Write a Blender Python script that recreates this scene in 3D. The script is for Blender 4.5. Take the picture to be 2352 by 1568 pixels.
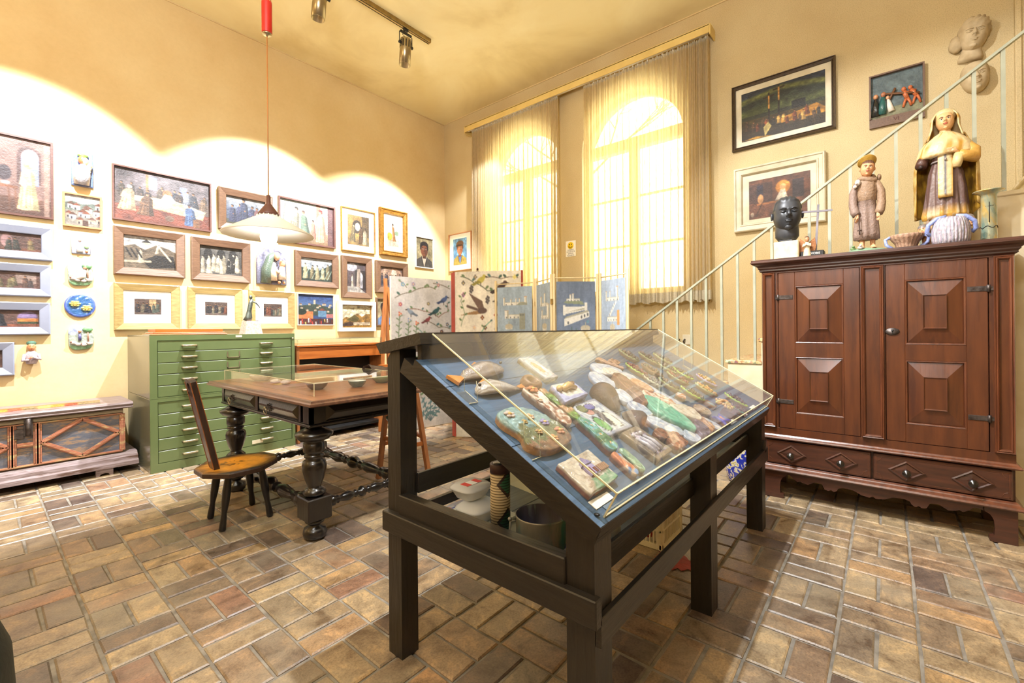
import bpy, math, random
import numpy as np
from mathutils import Matrix, Vector, Euler
random.seed(7); RNG = np.random.default_rng(11)
for _o in list(bpy.data.objects): bpy.data.objects.remove(_o)
SC = bpy.context.scene; COL = SC.collection
PI = math.pi

def s(r, g, b):                       # sRGB 0-255 to linear
    return tuple(((c/255)/12.92 if c/255 <= .04045 else ((c/255+.055)/1.055)**2.4) for c in (r, g, b))

# ------------------------------------------------------------ camera
CAMH = 1.22; YAW = math.radians(39.86)
cd = bpy.data.cameras.new('camera'); cam = bpy.data.objects.new('camera', cd); COL.objects.link(cam)
cd.sensor_width = 36; cd.lens = 36*1029/2352; cd.shift_y = -30/2352; cd.clip_start = .05
cam.matrix_world = Matrix.Translation((0, 0, CAMH)) @ Matrix.Rotation(YAW-PI/2, 4, 'Z') @ Matrix.Rotation(PI/2, 4, 'X') @ Matrix.Rotation(math.radians(-.5), 4, 'Z')
SC.camera = cam
# ------------------------------------------------------------ world, exposure
w = bpy.data.worlds.new('world'); SC.world = w; w.use_nodes = True
bg = w.node_tree.nodes['Background']; bg.inputs[0].default_value = (1.0, .97, .86, 1); bg.inputs[1].default_value = 7.5
SC.view_settings.view_transform = 'Standard'; SC.view_settings.look = 'None'
SC.view_settings.exposure = 0.20; SC.view_settings.gamma = 1
SC.view_settings.use_curve_mapping = False
# ------------------------------------------------------------ lights of the room, with added fills
def light(name, kind, loc, power, color=(1, .93, .82), target=None, size=.06, angle=60, blend=.3, sx=1, sy=1):
    d = bpy.data.lights.new(name, kind); o = bpy.data.objects.new(name, d); COL.objects.link(o)
    d.energy = power; d.color = color; o.location = loc
    if kind in ('POINT', 'SPOT'): d.shadow_soft_size = size
    if kind == 'SPOT': d.spot_size = math.radians(angle); d.spot_blend = blend
    if kind == 'AREA': d.shape = 'RECTANGLE'; d.size = sx; d.size_y = sy
    if target is not None:
        o.rotation_euler = (Vector(target)-Vector(loc)).to_track_quat('-Z', 'Y').to_euler()
    return o
WHITE = (.95, .97, 1)
for lx, tx, pw in ((.30, .25, 1050), (2.146, 2.2, 1000), (3.9, 3.75, 760)):
    light('track_spot_light', 'SPOT', (lx, 4.10, 4.18), pw, WHITE, (tx, 5.05, 2.55), .03, 74, .28)
light('wall_spot_light', 'SPOT', (4.5, 4.1, 4.18), 130, WHITE, (5.0, 5.3, 2.3), .03, 60, .5)
light('pendant_bulb_light', 'POINT', (1.235, 3.1, 1.83), 270, (.95, .975, 1), None, .05)
light('case_spot_light', 'SPOT', (1.74, 1.07, 4.4), 620, WHITE, (2.35, .35, .3), .035, 84, .6)
light('wardrobe_spot_light', 'SPOT', (1.35, 1.75, 4.35), 540, (.97, .97, .98), (4.1, .1, 1.75), .035, 62, .35)
light('window_wall_spot_light', 'SPOT', (1.9, 2.6, 4.4), 90, (.97, .97, .96), (5.1, 1.2, 1.5), .035, 60, .5)
light('overhead_fill_light', 'AREA', (-.6, .6, 4.5), 55, (.95, .97, 1), (-.6, .6, 0), 0, sx=2.2, sy=2.2)  # added area fill for ambient light, stands for no known fitting
light('ceiling_fill_light', 'AREA', (-1.0, .3, 2.9), 150, (.97, .97, .98), (.6, 1.9, 4.6), 0, sx=1.0, sy=1.0)  # added area fill aimed upward to brighten the ceiling
light('side_lamp_light', 'POINT', (-1.6, 3.8, 3.4), 60, (1, .74, .42), None, .3)

# ------------------------------------------------------------ materials
def nt_new(name):
    m = bpy.data.materials.new(name); m.use_nodes = True
    t = m.node_tree; b = t.nodes['Principled BSDF']; return m, t, b
def ramp(t, src, stops):
    r = t.nodes.new('ShaderNodeValToRGB'); e = r.color_ramp.elements
    while len(e) < len(stops): e.new(.5)
    for k, (p, c) in enumerate(stops): e[k].position = p; e[k].color = (*c, 1) if len(c) == 3 else c
    t.links.new(src, r.inputs[0]); return r.outputs[0]
def noise(t, scale=5, stretch=(1, 1, 1), detail=4, rough=.55, world=False, dist=0):
    tc = t.nodes.new('ShaderNodeTexCoord'); mp = t.nodes.new('ShaderNodeMapping'); mp.inputs['Scale'].default_value = stretch
    if world:
        g = t.nodes.new('ShaderNodeNewGeometry'); t.links.new(g.outputs['Position'], mp.inputs[0])
    else: t.links.new(tc.outputs['Object'], mp.inputs[0])
    n = t.nodes.new('ShaderNodeTexNoise'); n.inputs['Scale'].default_value = scale; n.inputs['Detail'].default_value = detail
    n.inputs['Roughness'].default_value = rough; n.inputs['Distortion'].default_value = dist
    t.links.new(mp.outputs[0], n.inputs[0]); return n.outputs[0]
def mix(t, f, a, b, mode='MIX'):
    m = t.nodes.new('ShaderNodeMix'); m.data_type = 'RGBA'; m.blend_type = mode
    for k, v in ((0, f), (6, a), (7, b)):
        if isinstance(v, (int, float)): m.inputs[k].default_value = v
        elif isinstance(v, tuple): m.inputs[k].default_value = (*v, 1)
        else: t.links.new(v, m.inputs[k])
    return m.outputs[2]
def bump(t, b, src, strength=.3, dist=.01):
    n = t.nodes.new('ShaderNodeBump'); n.inputs['Strength'].default_value = strength; n.inputs['Distance'].default_value = dist
    t.links.new(src, n.inputs['Height']); t.links.new(n.outputs[0], b.inputs['Normal'])
def M(name, c1, c2=None, rough=.5, metal=0, scale=6, stretch=(1, 1, 1), bmp=.15, lo=.35, hi=.65, spec=.5, coat=0, bs=None, c3=None, detail=5):
    m, t, b = nt_new(name)
    b.inputs['Roughness'].default_value = rough; b.inputs['Metallic'].default_value = metal
    b.inputs['Specular IOR Level'].default_value = spec
    if coat: b.inputs['Coat Weight'].default_value = coat; b.inputs['Coat Roughness'].default_value = .15
    c2 = c2 or tuple(x*.8 for x in c1)
    n = noise(t, scale, stretch, detail)
    col = ramp(t, n, [(lo, c1), (hi, c2)])
    if c3:
        n3 = noise(t, scale*.37, stretch, 6, .7); f = ramp(t, n3, [(.52, (0, 0, 0)), (.62, (1, 1, 1))]); col = mix(t, f, col, c3)
    t.links.new(col, b.inputs['Base Color'])
    if bmp: bump(t, b, noise(t, bs or scale*6, stretch, 3) if bs else n, bmp)
    return m
def wood(name, c1, c2, rough=.35, axis=0, scale=5, coat=.2, bmp=.12, c3=None):
    st = [9, 9, 9]; st[axis] = 1.0
    return M(name, c1, c2, rough, 0, scale, tuple(st), bmp, .3, .7, coat=coat, c3=c3)
def VC(name, rough=.6, coat=0, bmp=.15, scale=60, metal=0):   # colour comes from the print on the mesh
    m, t, b = nt_new(name); a = t.nodes.new('ShaderNodeVertexColor'); a.layer_name = 'Col'
    n = noise(t, scale, (1, 1, 1), 4)
    g = ramp(t, n, [(.3, (.86, .86, .86)), (.7, (1.06, 1.06, 1.06))])
    t.links.new(mix(t, 1., a.outputs[0], g, 'MULTIPLY'), b.inputs['Base Color'])
    b.inputs['Roughness'].default_value = rough; b.inputs['Coat Weight'].default_value = coat; b.inputs['Metallic'].default_value = metal
    if bmp: bump(t, b, n, bmp)
    return m
def glass_mat(name, tint=(1, 1, 1), refl=1.45, body=0.0, bodycol=(.9, 1, .95)):
    m, t, b = nt_new(name); N = t.nodes; out = N['Material Output']; N.remove(b)
    tr = N.new('ShaderNodeBsdfTransparent'); tr.inputs[0].default_value = (*tint, 1)
    gl = N.new('ShaderNodeBsdfGlossy'); gl.inputs['Roughness'].default_value = .01
    g = N.new('ShaderNodeNewGeometry'); dt = N.new('ShaderNodeVectorMath'); dt.operation = 'DOT_PRODUCT'; t.links.new(g.outputs['Normal'], dt.inputs[0]); t.links.new(g.outputs['Incoming'], dt.inputs[1])
    def mt(op, a, c=None):
        n = N.new('ShaderNodeMath'); n.operation = op
        for k, v in enumerate((a, c)):
            if isinstance(v, (int, float)): n.inputs[k].default_value = v
            elif v is not None: t.links.new(v, n.inputs[k])
        return n.outputs[0]
    f0 = ((refl-1)/(refl+1))**2; fr = mt('ADD', mt('MULTIPLY', mt('POWER', mt('SUBTRACT', 1.0, mt('ABSOLUTE', dt.outputs['Value'])), 5), 1-f0), f0)
    mx = N.new('ShaderNodeMixShader'); t.links.new(fr, mx.inputs[0]); t.links.new(tr.outputs[0], mx.inputs[1]); t.links.new(gl.outputs[0], mx.inputs[2])
    last = mx.outputs[0]
    if body:
        df = N.new('ShaderNodeBsdfDiffuse'); df.inputs[0].default_value = (*bodycol, 1)
        m2 = N.new('ShaderNodeMixShader'); m2.inputs[0].default_value = body
        t.links.new(last, m2.inputs[1]); t.links.new(df.outputs[0], m2.inputs[2]); last = m2.outputs[0]
    t.links.new(last, out.inputs[0]); return m

def wall_mat(name, stucco):
    m, t, b = nt_new(name)
    n = noise(t, 1.3, (1, 1, 1), 6, .6, True); col = ramp(t, n, [(.3, s(198, 178, 136)), (.7, s(210, 193, 152))] if stucco else [(.3, s(210, 184, 136)), (.7, s(222, 202, 158))])
    n2 = noise(t, .5, (1, 1, 1), 3, .5, True); f = ramp(t, n2, [(.45, (0, 0, 0)), (.7, (1, 1, 1))]); col = mix(t, f, col, s(204, 178, 126))
    fine = noise(t, 150 if stucco else 25, (1, 1, 1), 3, .7, True)
    g = ramp(t, fine, [(.35, (.80, .79, .76)), (.55, (1.02, 1.02, 1.02))]) if stucco else ramp(t, fine, [(.3, (.96, .96, .95)), (.6, (1, 1, 1))])
    col = mix(t, 1., col, g, 'MULTIPLY')
    t.links.new(col, b.inputs['Base Color']); b.inputs['Roughness'].default_value = .9
    bump(t, b, fine, .35 if stucco else .12, .006); return m
MW = {}
MW['wallA'] = wall_mat('smooth_cream_plaster', False); MW['wallB'] = wall_mat('roughcast_cream_plaster', True)
def ceil_mat():
    m, t, b = nt_new('ceiling_plaster'); n = noise(t, .8, (1, 1, 1), 5, .6, True, .6)
    c = ramp(t, n, [(.3, s(216, 198, 146)), (.5, s(234, 220, 172)), (.7, s(242, 232, 190))])
    t.links.new(c, b.inputs['Base Color']); b.inputs['Roughness'].default_value = .9; return m
MW['ceil'] = ceil_mat()

# bricks: each brick its own burnt colour, looked up from the bay it lies in
BX, BY, BP = .05, .16, .25
def brick_mat():
    m, t, b = nt_new('old_paving_brick'); N = t.nodes; L = t.links
    def mth(op, a, c=None, d=None):
        n = N.new('ShaderNodeMath'); n.operation = op
        for k, v in enumerate((a, c, d)):
            if v is None: continue
            if isinstance(v, (int, float)): n.inputs[k].default_value = v
            else: L.new(v, n.inputs[k])
        return n.outputs[0]
    g = N.new('ShaderNodeNewGeometry'); sp = N.new('ShaderNodeSeparateXYZ'); L.new(g.outputs['Position'], sp.inputs[0])
    u = mth('DIVIDE', mth('SUBTRACT', sp.outputs[0], BX), BP); v = mth('DIVIDE', mth('SUBTRACT', sp.outputs[1], BY), BP)
    i = mth('FLOOR', u); j = mth('FLOOR', v)
    par = mth('PINGPONG', mth('ADD', i, j), 1.0)
    hu = mth('FLOOR', mth('MULTIPLY', mth('FRACT', u), 2)); hv = mth('FLOOR', mth('MULTIPLY', mth('FRACT', v), 2))
    half = mth('ADD', mth('MULTIPLY', hv, par), mth('MULTIPLY', hu, mth('SUBTRACT', 1, par)))
    cb = N.new('ShaderNodeCombineXYZ'); L.new(i, cb.inputs[0]); L.new(j, cb.inputs[1]); L.new(half, cb.inputs[2])
    wn = N.new('ShaderNodeTexWhiteNoise'); L.new(cb.outputs[0], wn.inputs[0])
    base = ramp(t, wn.outputs[0], [(0, s(98, 84, 76)), (.12, s(118, 100, 84)), (.24, s(140, 122, 100)), (.4, s(162, 141, 112)), (.55, s(168, 148, 116)), (.68, s(142, 116, 92)), (.78, s(130, 118, 100)), (.9, s(176, 146, 104)), (1, s(140, 106, 88))])
    n1 = noise(t, 9, (1, 1, 1), 7, .72, True, .4)
    dark = ramp(t, n1, [(.36, (.50, .45, .42)), (.47, (.86, .86, .86)), (.54, (1.0, 1.0, 1.0)), (.60, (1.34, 1.28, 1.16))])
    col = mix(t, 1., base, dark, 'MULTIPLY')
    n2 = noise(t, 120, (1, 1, 1), 3, .6, True); sp2 = ramp(t, n2, [(.38, (.78, .76, .74)), (.55, (1.05, 1.05, 1.05))])
    col = mix(t, 1., col, sp2, 'MULTIPLY')
    n4 = noise(t, 2.1, (1, 1, 1), 5, .6, True); f4 = ramp(t, n4, [(.5, (0, 0, 0)), (.75, (.6, .6, .6))]); col = mix(t, f4, col, s(160, 152, 132))
    L.new(col, b.inputs['Base Color'])
    rr = ramp(t, n1, [(.3, (.26, .26, .26)), (.7, (.50, .50, .50))]); L.new(rr, b.inputs['Roughness'])
    bump(t, b, mix(t, .5, n1, n2), .45, .006); return m
MW['brick'] = brick_mat(); _b = MW['brick'].node_tree.nodes['Principled BSDF']; _b.inputs['Coat Weight'].default_value = .35; _b.inputs['Coat Roughness'].default_value = .36
MW['mortar'] = M('grey_mortar', s(150, 144, 134), s(112, 106, 98), .8, scale=14, bmp=.4)
K = {}
K['case'] = wood('dark_brown_painted_wood', s(38, 33, 27), s(27, 23, 19), .45, 0, 7, .15, .3)
K['case_y'] = wood('dark_brown_painted_wood_cross', s(38, 33, 27), s(27, 23, 19), .45, 1, 7, .15, .3)
K['case_z'] = wood('dark_brown_painted_wood_upright', s(38, 33, 27), s(27, 23, 19), .45, 2, 7, .15, .3)
K['blue'] = wood('blue_painted_board', s(78, 104, 132), s(62, 84, 108), .5, 0, 6, .1, .3)
K['blueshelf'] = wood('grey_blue_painted_board', s(142, 152, 158), s(118, 128, 134), .5, 0, 6, .05, .25)
K['tbl'] = wood('black_jacaranda_wood', s(28, 22, 20), s(17, 14, 13), .28, 2, 5, .5, .15)
K['tbl_top'] = wood('worn_orange_table_top', s(172, 112, 62), s(140, 86, 46), .3, 1, 4, .5, .1)
K['tbl_edge'] = wood('worn_brown_table_edge', s(120, 84, 62), s(72, 48, 38), .35, 1, 4, .3, .15)
K['ward'] = wood('red_brown_wardrobe_wood', s(98, 54, 30), s(74, 40, 25), .34, 2, 2.5, .35, .12, c3=s(70, 38, 26))
K['ward_h'] = wood('dark_wardrobe_wood_across', s(84, 48, 34), s(56, 34, 26), .36, 1, 4, .3, .12)
K['ward_m'] = wood('wardrobe_moulding_wood', s(112, 64, 40), s(76, 42, 28), .3, 2, 4, .4, .1)
K['iron'] = M('worn_iron', s(96, 88, 84), s(62, 54, 50), .45, .7, scale=30, bmp=.4)
K['green'] = M('green_enamelled_steel', s(102, 116, 76), s(92, 107, 67), .32, 0, scale=2.5, bmp=.02, spec=.5)
K['green_side'] = M('green_steel_glare_toned', s(112, 110, 90), s(98, 96, 76), .2, 0, scale=2.5, bmp=.02)  # same green enamel, greyed to paint in the wall's glossy reflection
K['handle'] = M('satin_steel_handle', s(190, 180, 150), s(160, 150, 124), .3, .8, bmp=0)
K['brass'] = M('aged_brass', s(176, 150, 98), s(140, 120, 78), .32, .85, scale=20, bmp=.05)
K['spot'] = M('brushed_nickel', s(200, 186, 150), s(160, 146, 116), .28, .9, scale=4, stretch=(1, 1, .1), bmp=.03)
K['black'] = M('black_plastic', s(28, 27, 26), s(18, 18, 18), .45, bmp=0)
K['linen'] = M('doubled_linen', s(196, 184, 156), s(178, 166, 140), .9, scale=60, bmp=.2)
K['red'] = M('red_enamel', s(190, 30, 22), s(170, 22, 18), .4, bmp=.02)
K['orange_cord'] = M('orange_flex', s(176, 112, 52), None, .6, bmp=0)
def opal():
    m, t, b = nt_new('opal_white_shade'); b.inputs['Base Color'].default_value = (*s(246, 244, 238), 1); b.inputs['Roughness'].default_value = .3
    tl = t.nodes.new('ShaderNodeBsdfTranslucent'); tl.inputs[0].default_value = (*s(250, 246, 238), 1); mx = t.nodes.new('ShaderNodeMixShader'); mx.inputs[0].default_value = .35
    t.links.new(b.outputs[0], mx.inputs[1]); t.links.new(tl.outputs[0], mx.inputs[2]); t.links.new(mx.outputs[0], t.nodes['Material Output'].inputs[0]); return m
K['opal'] = opal()
K['white_enamel'] = M('white_enamel', s(245, 243, 236), s(236, 234, 226), .3, bmp=0)
K['oakframe'] = wood('brown_oak_frame', s(112, 84, 64), s(92, 68, 52), .45, 0, 9, .1, .2)
K['goldframe'] = wood('pale_gilded_frame', s(164, 142, 92), s(134, 112, 66), .4, 0, 7, .2, .15)
K['gold'] = M('gilt_frame', s(170, 126, 56), s(128, 90, 36), .35, .4, scale=30, bmp=.2)
K['greyframe'] = M('pale_grey_frame', s(138, 144, 162), s(130, 136, 154), .5, bmp=.03)
K['whiteframe'] = M('white_painted_frame', s(214, 212, 206), s(200, 196, 186), .5, bmp=.08)
K['creamframe'] = M('cream_painted_frame', s(222, 214, 190), s(196, 186, 158), .5, bmp=.1)
K['redframe'] = wood('thin_red_brown_frame', s(96, 62, 54), s(80, 50, 42), .5, 0, 8, .1, .1)
K['orangeframe'] = wood('thin_orange_frame', s(200, 140, 92), s(178, 118, 74), .5, 0, 8, .1, .1)
K['darkframe'] = wood('dark_moulded_frame', s(84, 66, 46), s(54, 42, 30), .4, 0, 8, .2, .15)
K['mount'] = M('white_card_mount', s(246, 244, 236), s(240, 238, 228), .9, bmp=0)
K['art'] = VC('oil_paint', .55, .12, .35, 70)
K['print'] = VC('flat_print', .7, 0, .02, 40)
K['glaze'] = VC('glazed_clay', .25, .5, .5, 60)
K['clay'] = VC('matt_painted_clay', .6, .1, .5, 70)
K['polych'] = VC('old_polychrome', .42, .15, .35, 45)
K['acryl'] = glass_mat('clear_acrylic', (.985, .99, .985), 1.55, .02, (1, 1, .95))
K['acryl_edge'] = M('acrylic_cut_edge', s(226, 222, 190), s(206, 200, 160), .25, bmp=0, spec=.7)
K['glass'] = glass_mat('green_tinted_glass', (.93, .97, .95), 1.5, .02, (.8, 1, .9))
K['pane'] = glass_mat('window_pane', (.96, .97, .96), 1.35)
K['pink'] = M('pink_granite', s(206, 170, 156), s(176, 136, 122), .6, scale=60, bmp=.3)
K['bronze'] = M('green_bronze', s(104, 112, 104), s(70, 76, 70), .4, .6, scale=20, bmp=.4)
K['darkclay'] = M('dark_slate_bronze', s(70, 72, 76), s(54, 56, 60), .42, .25, scale=12, bmp=.1)
K['travert'] = M('cream_travertine', s(228, 214, 180), s(206, 186, 144), .7, scale=16, bmp=.3)
K['plaster'] = M('dusty_plaster', s(196, 178, 144), s(168, 148, 112), .85, scale=10, bmp=.2)
K['honey'] = wood('honey_wood', s(190, 112, 48), s(160, 86, 34), .35, 0, 4, .3, .1)
K['honey_z'] = wood('honey_wood_upright', s(176, 112, 60), s(140, 84, 44), .4, 2, 5, .2, .1)
K['beech'] = wood('pale_beech_pole', s(232, 214, 170), s(214, 192, 146), .45, 2, 5, .1, .05)
K['railmetal'] = M('grey_green_painted_iron', s(178, 182, 162), s(160, 164, 144), .4, .1, bmp=.02)
K['whitewash'] = M('white_limewash', s(226, 214, 184), s(212, 196, 158), .85, scale=5, bmp=.2)
K['blackw'] = wood('black_chair_paint', s(24, 21, 20), s(16, 15, 15), .35, 2, 6, .3, .15)
K['cream_board'] = M('cream_board', s(236, 238, 214), s(226, 228, 202), .6, bmp=0)
K['crate'] = M('cream_plastic', s(236, 228, 196), s(224, 214, 180), .4, bmp=.02)
K['greenfab'] = M('dark_green_leathercloth', s(34, 42, 37), s(28, 34, 30), .55, scale=40, bmp=.2)
# ------------------------------------------------------------ mesh building
def wloc(o):
    v = Vector((0, 0, 0))
    while o is not None: v += Vector(o.location); o = o.parent
    return v
class MB:
    def __init__(q): q.v = []; q.f = []; q.c = []; q.sm = []; q.T = None; q.col = None
    def add(q, vs, fs, smooth=False, cols=None):
        n = len(q.v)
        for i, p in enumerate(vs):
            p = Vector(p); q.v.append(tuple(q.T @ p) if q.T is not None else tuple(p))
            q.c.append(cols[i] if cols is not None else (q.col or (1, 1, 1)))
        for f in fs: q.f.append(tuple(n+i for i in f)); q.sm.append(smooth)
        return q
    def box(q, x0, x1, y0, y1, z0, z1, bev=0):
        x0, x1 = min(x0, x1), max(x0, x1); y0, y1 = min(y0, y1), max(y0, y1); z0, z1 = min(z0, z1), max(z0, z1)
        b = min(bev, (x1-x0)*.4, (y1-y0)*.4, (z1-z0)*.4)
        if b <= 0:
            vs = [(x, y, z) for z in (z0, z1) for y in (y0, y1) for x in (x0, x1)]
            return q.add(vs, [(0, 2, 3, 1), (4, 5, 7, 6), (0, 1, 5, 4), (2, 6, 7, 3), (0, 4, 6, 2), (1, 3, 7, 5)])
        bm = bmesh_box(x0, x1, y0, y1, z0, z1, b); return q.add(*bm)
    def prism(q, pts, fn, d0, d1, smooth=False):      # polygon pts (a,b) mapped by fn(a,b,d)
        n = len(pts); vs = [fn(a, b, d0) for a, b in pts]+[fn(a, b, d1) for a, b in pts]
        fs = [tuple(range(n))[::-1], tuple(range(n, 2*n))]+[(i, (i+1) % n, n+(i+1) % n, n+i) for i in range(n)]
        return q.add(vs, fs, smooth)
    def rings(q, rs, cap=True, smooth=True, cols=None, loop=True):
        n = len(rs[0]); vs = [p for r in rs for p in r]; fs = []
        for k in range(len(rs)-1):
            for i in range(n if loop else n-1): fs.append((k*n+i, k*n+(i+1) % n, (k+1)*n+(i+1) % n, (k+1)*n+i))
        if cap: fs.append(tuple(range(n))[::-1]); fs.append(tuple(range((len(rs)-1)*n, len(rs)*n)))
        return q.add(vs, fs, smooth, cols)
    def lathe(q, prof, c=(0, 0, 0), n=20, axis='z', cap=True, sx=1, sy=1, smooth=True):
        rs = []
        for r, h in prof:
            ring = []
            for k in range(n):
                a = 2*PI*k/n; u, v = r*math.cos(a)*sx, r*math.sin(a)*sy
                ring.append({'z': (c[0]+u, c[1]+v, c[2]+h), 'x': (c[0]+h, c[1]+u, c[2]+v), 'y': (c[0]+u, c[1]+h, c[2]-v)}[axis])
            rs.append(ring)
        if axis == 'y': pass
        return q.rings(rs, cap, smooth)
    def tube(q, pts, r, n=8, cap=True, smooth=True):
        pts = [Vector(p) for p in pts]; rr = r if isinstance(r, (list, tuple)) else [r]*len(pts); rs = []
        up = None
        for i, p in enumerate(pts):
            d = (pts[min(i+1, len(pts)-1)]-pts[max(i-1, 0)])
            if d.length < 1e-9: d = Vector((0, 0, 1))
            d.normalize()
            if up is None: up = Vector((0, 0, 1)) if abs(d.z) < .9 else Vector((1, 0, 0))
            a = d.cross(up); 
            if a.length < 1e-6: a = d.orthogonal()
            a.normalize(); b = a.cross(d).normalized(); up = b
            rs.append([tuple(p+(a*math.cos(2*PI*k/n)+b*math.sin(2*PI*k/n))*rr[i]) for k in range(n)])
        return q.rings(rs, cap, smooth)
    def beam(q, p0, p1, w, h, up=(0, 0, 1)):
        p0, p1 = Vector(p0), Vector(p1); d = (p1-p0).normalized(); u = Vector(up); a = d.cross(u).normalized(); b = a.cross(d)
        vs = [p+a*sa*w/2+b*sb*h/2 for p in (p0, p1) for sa, sb in ((-1, -1), (1, -1), (1, 1), (-1, 1))]
        return q.add(vs, [(3, 2, 1, 0), (4, 5, 6, 7), (0, 1, 5, 4), (1, 2, 6, 5), (2, 3, 7, 6), (3, 0, 4, 7)])
    def ball(q, c, r, sx=1, sy=1, sz=1, nu=14, nv=9, R=None, disp=None):
        rs = []
        for j in range(nv+1):
            t = PI*j/nv; ring = []
            for k in range(nu):
                a = 2*PI*k/nu; d = Vector((math.sin(t)*math.cos(a), math.sin(t)*math.sin(a), -math.cos(t)))
                m = disp(d) if disp else 1
                p = Vector((d.x*sx, d.y*sy, d.z*sz))*r*m
                if R is not None: p = R @ p
                ring.append(tuple(Vector(c)+p))
            rs.append(ring)
        return q.rings(rs, False, True)
    def build(q, name, mat, parent=None, kind=None):
        me = bpy.data.meshes.new(name); off = wloc(parent) if parent is not None else Vector((0, 0, 0))
        me.from_pydata([(x-off.x, y-off.y, z-off.z) for x, y, z in q.v], [], q.f)
        me.polygons.foreach_set('use_smooth', q.sm)
        if any(q.sm) and not all(q.sm): pass
        ca = me.color_attributes.new('Col', 'FLOAT_COLOR', 'POINT')
        arr = np.ones((len(q.v), 4), dtype=np.float32); arr[:, :3] = np.array(q.c, dtype=np.float32).reshape(-1, 3) if q.v else 1
        ca.data.foreach_set('color', arr.ravel())
        me.materials.append(K[mat] if isinstance(mat, str) else mat); me.update()
        o = bpy.data.objects.new(name, me); COL.objects.link(o)
        if parent is not None: o.parent = parent
        if kind: o['kind'] = kind
        return o
_bc = {}
def bmesh_box(x0, x1, y0, y1, z0, z1, b):
    vs = []; X, Y, Z = (x0, x1), (y0, y1), (z0, z1); idx = {}
    for i in (0, 1):
        for j in (0, 1):
            for k in (0, 1):
                sx, sy, sz = (1, -1)[i], (1, -1)[j], (1, -1)[k]
                for ax, p in (('x', (X[i], Y[j]+sy*b, Z[k]+sz*b)), ('y', (X[i]+sx*b, Y[j], Z[k]+sz*b)), ('z', (X[i]+sx*b, Y[j]+sy*b, Z[k]))):
                    idx[(i, j, k, ax)] = len(vs); vs.append(p)
    fs = []; I = lambda i, j, k, a: idx[(i, j, k, a)]
    for i in (0, 1): fs.append([I(i, 0, 0, 'x'), I(i, 1, 0, 'x'), I(i, 1, 1, 'x'), I(i, 0, 1, 'x')][::(-1 if i == 0 else 1)])
    for j in (0, 1): fs.append([I(0, j, 0, 'y'), I(0, j, 1, 'y'), I(1, j, 1, 'y'), I(1, j, 0, 'y')][::(-1 if j == 0 else 1)])
    for k in (0, 1): fs.append([I(0, 0, k, 'z'), I(1, 0, k, 'z'), I(1, 1, k, 'z'), I(0, 1, k, 'z')][::(-1 if k == 0 else 1)])
    for j in (0, 1):
        for k in (0, 1): fs.append([I(0, j, k, 'y'), I(1, j, k, 'y'), I(1, j, k, 'z'), I(0, j, k, 'z')][::(1 if j == k else -1)])
    for i in (0, 1):
        for k in (0, 1): fs.append([I(i, 0, k, 'x'), I(i, 1, k, 'x'), I(i, 1, k, 'z'), I(i, 0, k, 'z')][::(-1 if i == k else 1)])
        for j in (0, 1): fs.append([I(i, j, 0, 'x'), I(i, j, 1, 'x'), I(i, j, 1, 'y'), I(i, j, 0, 'y')][::(1 if i == j else -1)])
    for i in (0, 1):
        for j in (0, 1):
            for k in (0, 1): fs.append([I(i, j, k, 'x'), I(i, j, k, 'y'), I(i, j, k, 'z')][::(1 if (i+j+k) % 2 else -1)])
    return vs, [tuple(f) for f in fs]

def thing(name, label, cat, loc, group=None):
    o = bpy.data.objects.new(name, None); COL.objects.link(o); o.location = loc; o.empty_display_size = .05
    o['label'] = label; o['category'] = cat
    if group: o['group'] = group
    return o
def tag(o, label, cat, group=None):
    o['label'] = label; o['category'] = cat
    if group: o['group'] = group
    return o
def recenter(o, loc):                # give a one-mesh thing its base as origin
    loc = Vector(loc); o.data.transform(Matrix.Translation(-loc)); o.location = loc; return o
def struct(name, mb, mat): return mb.build(name, mat, None, 'structure')
def smoothnoise(p, sc=1.0, seed=0):
    from mathutils import noise as mn
    return mn.noise(Vector((p[0]*sc+seed*7.3, p[1]*sc+seed*3.1, (p[2] if len(p) > 2 else 0)*sc+seed)))

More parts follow.
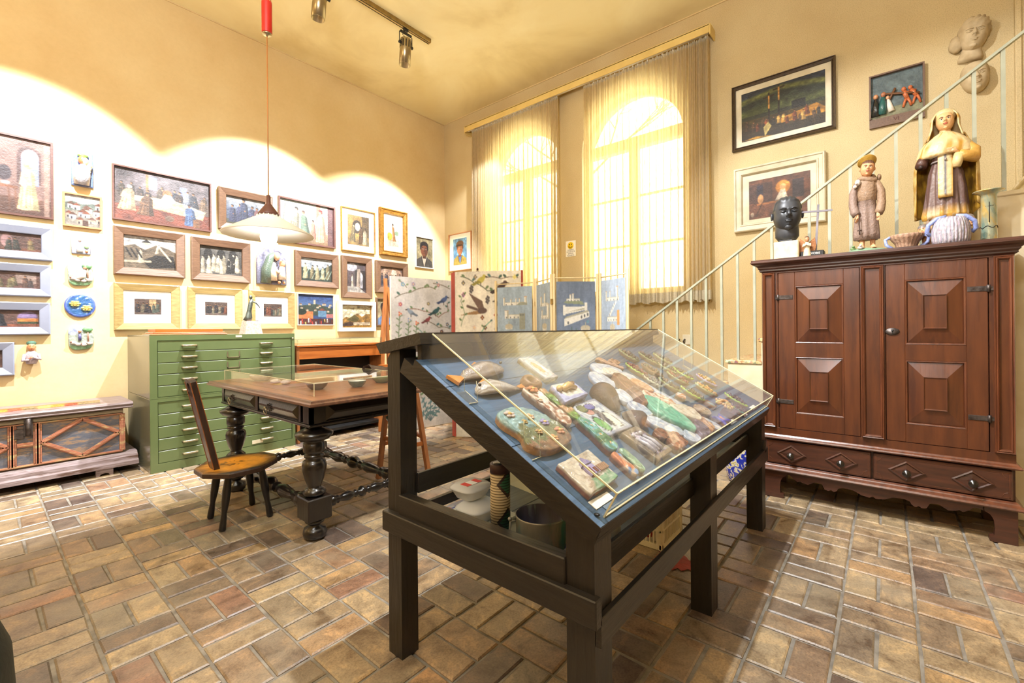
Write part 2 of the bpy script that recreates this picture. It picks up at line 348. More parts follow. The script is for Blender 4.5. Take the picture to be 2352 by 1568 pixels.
# ------------------------------------------------------------ flat painted pictures (colour per mesh point)
class Cv:
    def __init__(q, w, h, bg, seed=0, k=1.7):
        w, h = int(w*k), int(h*k)
        q.w, q.h = w, h; q.a = np.zeros((h, w, 3)); q.a[:] = np.array(bg)/255.; q.r = np.random.default_rng(seed)
        q.X, q.Y = np.meshgrid((np.arange(w)+.5)/w, 1-(np.arange(h)+.5)/h)     # x right, y up, 0..1
        q.asp = w/h
    def put(q, m, c, al=1.0):
        m = np.clip(m, 0, 1)[..., None]*al; q.a = q.a*(1-m)+np.array(c)/255.*m; return q
    def grad(q, y0, y1, c0, c1):
        t = np.clip((q.Y-y0)/(y1-y0), 0, 1)[..., None]; m = ((q.Y >= y0) & (q.Y <= y1))[..., None]
        q.a = np.where(m, np.array(c0)/255.*(1-t)+np.array(c1)/255.*t, q.a); return q
    def rect(q, x0, y0, x1, y1, c, al=1.0): return q.put(((q.X >= x0) & (q.X <= x1) & (q.Y >= y0) & (q.Y <= y1))*1., c, al)
    def ell(q, x, y, rx, ry, c, al=1.0, rot=0):
        dx, dy = q.X-x, q.Y-y
        if rot: dx, dy = dx*math.cos(rot)+dy/q.asp*math.sin(rot), (-dx*math.sin(rot)+dy/q.asp*math.cos(rot))*q.asp
        d = np.sqrt((dx/rx)**2+(dy/ry)**2); return q.put((1.08-d)/.16, c, al)
    def poly(q, pts, c, al=1.0):
        inside = np.zeros(q.X.shape, bool); n = len(pts)
        for i in range(n):
            x0, y0 = pts[i]; x1, y1 = pts[(i+1) % n]
            if y0 == y1: continue
            cond = ((y0 > q.Y) != (y1 > q.Y)) & (q.X < (x1-x0)*(q.Y-y0)/(y1-y0)+x0); inside ^= cond
        return q.put(inside*1., c, al)
    def line(q, pts, wd, c, al=1.0):
        for (x0, y0), (x1, y1) in zip(pts[:-1], pts[1:]):
            dx, dy = x1-x0, (y1-y0)/q.asp; L = dx*dx+dy*dy+1e-9
            t = np.clip(((q.X-x0)*dx+(q.Y-y0)/q.asp*dy)/L, 0, 1)
            d = np.hypot(q.X-x0-t*dx, (q.Y-y0)/q.asp-t*dy); q.put((wd-d)/wd*1.6+.2, c, al)
        return q
    def mottle(q, amt=.08, cells=9, y0=0, y1=1):
        for k in (1, 2, 4):
            g = q.r.normal(0, amt/k**.5, (cells*k+2, cells*k+2)); fx = q.X*cells*k; fy = q.Y*cells*k
            ix, iy = fx.astype(int), fy.astype(int); tx, ty = fx-ix, fy-iy
            n = (g[iy, ix]*(1-tx)+g[iy, ix+1]*tx)*(1-ty)+(g[iy+1, ix]*(1-tx)+g[iy+1, ix+1]*tx)*ty
            n = np.where((q.Y >= y0) & (q.Y <= y1), n, 0); q.a = np.clip(q.a*(1+n[..., None]), 0, 1)
        return q
    def fig(q, x, y, h, robe, skin=(200, 150, 110), lean=0, wide=1., hair=(60, 45, 40), halo=None, fold=None):
        a = q.asp; wd = h*.17*wide/a; X = lambda t, u: x+lean*h*t*.9/a+u*wd; Y = lambda t: y+h*t
        dk = fold or tuple(v*.66 for v in robe); li = tuple(min(255, v*1.18+6) for v in robe)
        if halo: q.ell(X(.88, 0), Y(.9), h*.11/a, h*.11, halo)
        q.poly([(X(0, -1.05), Y(0)), (X(0, -.3), Y(-.015)), (X(0, .5), Y(.01)), (X(0, 1.1), Y(0)), (X(.3, .82), Y(.3)), (X(.55, .62), Y(.55)), (X(.72, .66), Y(.72)), (X(.8, .30), Y(.81)), (X(.8, -.30), Y(.81)), (X(.72, -.66), Y(.72)), (X(.55, -.62), Y(.55)), (X(.3, -.8), Y(.3))], robe)
        q.poly([(X(0, .45), Y(0)), (X(0, 1.1), Y(0)), (X(.3, .82), Y(.3)), (X(.72, .66), Y(.72)), (X(.78, .25), Y(.79)), (X(.4, .35), Y(.4))], dk, .7)
        for k in (-.7, -.2, .25): q.line([(X(0, k), Y(.02)), (X(.5, k*.6), Y(.5))], .0045, dk, .6)
        q.line([(X(0, -.45), Y(.05)), (X(.6, -.3), Y(.62))], .007, li, .7)
        q.line([(X(.70, -.55), Y(.70)), (X(.50, -.75), Y(.50)), (X(.46, .1), Y(.46))], .010, li, .8); q.ell(X(.46, .15), Y(.46), h*.03/a, h*.03, skin)
        q.ell(X(.88, 0), Y(.885), h*.052/a, h*.072, skin); q.ell(X(.9, .1), Y(.88), h*.03/a, h*.05, tuple(v*.8 for v in skin), .6); q.ell(X(.92, 0), Y(.942), h*.056/a, h*.030, hair); q.ell(X(.9, .26), Y(.905), h*.016/a, h*.05, hair)
        return q
    def flat(q):
        p = np.pad(q.a, ((1, 1), (1, 1), (0, 0)), 'edge'); H, W_ = q.a.shape[:2]
        c = sum(p[1+j:1+j+H, 1+i:1+i+W_]*k for j, i, k in ((0, 0, .4), (1, 0, .15), (-1, 0, .15), (0, 1, .15), (0, -1, .15))); return np.where(c <= .04045, c/12.92, ((c+.055)/1.055)**2.4)
def print_mesh(mb, cv, fn, relief=0.0):
    """a sheet of points coloured by the canvas; fn(u 0..1 right, v 0..1 up) gives the place"""
    L = cv.flat(); h, w = cv.h, cv.w; vs = []; cs = []
    lum = L.mean(axis=2)
    for j in range(h):
        for i in range(w):
            vs.append(fn(i/(w-1), 1-j/(h-1), relief*lum[j, i])); cs.append(tuple(L[j, i]))
    fs = [(j*w+i, (j+1)*w+i, (j+1)*w+i+1, j*w+i+1) for j in range(h-1) for i in range(w-1)]
    mb.add(vs, fs, True, cs)

# ------------------------------------------------------------ heads and faces
def head(mb, c, R, sz=.1, nu=28, nv=20, hair=None, skin=(1, 1, 1), haircol=None, ears=True, hairline=.35, beard=False, feat=None):
    """face towards local +y, up +z; sz = height of the head"""
    g = lambda d, x, z, wx, wz: math.exp(-((d.x-x)/wx)**2-((d.z-z)/wz)**2)
    def fn(d):
        m = 1.0
        if d.y > 0:
            f = d.y
            m += .20*f*g(d, 0, -.14, .10, .13)+.12*f*g(d, 0, .02, .075, .17)            # nose
            m -= .10*f*(g(d, .30, .08, .15, .10)+g(d, -.30, .08, .15, .10))             # sockets
            m += .045*f*(g(d, .30, .07, .085, .05)+g(d, -.30, .07, .085, .05))          # lids
            m += .05*f*(g(d, .28, .22, .2, .07)+g(d, -.28, .22, .2, .07))               # brow
            m += .07*f*g(d, 0, -.42, .17, .055)+.06*f*g(d, 0, -.54, .13, .05)           # lips
            m -= .035*f*g(d, 0, -.48, .2, .025)
            m += .13*f*g(d, 0, -.78, .20, .16)                                          # chin
            m += .05*f*(g(d, .45, -.15, .18, .2)+g(d, -.45, -.15, .18, .2))             # cheeks
        if d.z < -.3: m -= .10*(abs(d.x))*(-d.z-.3)                                     # jaw narrows
        if hair and (d.z > hairline-.75*max(0, -d.y)-(.35 if d.y < .35 else 0)): m += hair(d)
        return m
    rs = []; cs = []; h2 = sz/2
    for j in range(nv+1):
        t = PI*j/nv; ring = []
        for k in range(nu):
            a = 2*PI*k/nu+PI/2; d = Vector((math.sin(t)*math.cos(a), math.sin(t)*math.sin(a), -math.cos(t)))
            q_ = (abs(d.x)**2.5+abs(d.y)**2.3+abs(d.z)**2.5)**(-1/2.45); jw = 1-.16*max(0, -d.z-.15)*q_ if d.z < 0 else 1
            p = Vector((d.x*.68*jw, d.y*.84, d.z*1.0))*h2*fn(d)*q_; ring.append(tuple(Vector(c)+R @ p))
            ishair = haircol and (d.z > hairline-.75*max(0, -d.y)-(.35 if d.y < .35 else 0))
            col = haircol if ishair else skin
            if feat and not ishair and d.y > 0:
                if g(d, .3, .06, .10, .05)+g(d, -.3, .06, .10, .05) > .5: col = feat[0]
                elif g(d, 0, -.47, .16, .06) > .5: col = feat[1]
                elif g(d, .3, .21, .16, .035)+g(d, -.3, .21, .16, .035) > .5: col = feat[0]
            cs.append(col)
        rs.append(ring)
    mb.rings(rs, False, True, cs)
    if ears:
        old = mb.col; mb.col = skin
        for sx in (-1, 1):
            mb.ball(Vector(c)+R @ Vector((sx*.74*h2, -.06*h2, .0)), h2*.22, .35, .6, 1, 8, 6, R)
        mb.col = old
def face_kit(mb, c, R, sz, skin, iris, lip, brow, white=None, k=1.0):
    h2 = sz/2
    def S(x, z, e=0): 
        t = max(.02, 1-abs(x/.68)**2.4-abs(z)**2.4); return tuple(Vector(c)+R @ Vector((x*h2, (.84*t**(1/2.4)+e)*h2, z*h2)))
    mb.col = skin
    mb.tube([S(0, .20, .0), S(0, .05, .06), S(0, -.10, .15), S(0, -.17, .16)], [h2*.06, h2*.07, h2*.10, h2*.085], 10)
    for sx in (-1, 1):
        mb.col = skin; mb.ball(S(sx*.085, -.16, .03), h2*.07, 1, 1, .8, 8, 6)
        mb.col = white or skin; mb.ball(S(sx*.26, .07, -.045), h2*.115, 1.15, .75, .62, 12, 8, R)
        mb.col = iris; mb.ball(S(sx*.26, .065, .02), h2*.05, 1, .6, 1, 8, 6, R)
        mb.col = brow if white else skin; mb.tube([S(sx*.13, .10, .02), S(sx*.26, .145, .035), S(sx*.40, .08, -.01)], h2*.022, 6)
        mb.col = brow; mb.tube([S(sx*.11, .22, .03), S(sx*.26, .27, .035), S(sx*.44, .21, .0)], [h2*.035, h2*.05, h2*.02], 7)
    mb.col = lip; mb.tube([S(x, -.385-.02*abs(x)*4+.012*math.cos(x*40), .035) for x in np.linspace(-.19, .19, 7)], [h2*.01, h2*.035, h2*.045, h2*.04, h2*.045, h2*.035, h2*.01], 7)
    mb.tube([S(x, -.465+.05*abs(x)*4*.5, .03) for x in np.linspace(-.16, .16, 7)], [h2*.01, h2*.04, h2*.05, h2*.055, h2*.05, h2*.04, h2*.01], 7)
    mb.col = skin; mb.ball(S(0, -.74, -.04), h2*.17, 1.1, .8, .8, 12, 8, R)
def hand(mb, c, R, ln, n=6, curl=.5):
    """palm at c, fingers along local +x, thumb side local +z, palm faces local -y"""
    V = lambda x, y, z: tuple(Vector(c)+R @ Vector((x*ln, y*ln, z*ln)))
    mb.tube([V(-.15, 0, 0), V(.1, 0, 0), V(.3, 0, 0), V(.46, 0, 0)], [ln*.11, ln*.17, ln*.20, ln*.16], 8)
    for k, (zz, L) in enumerate(((.15, .44), (.05, .50), (-.05, .46), (-.15, .36))):
        a = curl; mb.tube([V(.38, 0, zz), V(.5, 0, zz*1.1), V(.5+L*.5, -a*.12, zz*1.1), V(.5+L*(1-.35*a), -a*.36, zz*1.05)], [ln*.055, ln*.052, ln*.047, ln*.032], n)
    mb.tube([V(.05, 0, .13), V(.2, -.06, .28), V(.38, -.10, .30), V(.5, -.14, .27)], [ln*.065, ln*.06, ln*.05, ln*.035], n)
# ============================================================ THE SETTING
WX, WY, CH = 5.10, 5.72, 4.667
# floor: mortar bed with every near brick a part of its own
mb = MB(); mb.add([(-2.6, -2.4, -.007), (5.4, -2.4, -.007), (5.4, 6.0, -.007), (-2.6, 6.0, -.007)], [(0, 1, 2, 3)])
mb.box(-2.6, 5.4, -2.4, 6.0, -.2, -.04)
floor = struct('floor', mb, MW['mortar'])
def brick_geo(lx, ly, rnd):
    g = .0058; b = .006; j = lambda: rnd.uniform(-.0025, .0025); h = rnd.uniform(-.0015, .0015)
    lo = [(g+j(), g+j()), (lx-g+j(), g+j()), (lx-g+j(), ly-g+j()), (g+j(), ly-g+j())]
    cx, cy = lx/2, ly/2; ins = lambda p: (p[0]+(b if p[0] < cx else -b), p[1]+(b if p[1] < cy else -b))
    tl = [h+rnd.uniform(-.001, .001) for _ in range(4)]
    vs = [(x, y, -.03) for x, y in lo]+[(x, y, tl[k]-.0045) for k, (x, y) in enumerate(lo)]+[(*ins(p), tl[k]) for k, p in enumerate(lo)]
    fs = [(8, 9, 10, 11)]+[(i, (i+1) % 4, 4+(i+1) % 4, 4+i) for i in range(4)]+[(4+i, 4+(i+1) % 4, 8+(i+1) % 4, 8+i) for i in range(4)]
    return vs, fs
rb = random.Random(3); BM = {0: [], 1: []}
for o_ in (0, 1):
    for k in range(8):
        lx, ly = (BP, BP/2) if o_ == 0 else (BP/2, BP)
        g = brick_geo(lx, ly, rb); me = bpy.data.meshes.new('brick'); me.from_pydata(g[0], [], g[1]); me.materials.append(MW['brick']); BM[o_].append((me, g))
cells = []
for i in range(-12, 21):
    for j in range(-11, 23):
        x, y = BX+i*BP, BY+j*BP
        if x+BP > 5.12 or y+BP > 5.75: 
            if x > 5.1 or y > 5.72: continue
        o_ = 0 if (i+j) % 2 else 1
        for hf in (0, 1):
            px, py = (x, y+hf*BP/2) if o_ == 0 else (x+hf*BP/2, y)
            cx, cy = px+BP*.35, py+BP*.35
            R_ = cx*math.sin(YAW)-cy*math.cos(YAW); F_ = cx*math.cos(YAW)+cy*math.sin(YAW)
            vis = F_ > 1.42 and abs(R_) < 1.16*F_+.12
            cells.append((F_ if vis else 99+math.hypot(cx, cy), o_, px, py, vis))
cells.sort(key=lambda c: c[0])
mb = MB(); cnt = 0
for d, o_, px, py, vis in cells:
    me, g = BM[o_][rb.randrange(8)]
    if vis and cnt < 300:
        o = bpy.data.objects.new('brick', me); COL.objects.link(o); o.parent = floor; o.location = (px, py, 0); cnt += 1
    elif vis or d < 99+4.5: mb.add([(x+px, y+py, z) for x, y, z in g[0]], g[1])
mb.build('brick_paving', MW['brick'], floor, 'stuff')

# walls
def box_struct(name, mat, *a):
    m = MB(); m.box(*a); return struct(name, m, mat)
wallA = box_struct('wall_back', MW['wallA'], -2.6, WX+.3, WY, WY+.3, -.1, CH+.1)
box_struct('wall_left', MW['wallA'], -2.8, -2.6, -2.6, WY+.3, -.1, CH+.1)
box_struct('wall_front', MW['wallA'], -2.8, WX+.3, -2.6, -2.4, -.1, CH+.1)
box_struct('ceiling', MW['ceil'], -2.8, WX+.3, -2.6, WY+.3, CH, CH+.2)
# window wall with two arched openings
WINS = [(3.40, 4.70), (1.72, 3.04)]; SILL, SPR = 1.62, 3.50
def arch_z(y, w):
    c = (w[0]+w[1])/2; r = (w[1]-w[0])/2; t = max(0, 1-((y-c)/r)**2); return SPR+r*math.sqrt(t)*.92
mb = MB(); D = .30
def slab(y0, y1, z0, z1, z0b=None):
    z0b = z0 if z0b is None else z0b
    x0, x1 = WX, WX+D
    vs = [(x0, y0, z0), (x0, y1, z0b), (x0, y1, z1), (x0, y0, z1), (x1, y0, z0), (x1, y1, z0b), (x1, y1, z1), (x1, y0, z1)]
    mb.add(vs, [(3, 2, 1, 0), (4, 5, 6, 7), (0, 1, 5, 4), (2, 3, 7, 6)])
slab(-2.6, WINS[1][0], -.1, CH+.1); slab(WINS[1][1], WINS[0][0], -.1, CH+.1); slab(WINS[0][1], WY+.3, -.1, CH+.1)
for w_ in WINS:
    slab(w_[0], w_[1], -.1, SILL); n = 26
    for k in range(n):
        a0 = PI-PI*k/n; a1 = PI-PI*(k+1)/n; c = (w_[0]+w_[1])/2; r = (w_[1]-w_[0])/2
        y0, y1 = c+r*math.cos(a0), c+r*math.cos(a1); slab(y0, y1, arch_z(y0, w_), CH+.1, arch_z(y1, w_))
    for yy in w_: mb.add([(WX, yy, SILL), (WX+D, yy, SILL), (WX+D, yy, SPR), (WX, yy, SPR)], [(0, 1, 2, 3) if yy == w_[0] else (3, 2, 1, 0)])
wallB = struct('wall_right', mb, MW['wallB'])
# pier at the far right of the window wall
mb = MB(); mb.box(WX-.035, WX+.05, -1.05, -.785, 0, CH, .004); mb.box(WX-.05, WX+.05, -.80, -.765, 0, CH, .006); struct('trim_1', mb, MW['wallB'])
# thin shadow-gap bead where walls meet the ceiling
mb = MB(); mb.box(-2.6, WX, WY-.012, WY, CH-.012, CH); mb.box(WX-.012, WX, -2.4, WY, CH-.012, CH); struct('trim_2', mb, MW['wallA'])
# windows: frame with arch, transom, mullion, glazing bars; panes
K['winframe'] = M('cream_window_frame', s(226, 212, 160), s(206, 192, 142), .5, bmp=.05)
for wi, w_ in enumerate(WINS):
    x0, x1 = WX+.12, WX+.18; c = (w_[0]+w_[1])/2; r = (w_[1]-w_[0])/2
    mb = MB(); root = None
    t = .055
    mb.box(x0, x1, w_[0], w_[0]+t, SILL, SPR); mb.box(x0, x1, w_[1]-t, w_[1], SILL, SPR); mb.box(x0, x1, w_[0], w_[1], SILL, SILL+t*1.3)
    n = 22; outer = []; inner = []
    for k in range(n+1):
        a = PI*k/n; outer.append((c+r*math.cos(a), SPR+r*.92*math.sin(a))); inner.append((c+(r-t)*math.cos(a), SPR+(r*.92-t)*math.sin(a)))
    for k in range(n):
        q = [outer[k], outer[k+1], inner[k+1], inner[k]]; mb.prism(q, lambda a, b, d: (d, a, b), x0, x1)
    mb.box(x0-.02, x1+.02, w_[0], w_[1], SPR-.07, SPR+.06)                     # transom
    mb.box(x0-.01, x1+.01, c-.055, c+.055, SILL, SPR)                          # meeting stiles
    f = struct('window_%d' % (wi+1), mb, K['winframe'])
    for k in (-1, 1):
        m2 = MB(); yy = c+k*r*.5
        for zz in (SILL+.62, SILL+1.22): m2.box(x0+.015, x1-.015, min(c, c+k*r), max(c, c+k*r), zz-.012, zz+.012)
        m2.build('glazing_bar', 'winframe', f)
    for (ya, yb) in ((w_[0]+t, c-.05), (c+.05, w_[1]-t)):
        m2 = MB(); m2.box(x0+.028, x0+.033, ya, yb, SILL+.06, SPR-.06); m2.build('pane', 'pane', f)
    m2 = MB(); pts = [(c+(r-t)*math.cos(PI*k/n), SPR+.06+(r*.92-t-.06)*math.sin(PI*k/n)) for k in range(n+1)]
    m2.prism(pts, lambda a, b, d: (d, a, b), x0+.028, x0+.033); m2.build('pane', 'pane', f)
    m2 = MB(); m2.box(WX-.03, WX+.12, w_[0]-.03, w_[1]+.03, SILL-.035, SILL); m2.build('window_sill', 'winframe', f)

# masonry stair up the window wall
SX = 4.15; RISE, RUN = .187, .258
st = MB(); st.box(SX+.03, WX, -1.3, .02, 0, .05); stair = None
K['mosaic'] = None
def mosaic_mat():
    m, t, b = nt_new('broken_tile_mosaic')
    tc = t.nodes.new('ShaderNodeTexCoord'); v = t.nodes.new('ShaderNodeTexVoronoi'); v.inputs['Scale'].default_value = 55; t.links.new(tc.outputs['Object'], v.inputs[0])
    sp = t.nodes.new('ShaderNodeSeparateColor'); t.links.new(v.outputs['Color'], sp.inputs[0])
    c = ramp(t, sp.outputs[0], [(0, s(206, 176, 120)), (.3, s(224, 206, 160)), (.5, s(176, 96, 60)), (.62, s(230, 214, 180)), (.8, s(120, 134, 96)), (.9, s(196, 150, 90)), (1, s(108, 70, 110))])
    t.links.new(c, b.inputs['Base Color']); b.inputs['Roughness'].default_value = .35; bump(t, b, v.outputs['Distance'], .4, .004); return m
K['mosaic'] = mosaic_mat()
staircase = thing('staircase', 'plastered masonry stair rising along the window wall behind the wardrobe', 'stairs', (SX+.4, 1.0, 0))
for k in range(-4, 9):
    ztop = .934+RISE*k; y1 = 1.05-RUN*k; y0 = y1-RUN
    if k == 8: y0 = -2.35
    if k == 6: y1, = (-.26-.18,) if False else (y1,)
    m = MB(); m.box(SX+.012, WX-.003, y0, y1, 0, ztop-.03); m.build('step', 'whitewash', staircase)
    m = MB(); m.box(SX, WX-.003, y0-.004, y1+.022, ztop-.03, ztop, .006); m.build('tread', 'mosaic' if k < 3 else 'whitewash', staircase)
# railing
RZ = lambda y: 1.259+.7187*(1.796-y)
rail = thing('stair_railing', 'grey-green painted iron stair railing with a sloping handrail', 'railing', (SX+.03, .6, 0))
m = MB(); m.beam((SX+.03, 2.12, RZ(2.12)), (SX+.03, -1.6, RZ(-1.6)), .038, .016, (0, .58, .81)); m.build('handrail', 'railmetal', rail)
y = 2.0+.005
while y > -1.5:
    kk = math.floor((1.05-y)/RUN); zb = max(0, .934+RISE*kk)
    m = MB(); m.box(SX+.02, SX+.04, y-.010, y+.010, zb-.01, RZ(y)-.008); m.build('baluster', 'railmetal', rail); y -= .1292
# ============================================================ CURTAINS AND THEIR BOX
def curtain_mat():
    m, t, b = nt_new('linen_gauze'); N = t.nodes; L = t.links; out = N['Material Output']
    col = s(206, 194, 164); b.inputs['Base Color'].default_value = (*col, 1); b.inputs['Roughness'].default_value = .9
    n = noise(t, 14, (1, 30, 1.2), 4, .7, True); n2 = noise(t, 90, (1, 1, 1), 2, .6, True)
    tl = N.new('ShaderNodeBsdfTranslucent'); tl.inputs[0].default_value = (*s(236, 214, 150), 1)
    tr = N.new('ShaderNodeBsdfTransparent'); tr.inputs[0].default_value = (1, .98, .86, 1)
    m1 = N.new('ShaderNodeMixShader'); m1.inputs[0].default_value = .50; L.new(b.outputs[0], m1.inputs[1]); L.new(tl.outputs[0], m1.inputs[2])
    f = ramp(t, n, [(.35, (.03,)*3), (.65, (.26,)*3)]); 
    m2 = N.new('ShaderNodeMixShader'); L.new(f, m2.inputs[0]); L.new(m1.outputs[0], m2.inputs[1]); L.new(tr.outputs[0], m2.inputs[2])
    L.new(m2.outputs[0], out.inputs[0]); bump(t, b, n2, .2, .002); return m
K['curtain'] = curtain_mat()
def curtain(label, ya, yb, ztop, zbot, bunch, seed):
    """ya>yb (left to right seen from the room); bunch(u) gives the local fold density"""
    nU, nV = 420, 26; r = random.Random(seed); ph = [r.uniform(0, 6) for _ in range(5)]
    us = np.linspace(0, 1, nU); dens = np.array([bunch(u) for u in us]); cum = np.cumsum(dens); cum = cum/cum[-1]
    vs = []; mb = MB()
    for j in range(nV+1):
        v = j/nV; z = ztop+(zbot-ztop)*v
        for i, u in enumerate(us):
            ac = .012+.018*min(1, (dens[i]-1)/2)+.012*v
            p = cum[i]*math.pi*2*46
            a = math.sin(p+ph[0]+.5*math.sin(v*2+u*7))*.6+math.sin(p*.5+ph[1]+v*1.1)*.45*(1 if v > .02 else .3)+.25*math.sin(p*.23+ph[2])
            x = WX-.12-ac*a*1.5-.004*math.sin(p*2.3); y = ya+(yb-ya)*u+.006*math.sin(p*.5+ph[3])*v
            zz = z+(.012*math.sin(p*.23+ph[2]) if j == nV else 0)
            vs.append((x, y, zz))
    fs = [(j*nU+i, (j+1)*nU+i, (j+1)*nU+i+1, j*nU+i+1) for j in range(nV) for i in range(nU-1)]
    mb.add(vs, fs, True)
    root = thing('curtain', label, 'curtain', (WX-.12, (ya+yb)/2, zbot))
    mb.build('cloth', 'curtain', root)
    hb = MB(); j = nV; hem = [(x-.006, y, zbot+.11) for x, y, z in vs[nV*nU:]]; lo = [(x-.006, y, z-.002) for x, y, z in vs[nV*nU:]]
    hb.add(hem+lo, [(i, nU+i, nU+i+1, i+1) for i in range(nU-1)], True); hb.build('hem', 'linen', root)
    tb = MB(); tp = [(x-.004, y, ztop) for x, y, z in vs[:nU]]; t2 = [(x-.004, y, ztop-.035) for x, y, z in vs[:nU]]
    tb.add(tp+t2, [(i, nU+i, nU+i+1, i+1) for i in range(nU-1)], True); tb.build('heading_tape', 'linen', root)
    for k in range(26):
        u = (k+.5)/26; i = int(u*nU); hx, hy, hz = vs[i]; q = MB(); q.box(WX-.125, WX-.115, hy-.004, hy+.004, ztop-.01, ztop+.012); q.build('glider', 'white_enamel', root)
    return root
curtain('sheer linen curtain over the left window, behind the painted screens', 4.93, 3.32, 4.30, 1.52, lambda u: 1+1.6*max(0, 1-u/.13)+1.2*max(0, (u-.9)/.1), 3)
curtain('sheer linen curtain over the right window, gathered thick at its right edge', 2.94, 1.42, 4.29, 1.50, lambda u: 1+1.8*max(0, (u-.78)/.22)+.8*max(0, 1-u/.08), 5)
m = MB(); m.box(WX-.17, WX-.155, 1.40, 5.05, 4.30, 4.385, .003); m.box(WX-.17, WX, 1.385, 1.40, 4.28, 4.39, .003); m.box(WX-.17, WX, 5.05, 5.065, 4.28, 4.39, .003); m.box(WX-.17, WX, 1.40, 5.05, 4.375, 4.39)
K['pelmet'] = M('cream_painted_pelmet', s(226, 200, 128), s(216, 188, 116), .5, bmp=.03)
pel = thing('curtain_box', 'long cream curtain box high across both windows', 'pelmet', (WX-.1, 3.2, 4.28)); m.build('fascia', 'pelmet', pel)
m = MB(); m.box(WX-.135, WX-.11, 1.42, 5.03, 4.315, 4.335); m.build('curtain_track', 'white_enamel', pel)

# ============================================================ PICTURES
def wallfn(wall):
    if wall == 'A': return lambda a, z, d: (a, WY-d, z)
    return lambda a, z, d: (WX-d, -a, z)            # on the window wall a = -y so that a grows to the right
def picture(label, wall, a0, a1, z0, z1, fw, fmat, depth=.03, prof='slope', inner=None, art=None, cv=None, gain=None, cat='painting', name='framed_painting', group=None, lip=.006, mount=False, glass=False, artmat='art', relief=0.0):
    if wall == 'B': a0, a1 = -a0, -a1; 
    if wall == 'B' and art: art = (-art[0], -art[1], art[2], art[3])
    fn = wallfn(wall); root = thing(name, label, cat, fn((a0+a1)/2, z0, 0), group); cv.a = cv.a**1.30*(.72 if wall == 'A' else .95)
    m = MB(); O = [(a0, z0), (a1, z0), (a1, z1), (a0, z1)]
    def off(t): return [(a0+t, z0+t), (a1-t, z0+t), (a1-t, z1-t), (a0+t, z1-t)]
    if prof == 'slope': P = [(0, 0), (0, depth), (.008, depth+.004), (fw-.004, depth-.014), (fw, depth-.018), (fw, .004)]
    elif prof == 'flat': P = [(0, 0), (0, depth), (fw, depth), (fw, .004)]
    elif prof == 'mould': P = [(0, 0), (0, depth), (fw*.12, depth+.010), (fw*.25, depth+.008), (fw*.32, depth-.004), (fw*.7, depth-.012), (fw*.78, depth-.004), (fw*.9, depth-.006), (fw, depth-.022), (fw, .004)]
    rs = [[fn(a, z, d) for a, z in off(t)] for t, d in P]
    n0 = 4; vs = [p for r in rs for p in r]; fs = []
    for k in range(len(rs)-1):
        for i in range(4): fs.append((k*4+i, k*4+(i+1) % 4, (k+1)*4+(i+1) % 4, (k+1)*4+i))
    # split mitres: four mouldings in one frame
    m.add(vs, fs, False); m.build('frame', fmat, root)
    inr = (a0+fw, a1-fw, z0+fw, z1-fw)
    if mount or art:
        m = MB(); m.prism([(inr[0]-.001, inr[2]-.001), (inr[1]+.001, inr[2]-.001), (inr[1]+.001, inr[3]+.001), (inr[0]-.001, inr[3]+.001)], fn, .004, .010); m.build('mount', 'mount' if mount is True or not mount else mount, root)
    A = art or inr; d_ = .012 if (mount or art) else .010
    m = MB(); print_mesh(m, cv, lambda u, v, r: fn(A[0]+(A[1]-A[0])*u, A[2]+(A[3]-A[2])*v, d_+r), relief); 
    m.prism([(A[0], A[2]), (A[1], A[2]), (A[1], A[3]), (A[0], A[3])], fn, .004, d_-.001)
    m.build('canvas', artmat, root)
    if glass: m = MB(); m.prism([(inr[0], inr[2]), (inr[1], inr[2]), (inr[1], inr[3]), (inr[0], inr[3])], fn, depth-.016, depth-.014); m.build('glazing', 'pane', root)
    return root
def crowd(c, n, y, h, cols, seed, x0=.06, x1=.94, skin=(190, 140, 100), jit=.03, lean=.1, wide=1., hair=None):
    r = random.Random(seed)
    for k in range(n):
        x = x0+(x1-x0)*(k+.5)/n+r.uniform(-jit, jit)
        c.fig(x, y+r.uniform(-.06, .05), h*r.uniform(.78, 1.10), cols[r.randrange(len(cols))], skin, r.uniform(-lean, lean), wide, hair or (50, 40, 36))
    return c
# --- the pictures along the back wall
c = Cv(80, 86, (150, 116, 104), 1); c.grad(.0, .22, (120, 86, 74), (140, 104, 88)); c.rect(.0, .22, 1, 1, (170, 140, 132)); c.ell(.845, .78, .085, .12, (120, 90, 86)); c.rect(.76, .42, .93, .78, (120, 90, 86)); c.ell(.85, .76, .06, .11, (244, 246, 252)); c.rect(.79, .40, .91, .76, (170, 180, 206)); c.rect(.95, .0, .985, 1, (196, 168, 154)); c.poly([(0, .42), (.765, .36), (.765, .33), (0, .36)], (176, 124, 96)); c.line([(.745, .34), (.755, .10)], .008, (160, 116, 92)); c.line([(.70, .34), (.71, .06)], .008, (150, 106, 84)); c.ell(.67, .52, .05, .10, (90, 76, 84)); c.ell(.1, .5, .2, .14, (112, 92, 110)); c.fig(.835, .07, .66, (250, 236, 190), (226, 186, 150), 0, .62, (240, 232, 200)); c.ell(.68, .395, .03, .02, (236, 232, 226)); c.mottle(.07)
picture('large painting at the left edge: figure in a cream robe before an arched window', 'A', -.42, .453, 2.224, 2.908, .016, 'redframe', .03, 'flat', cv=c)
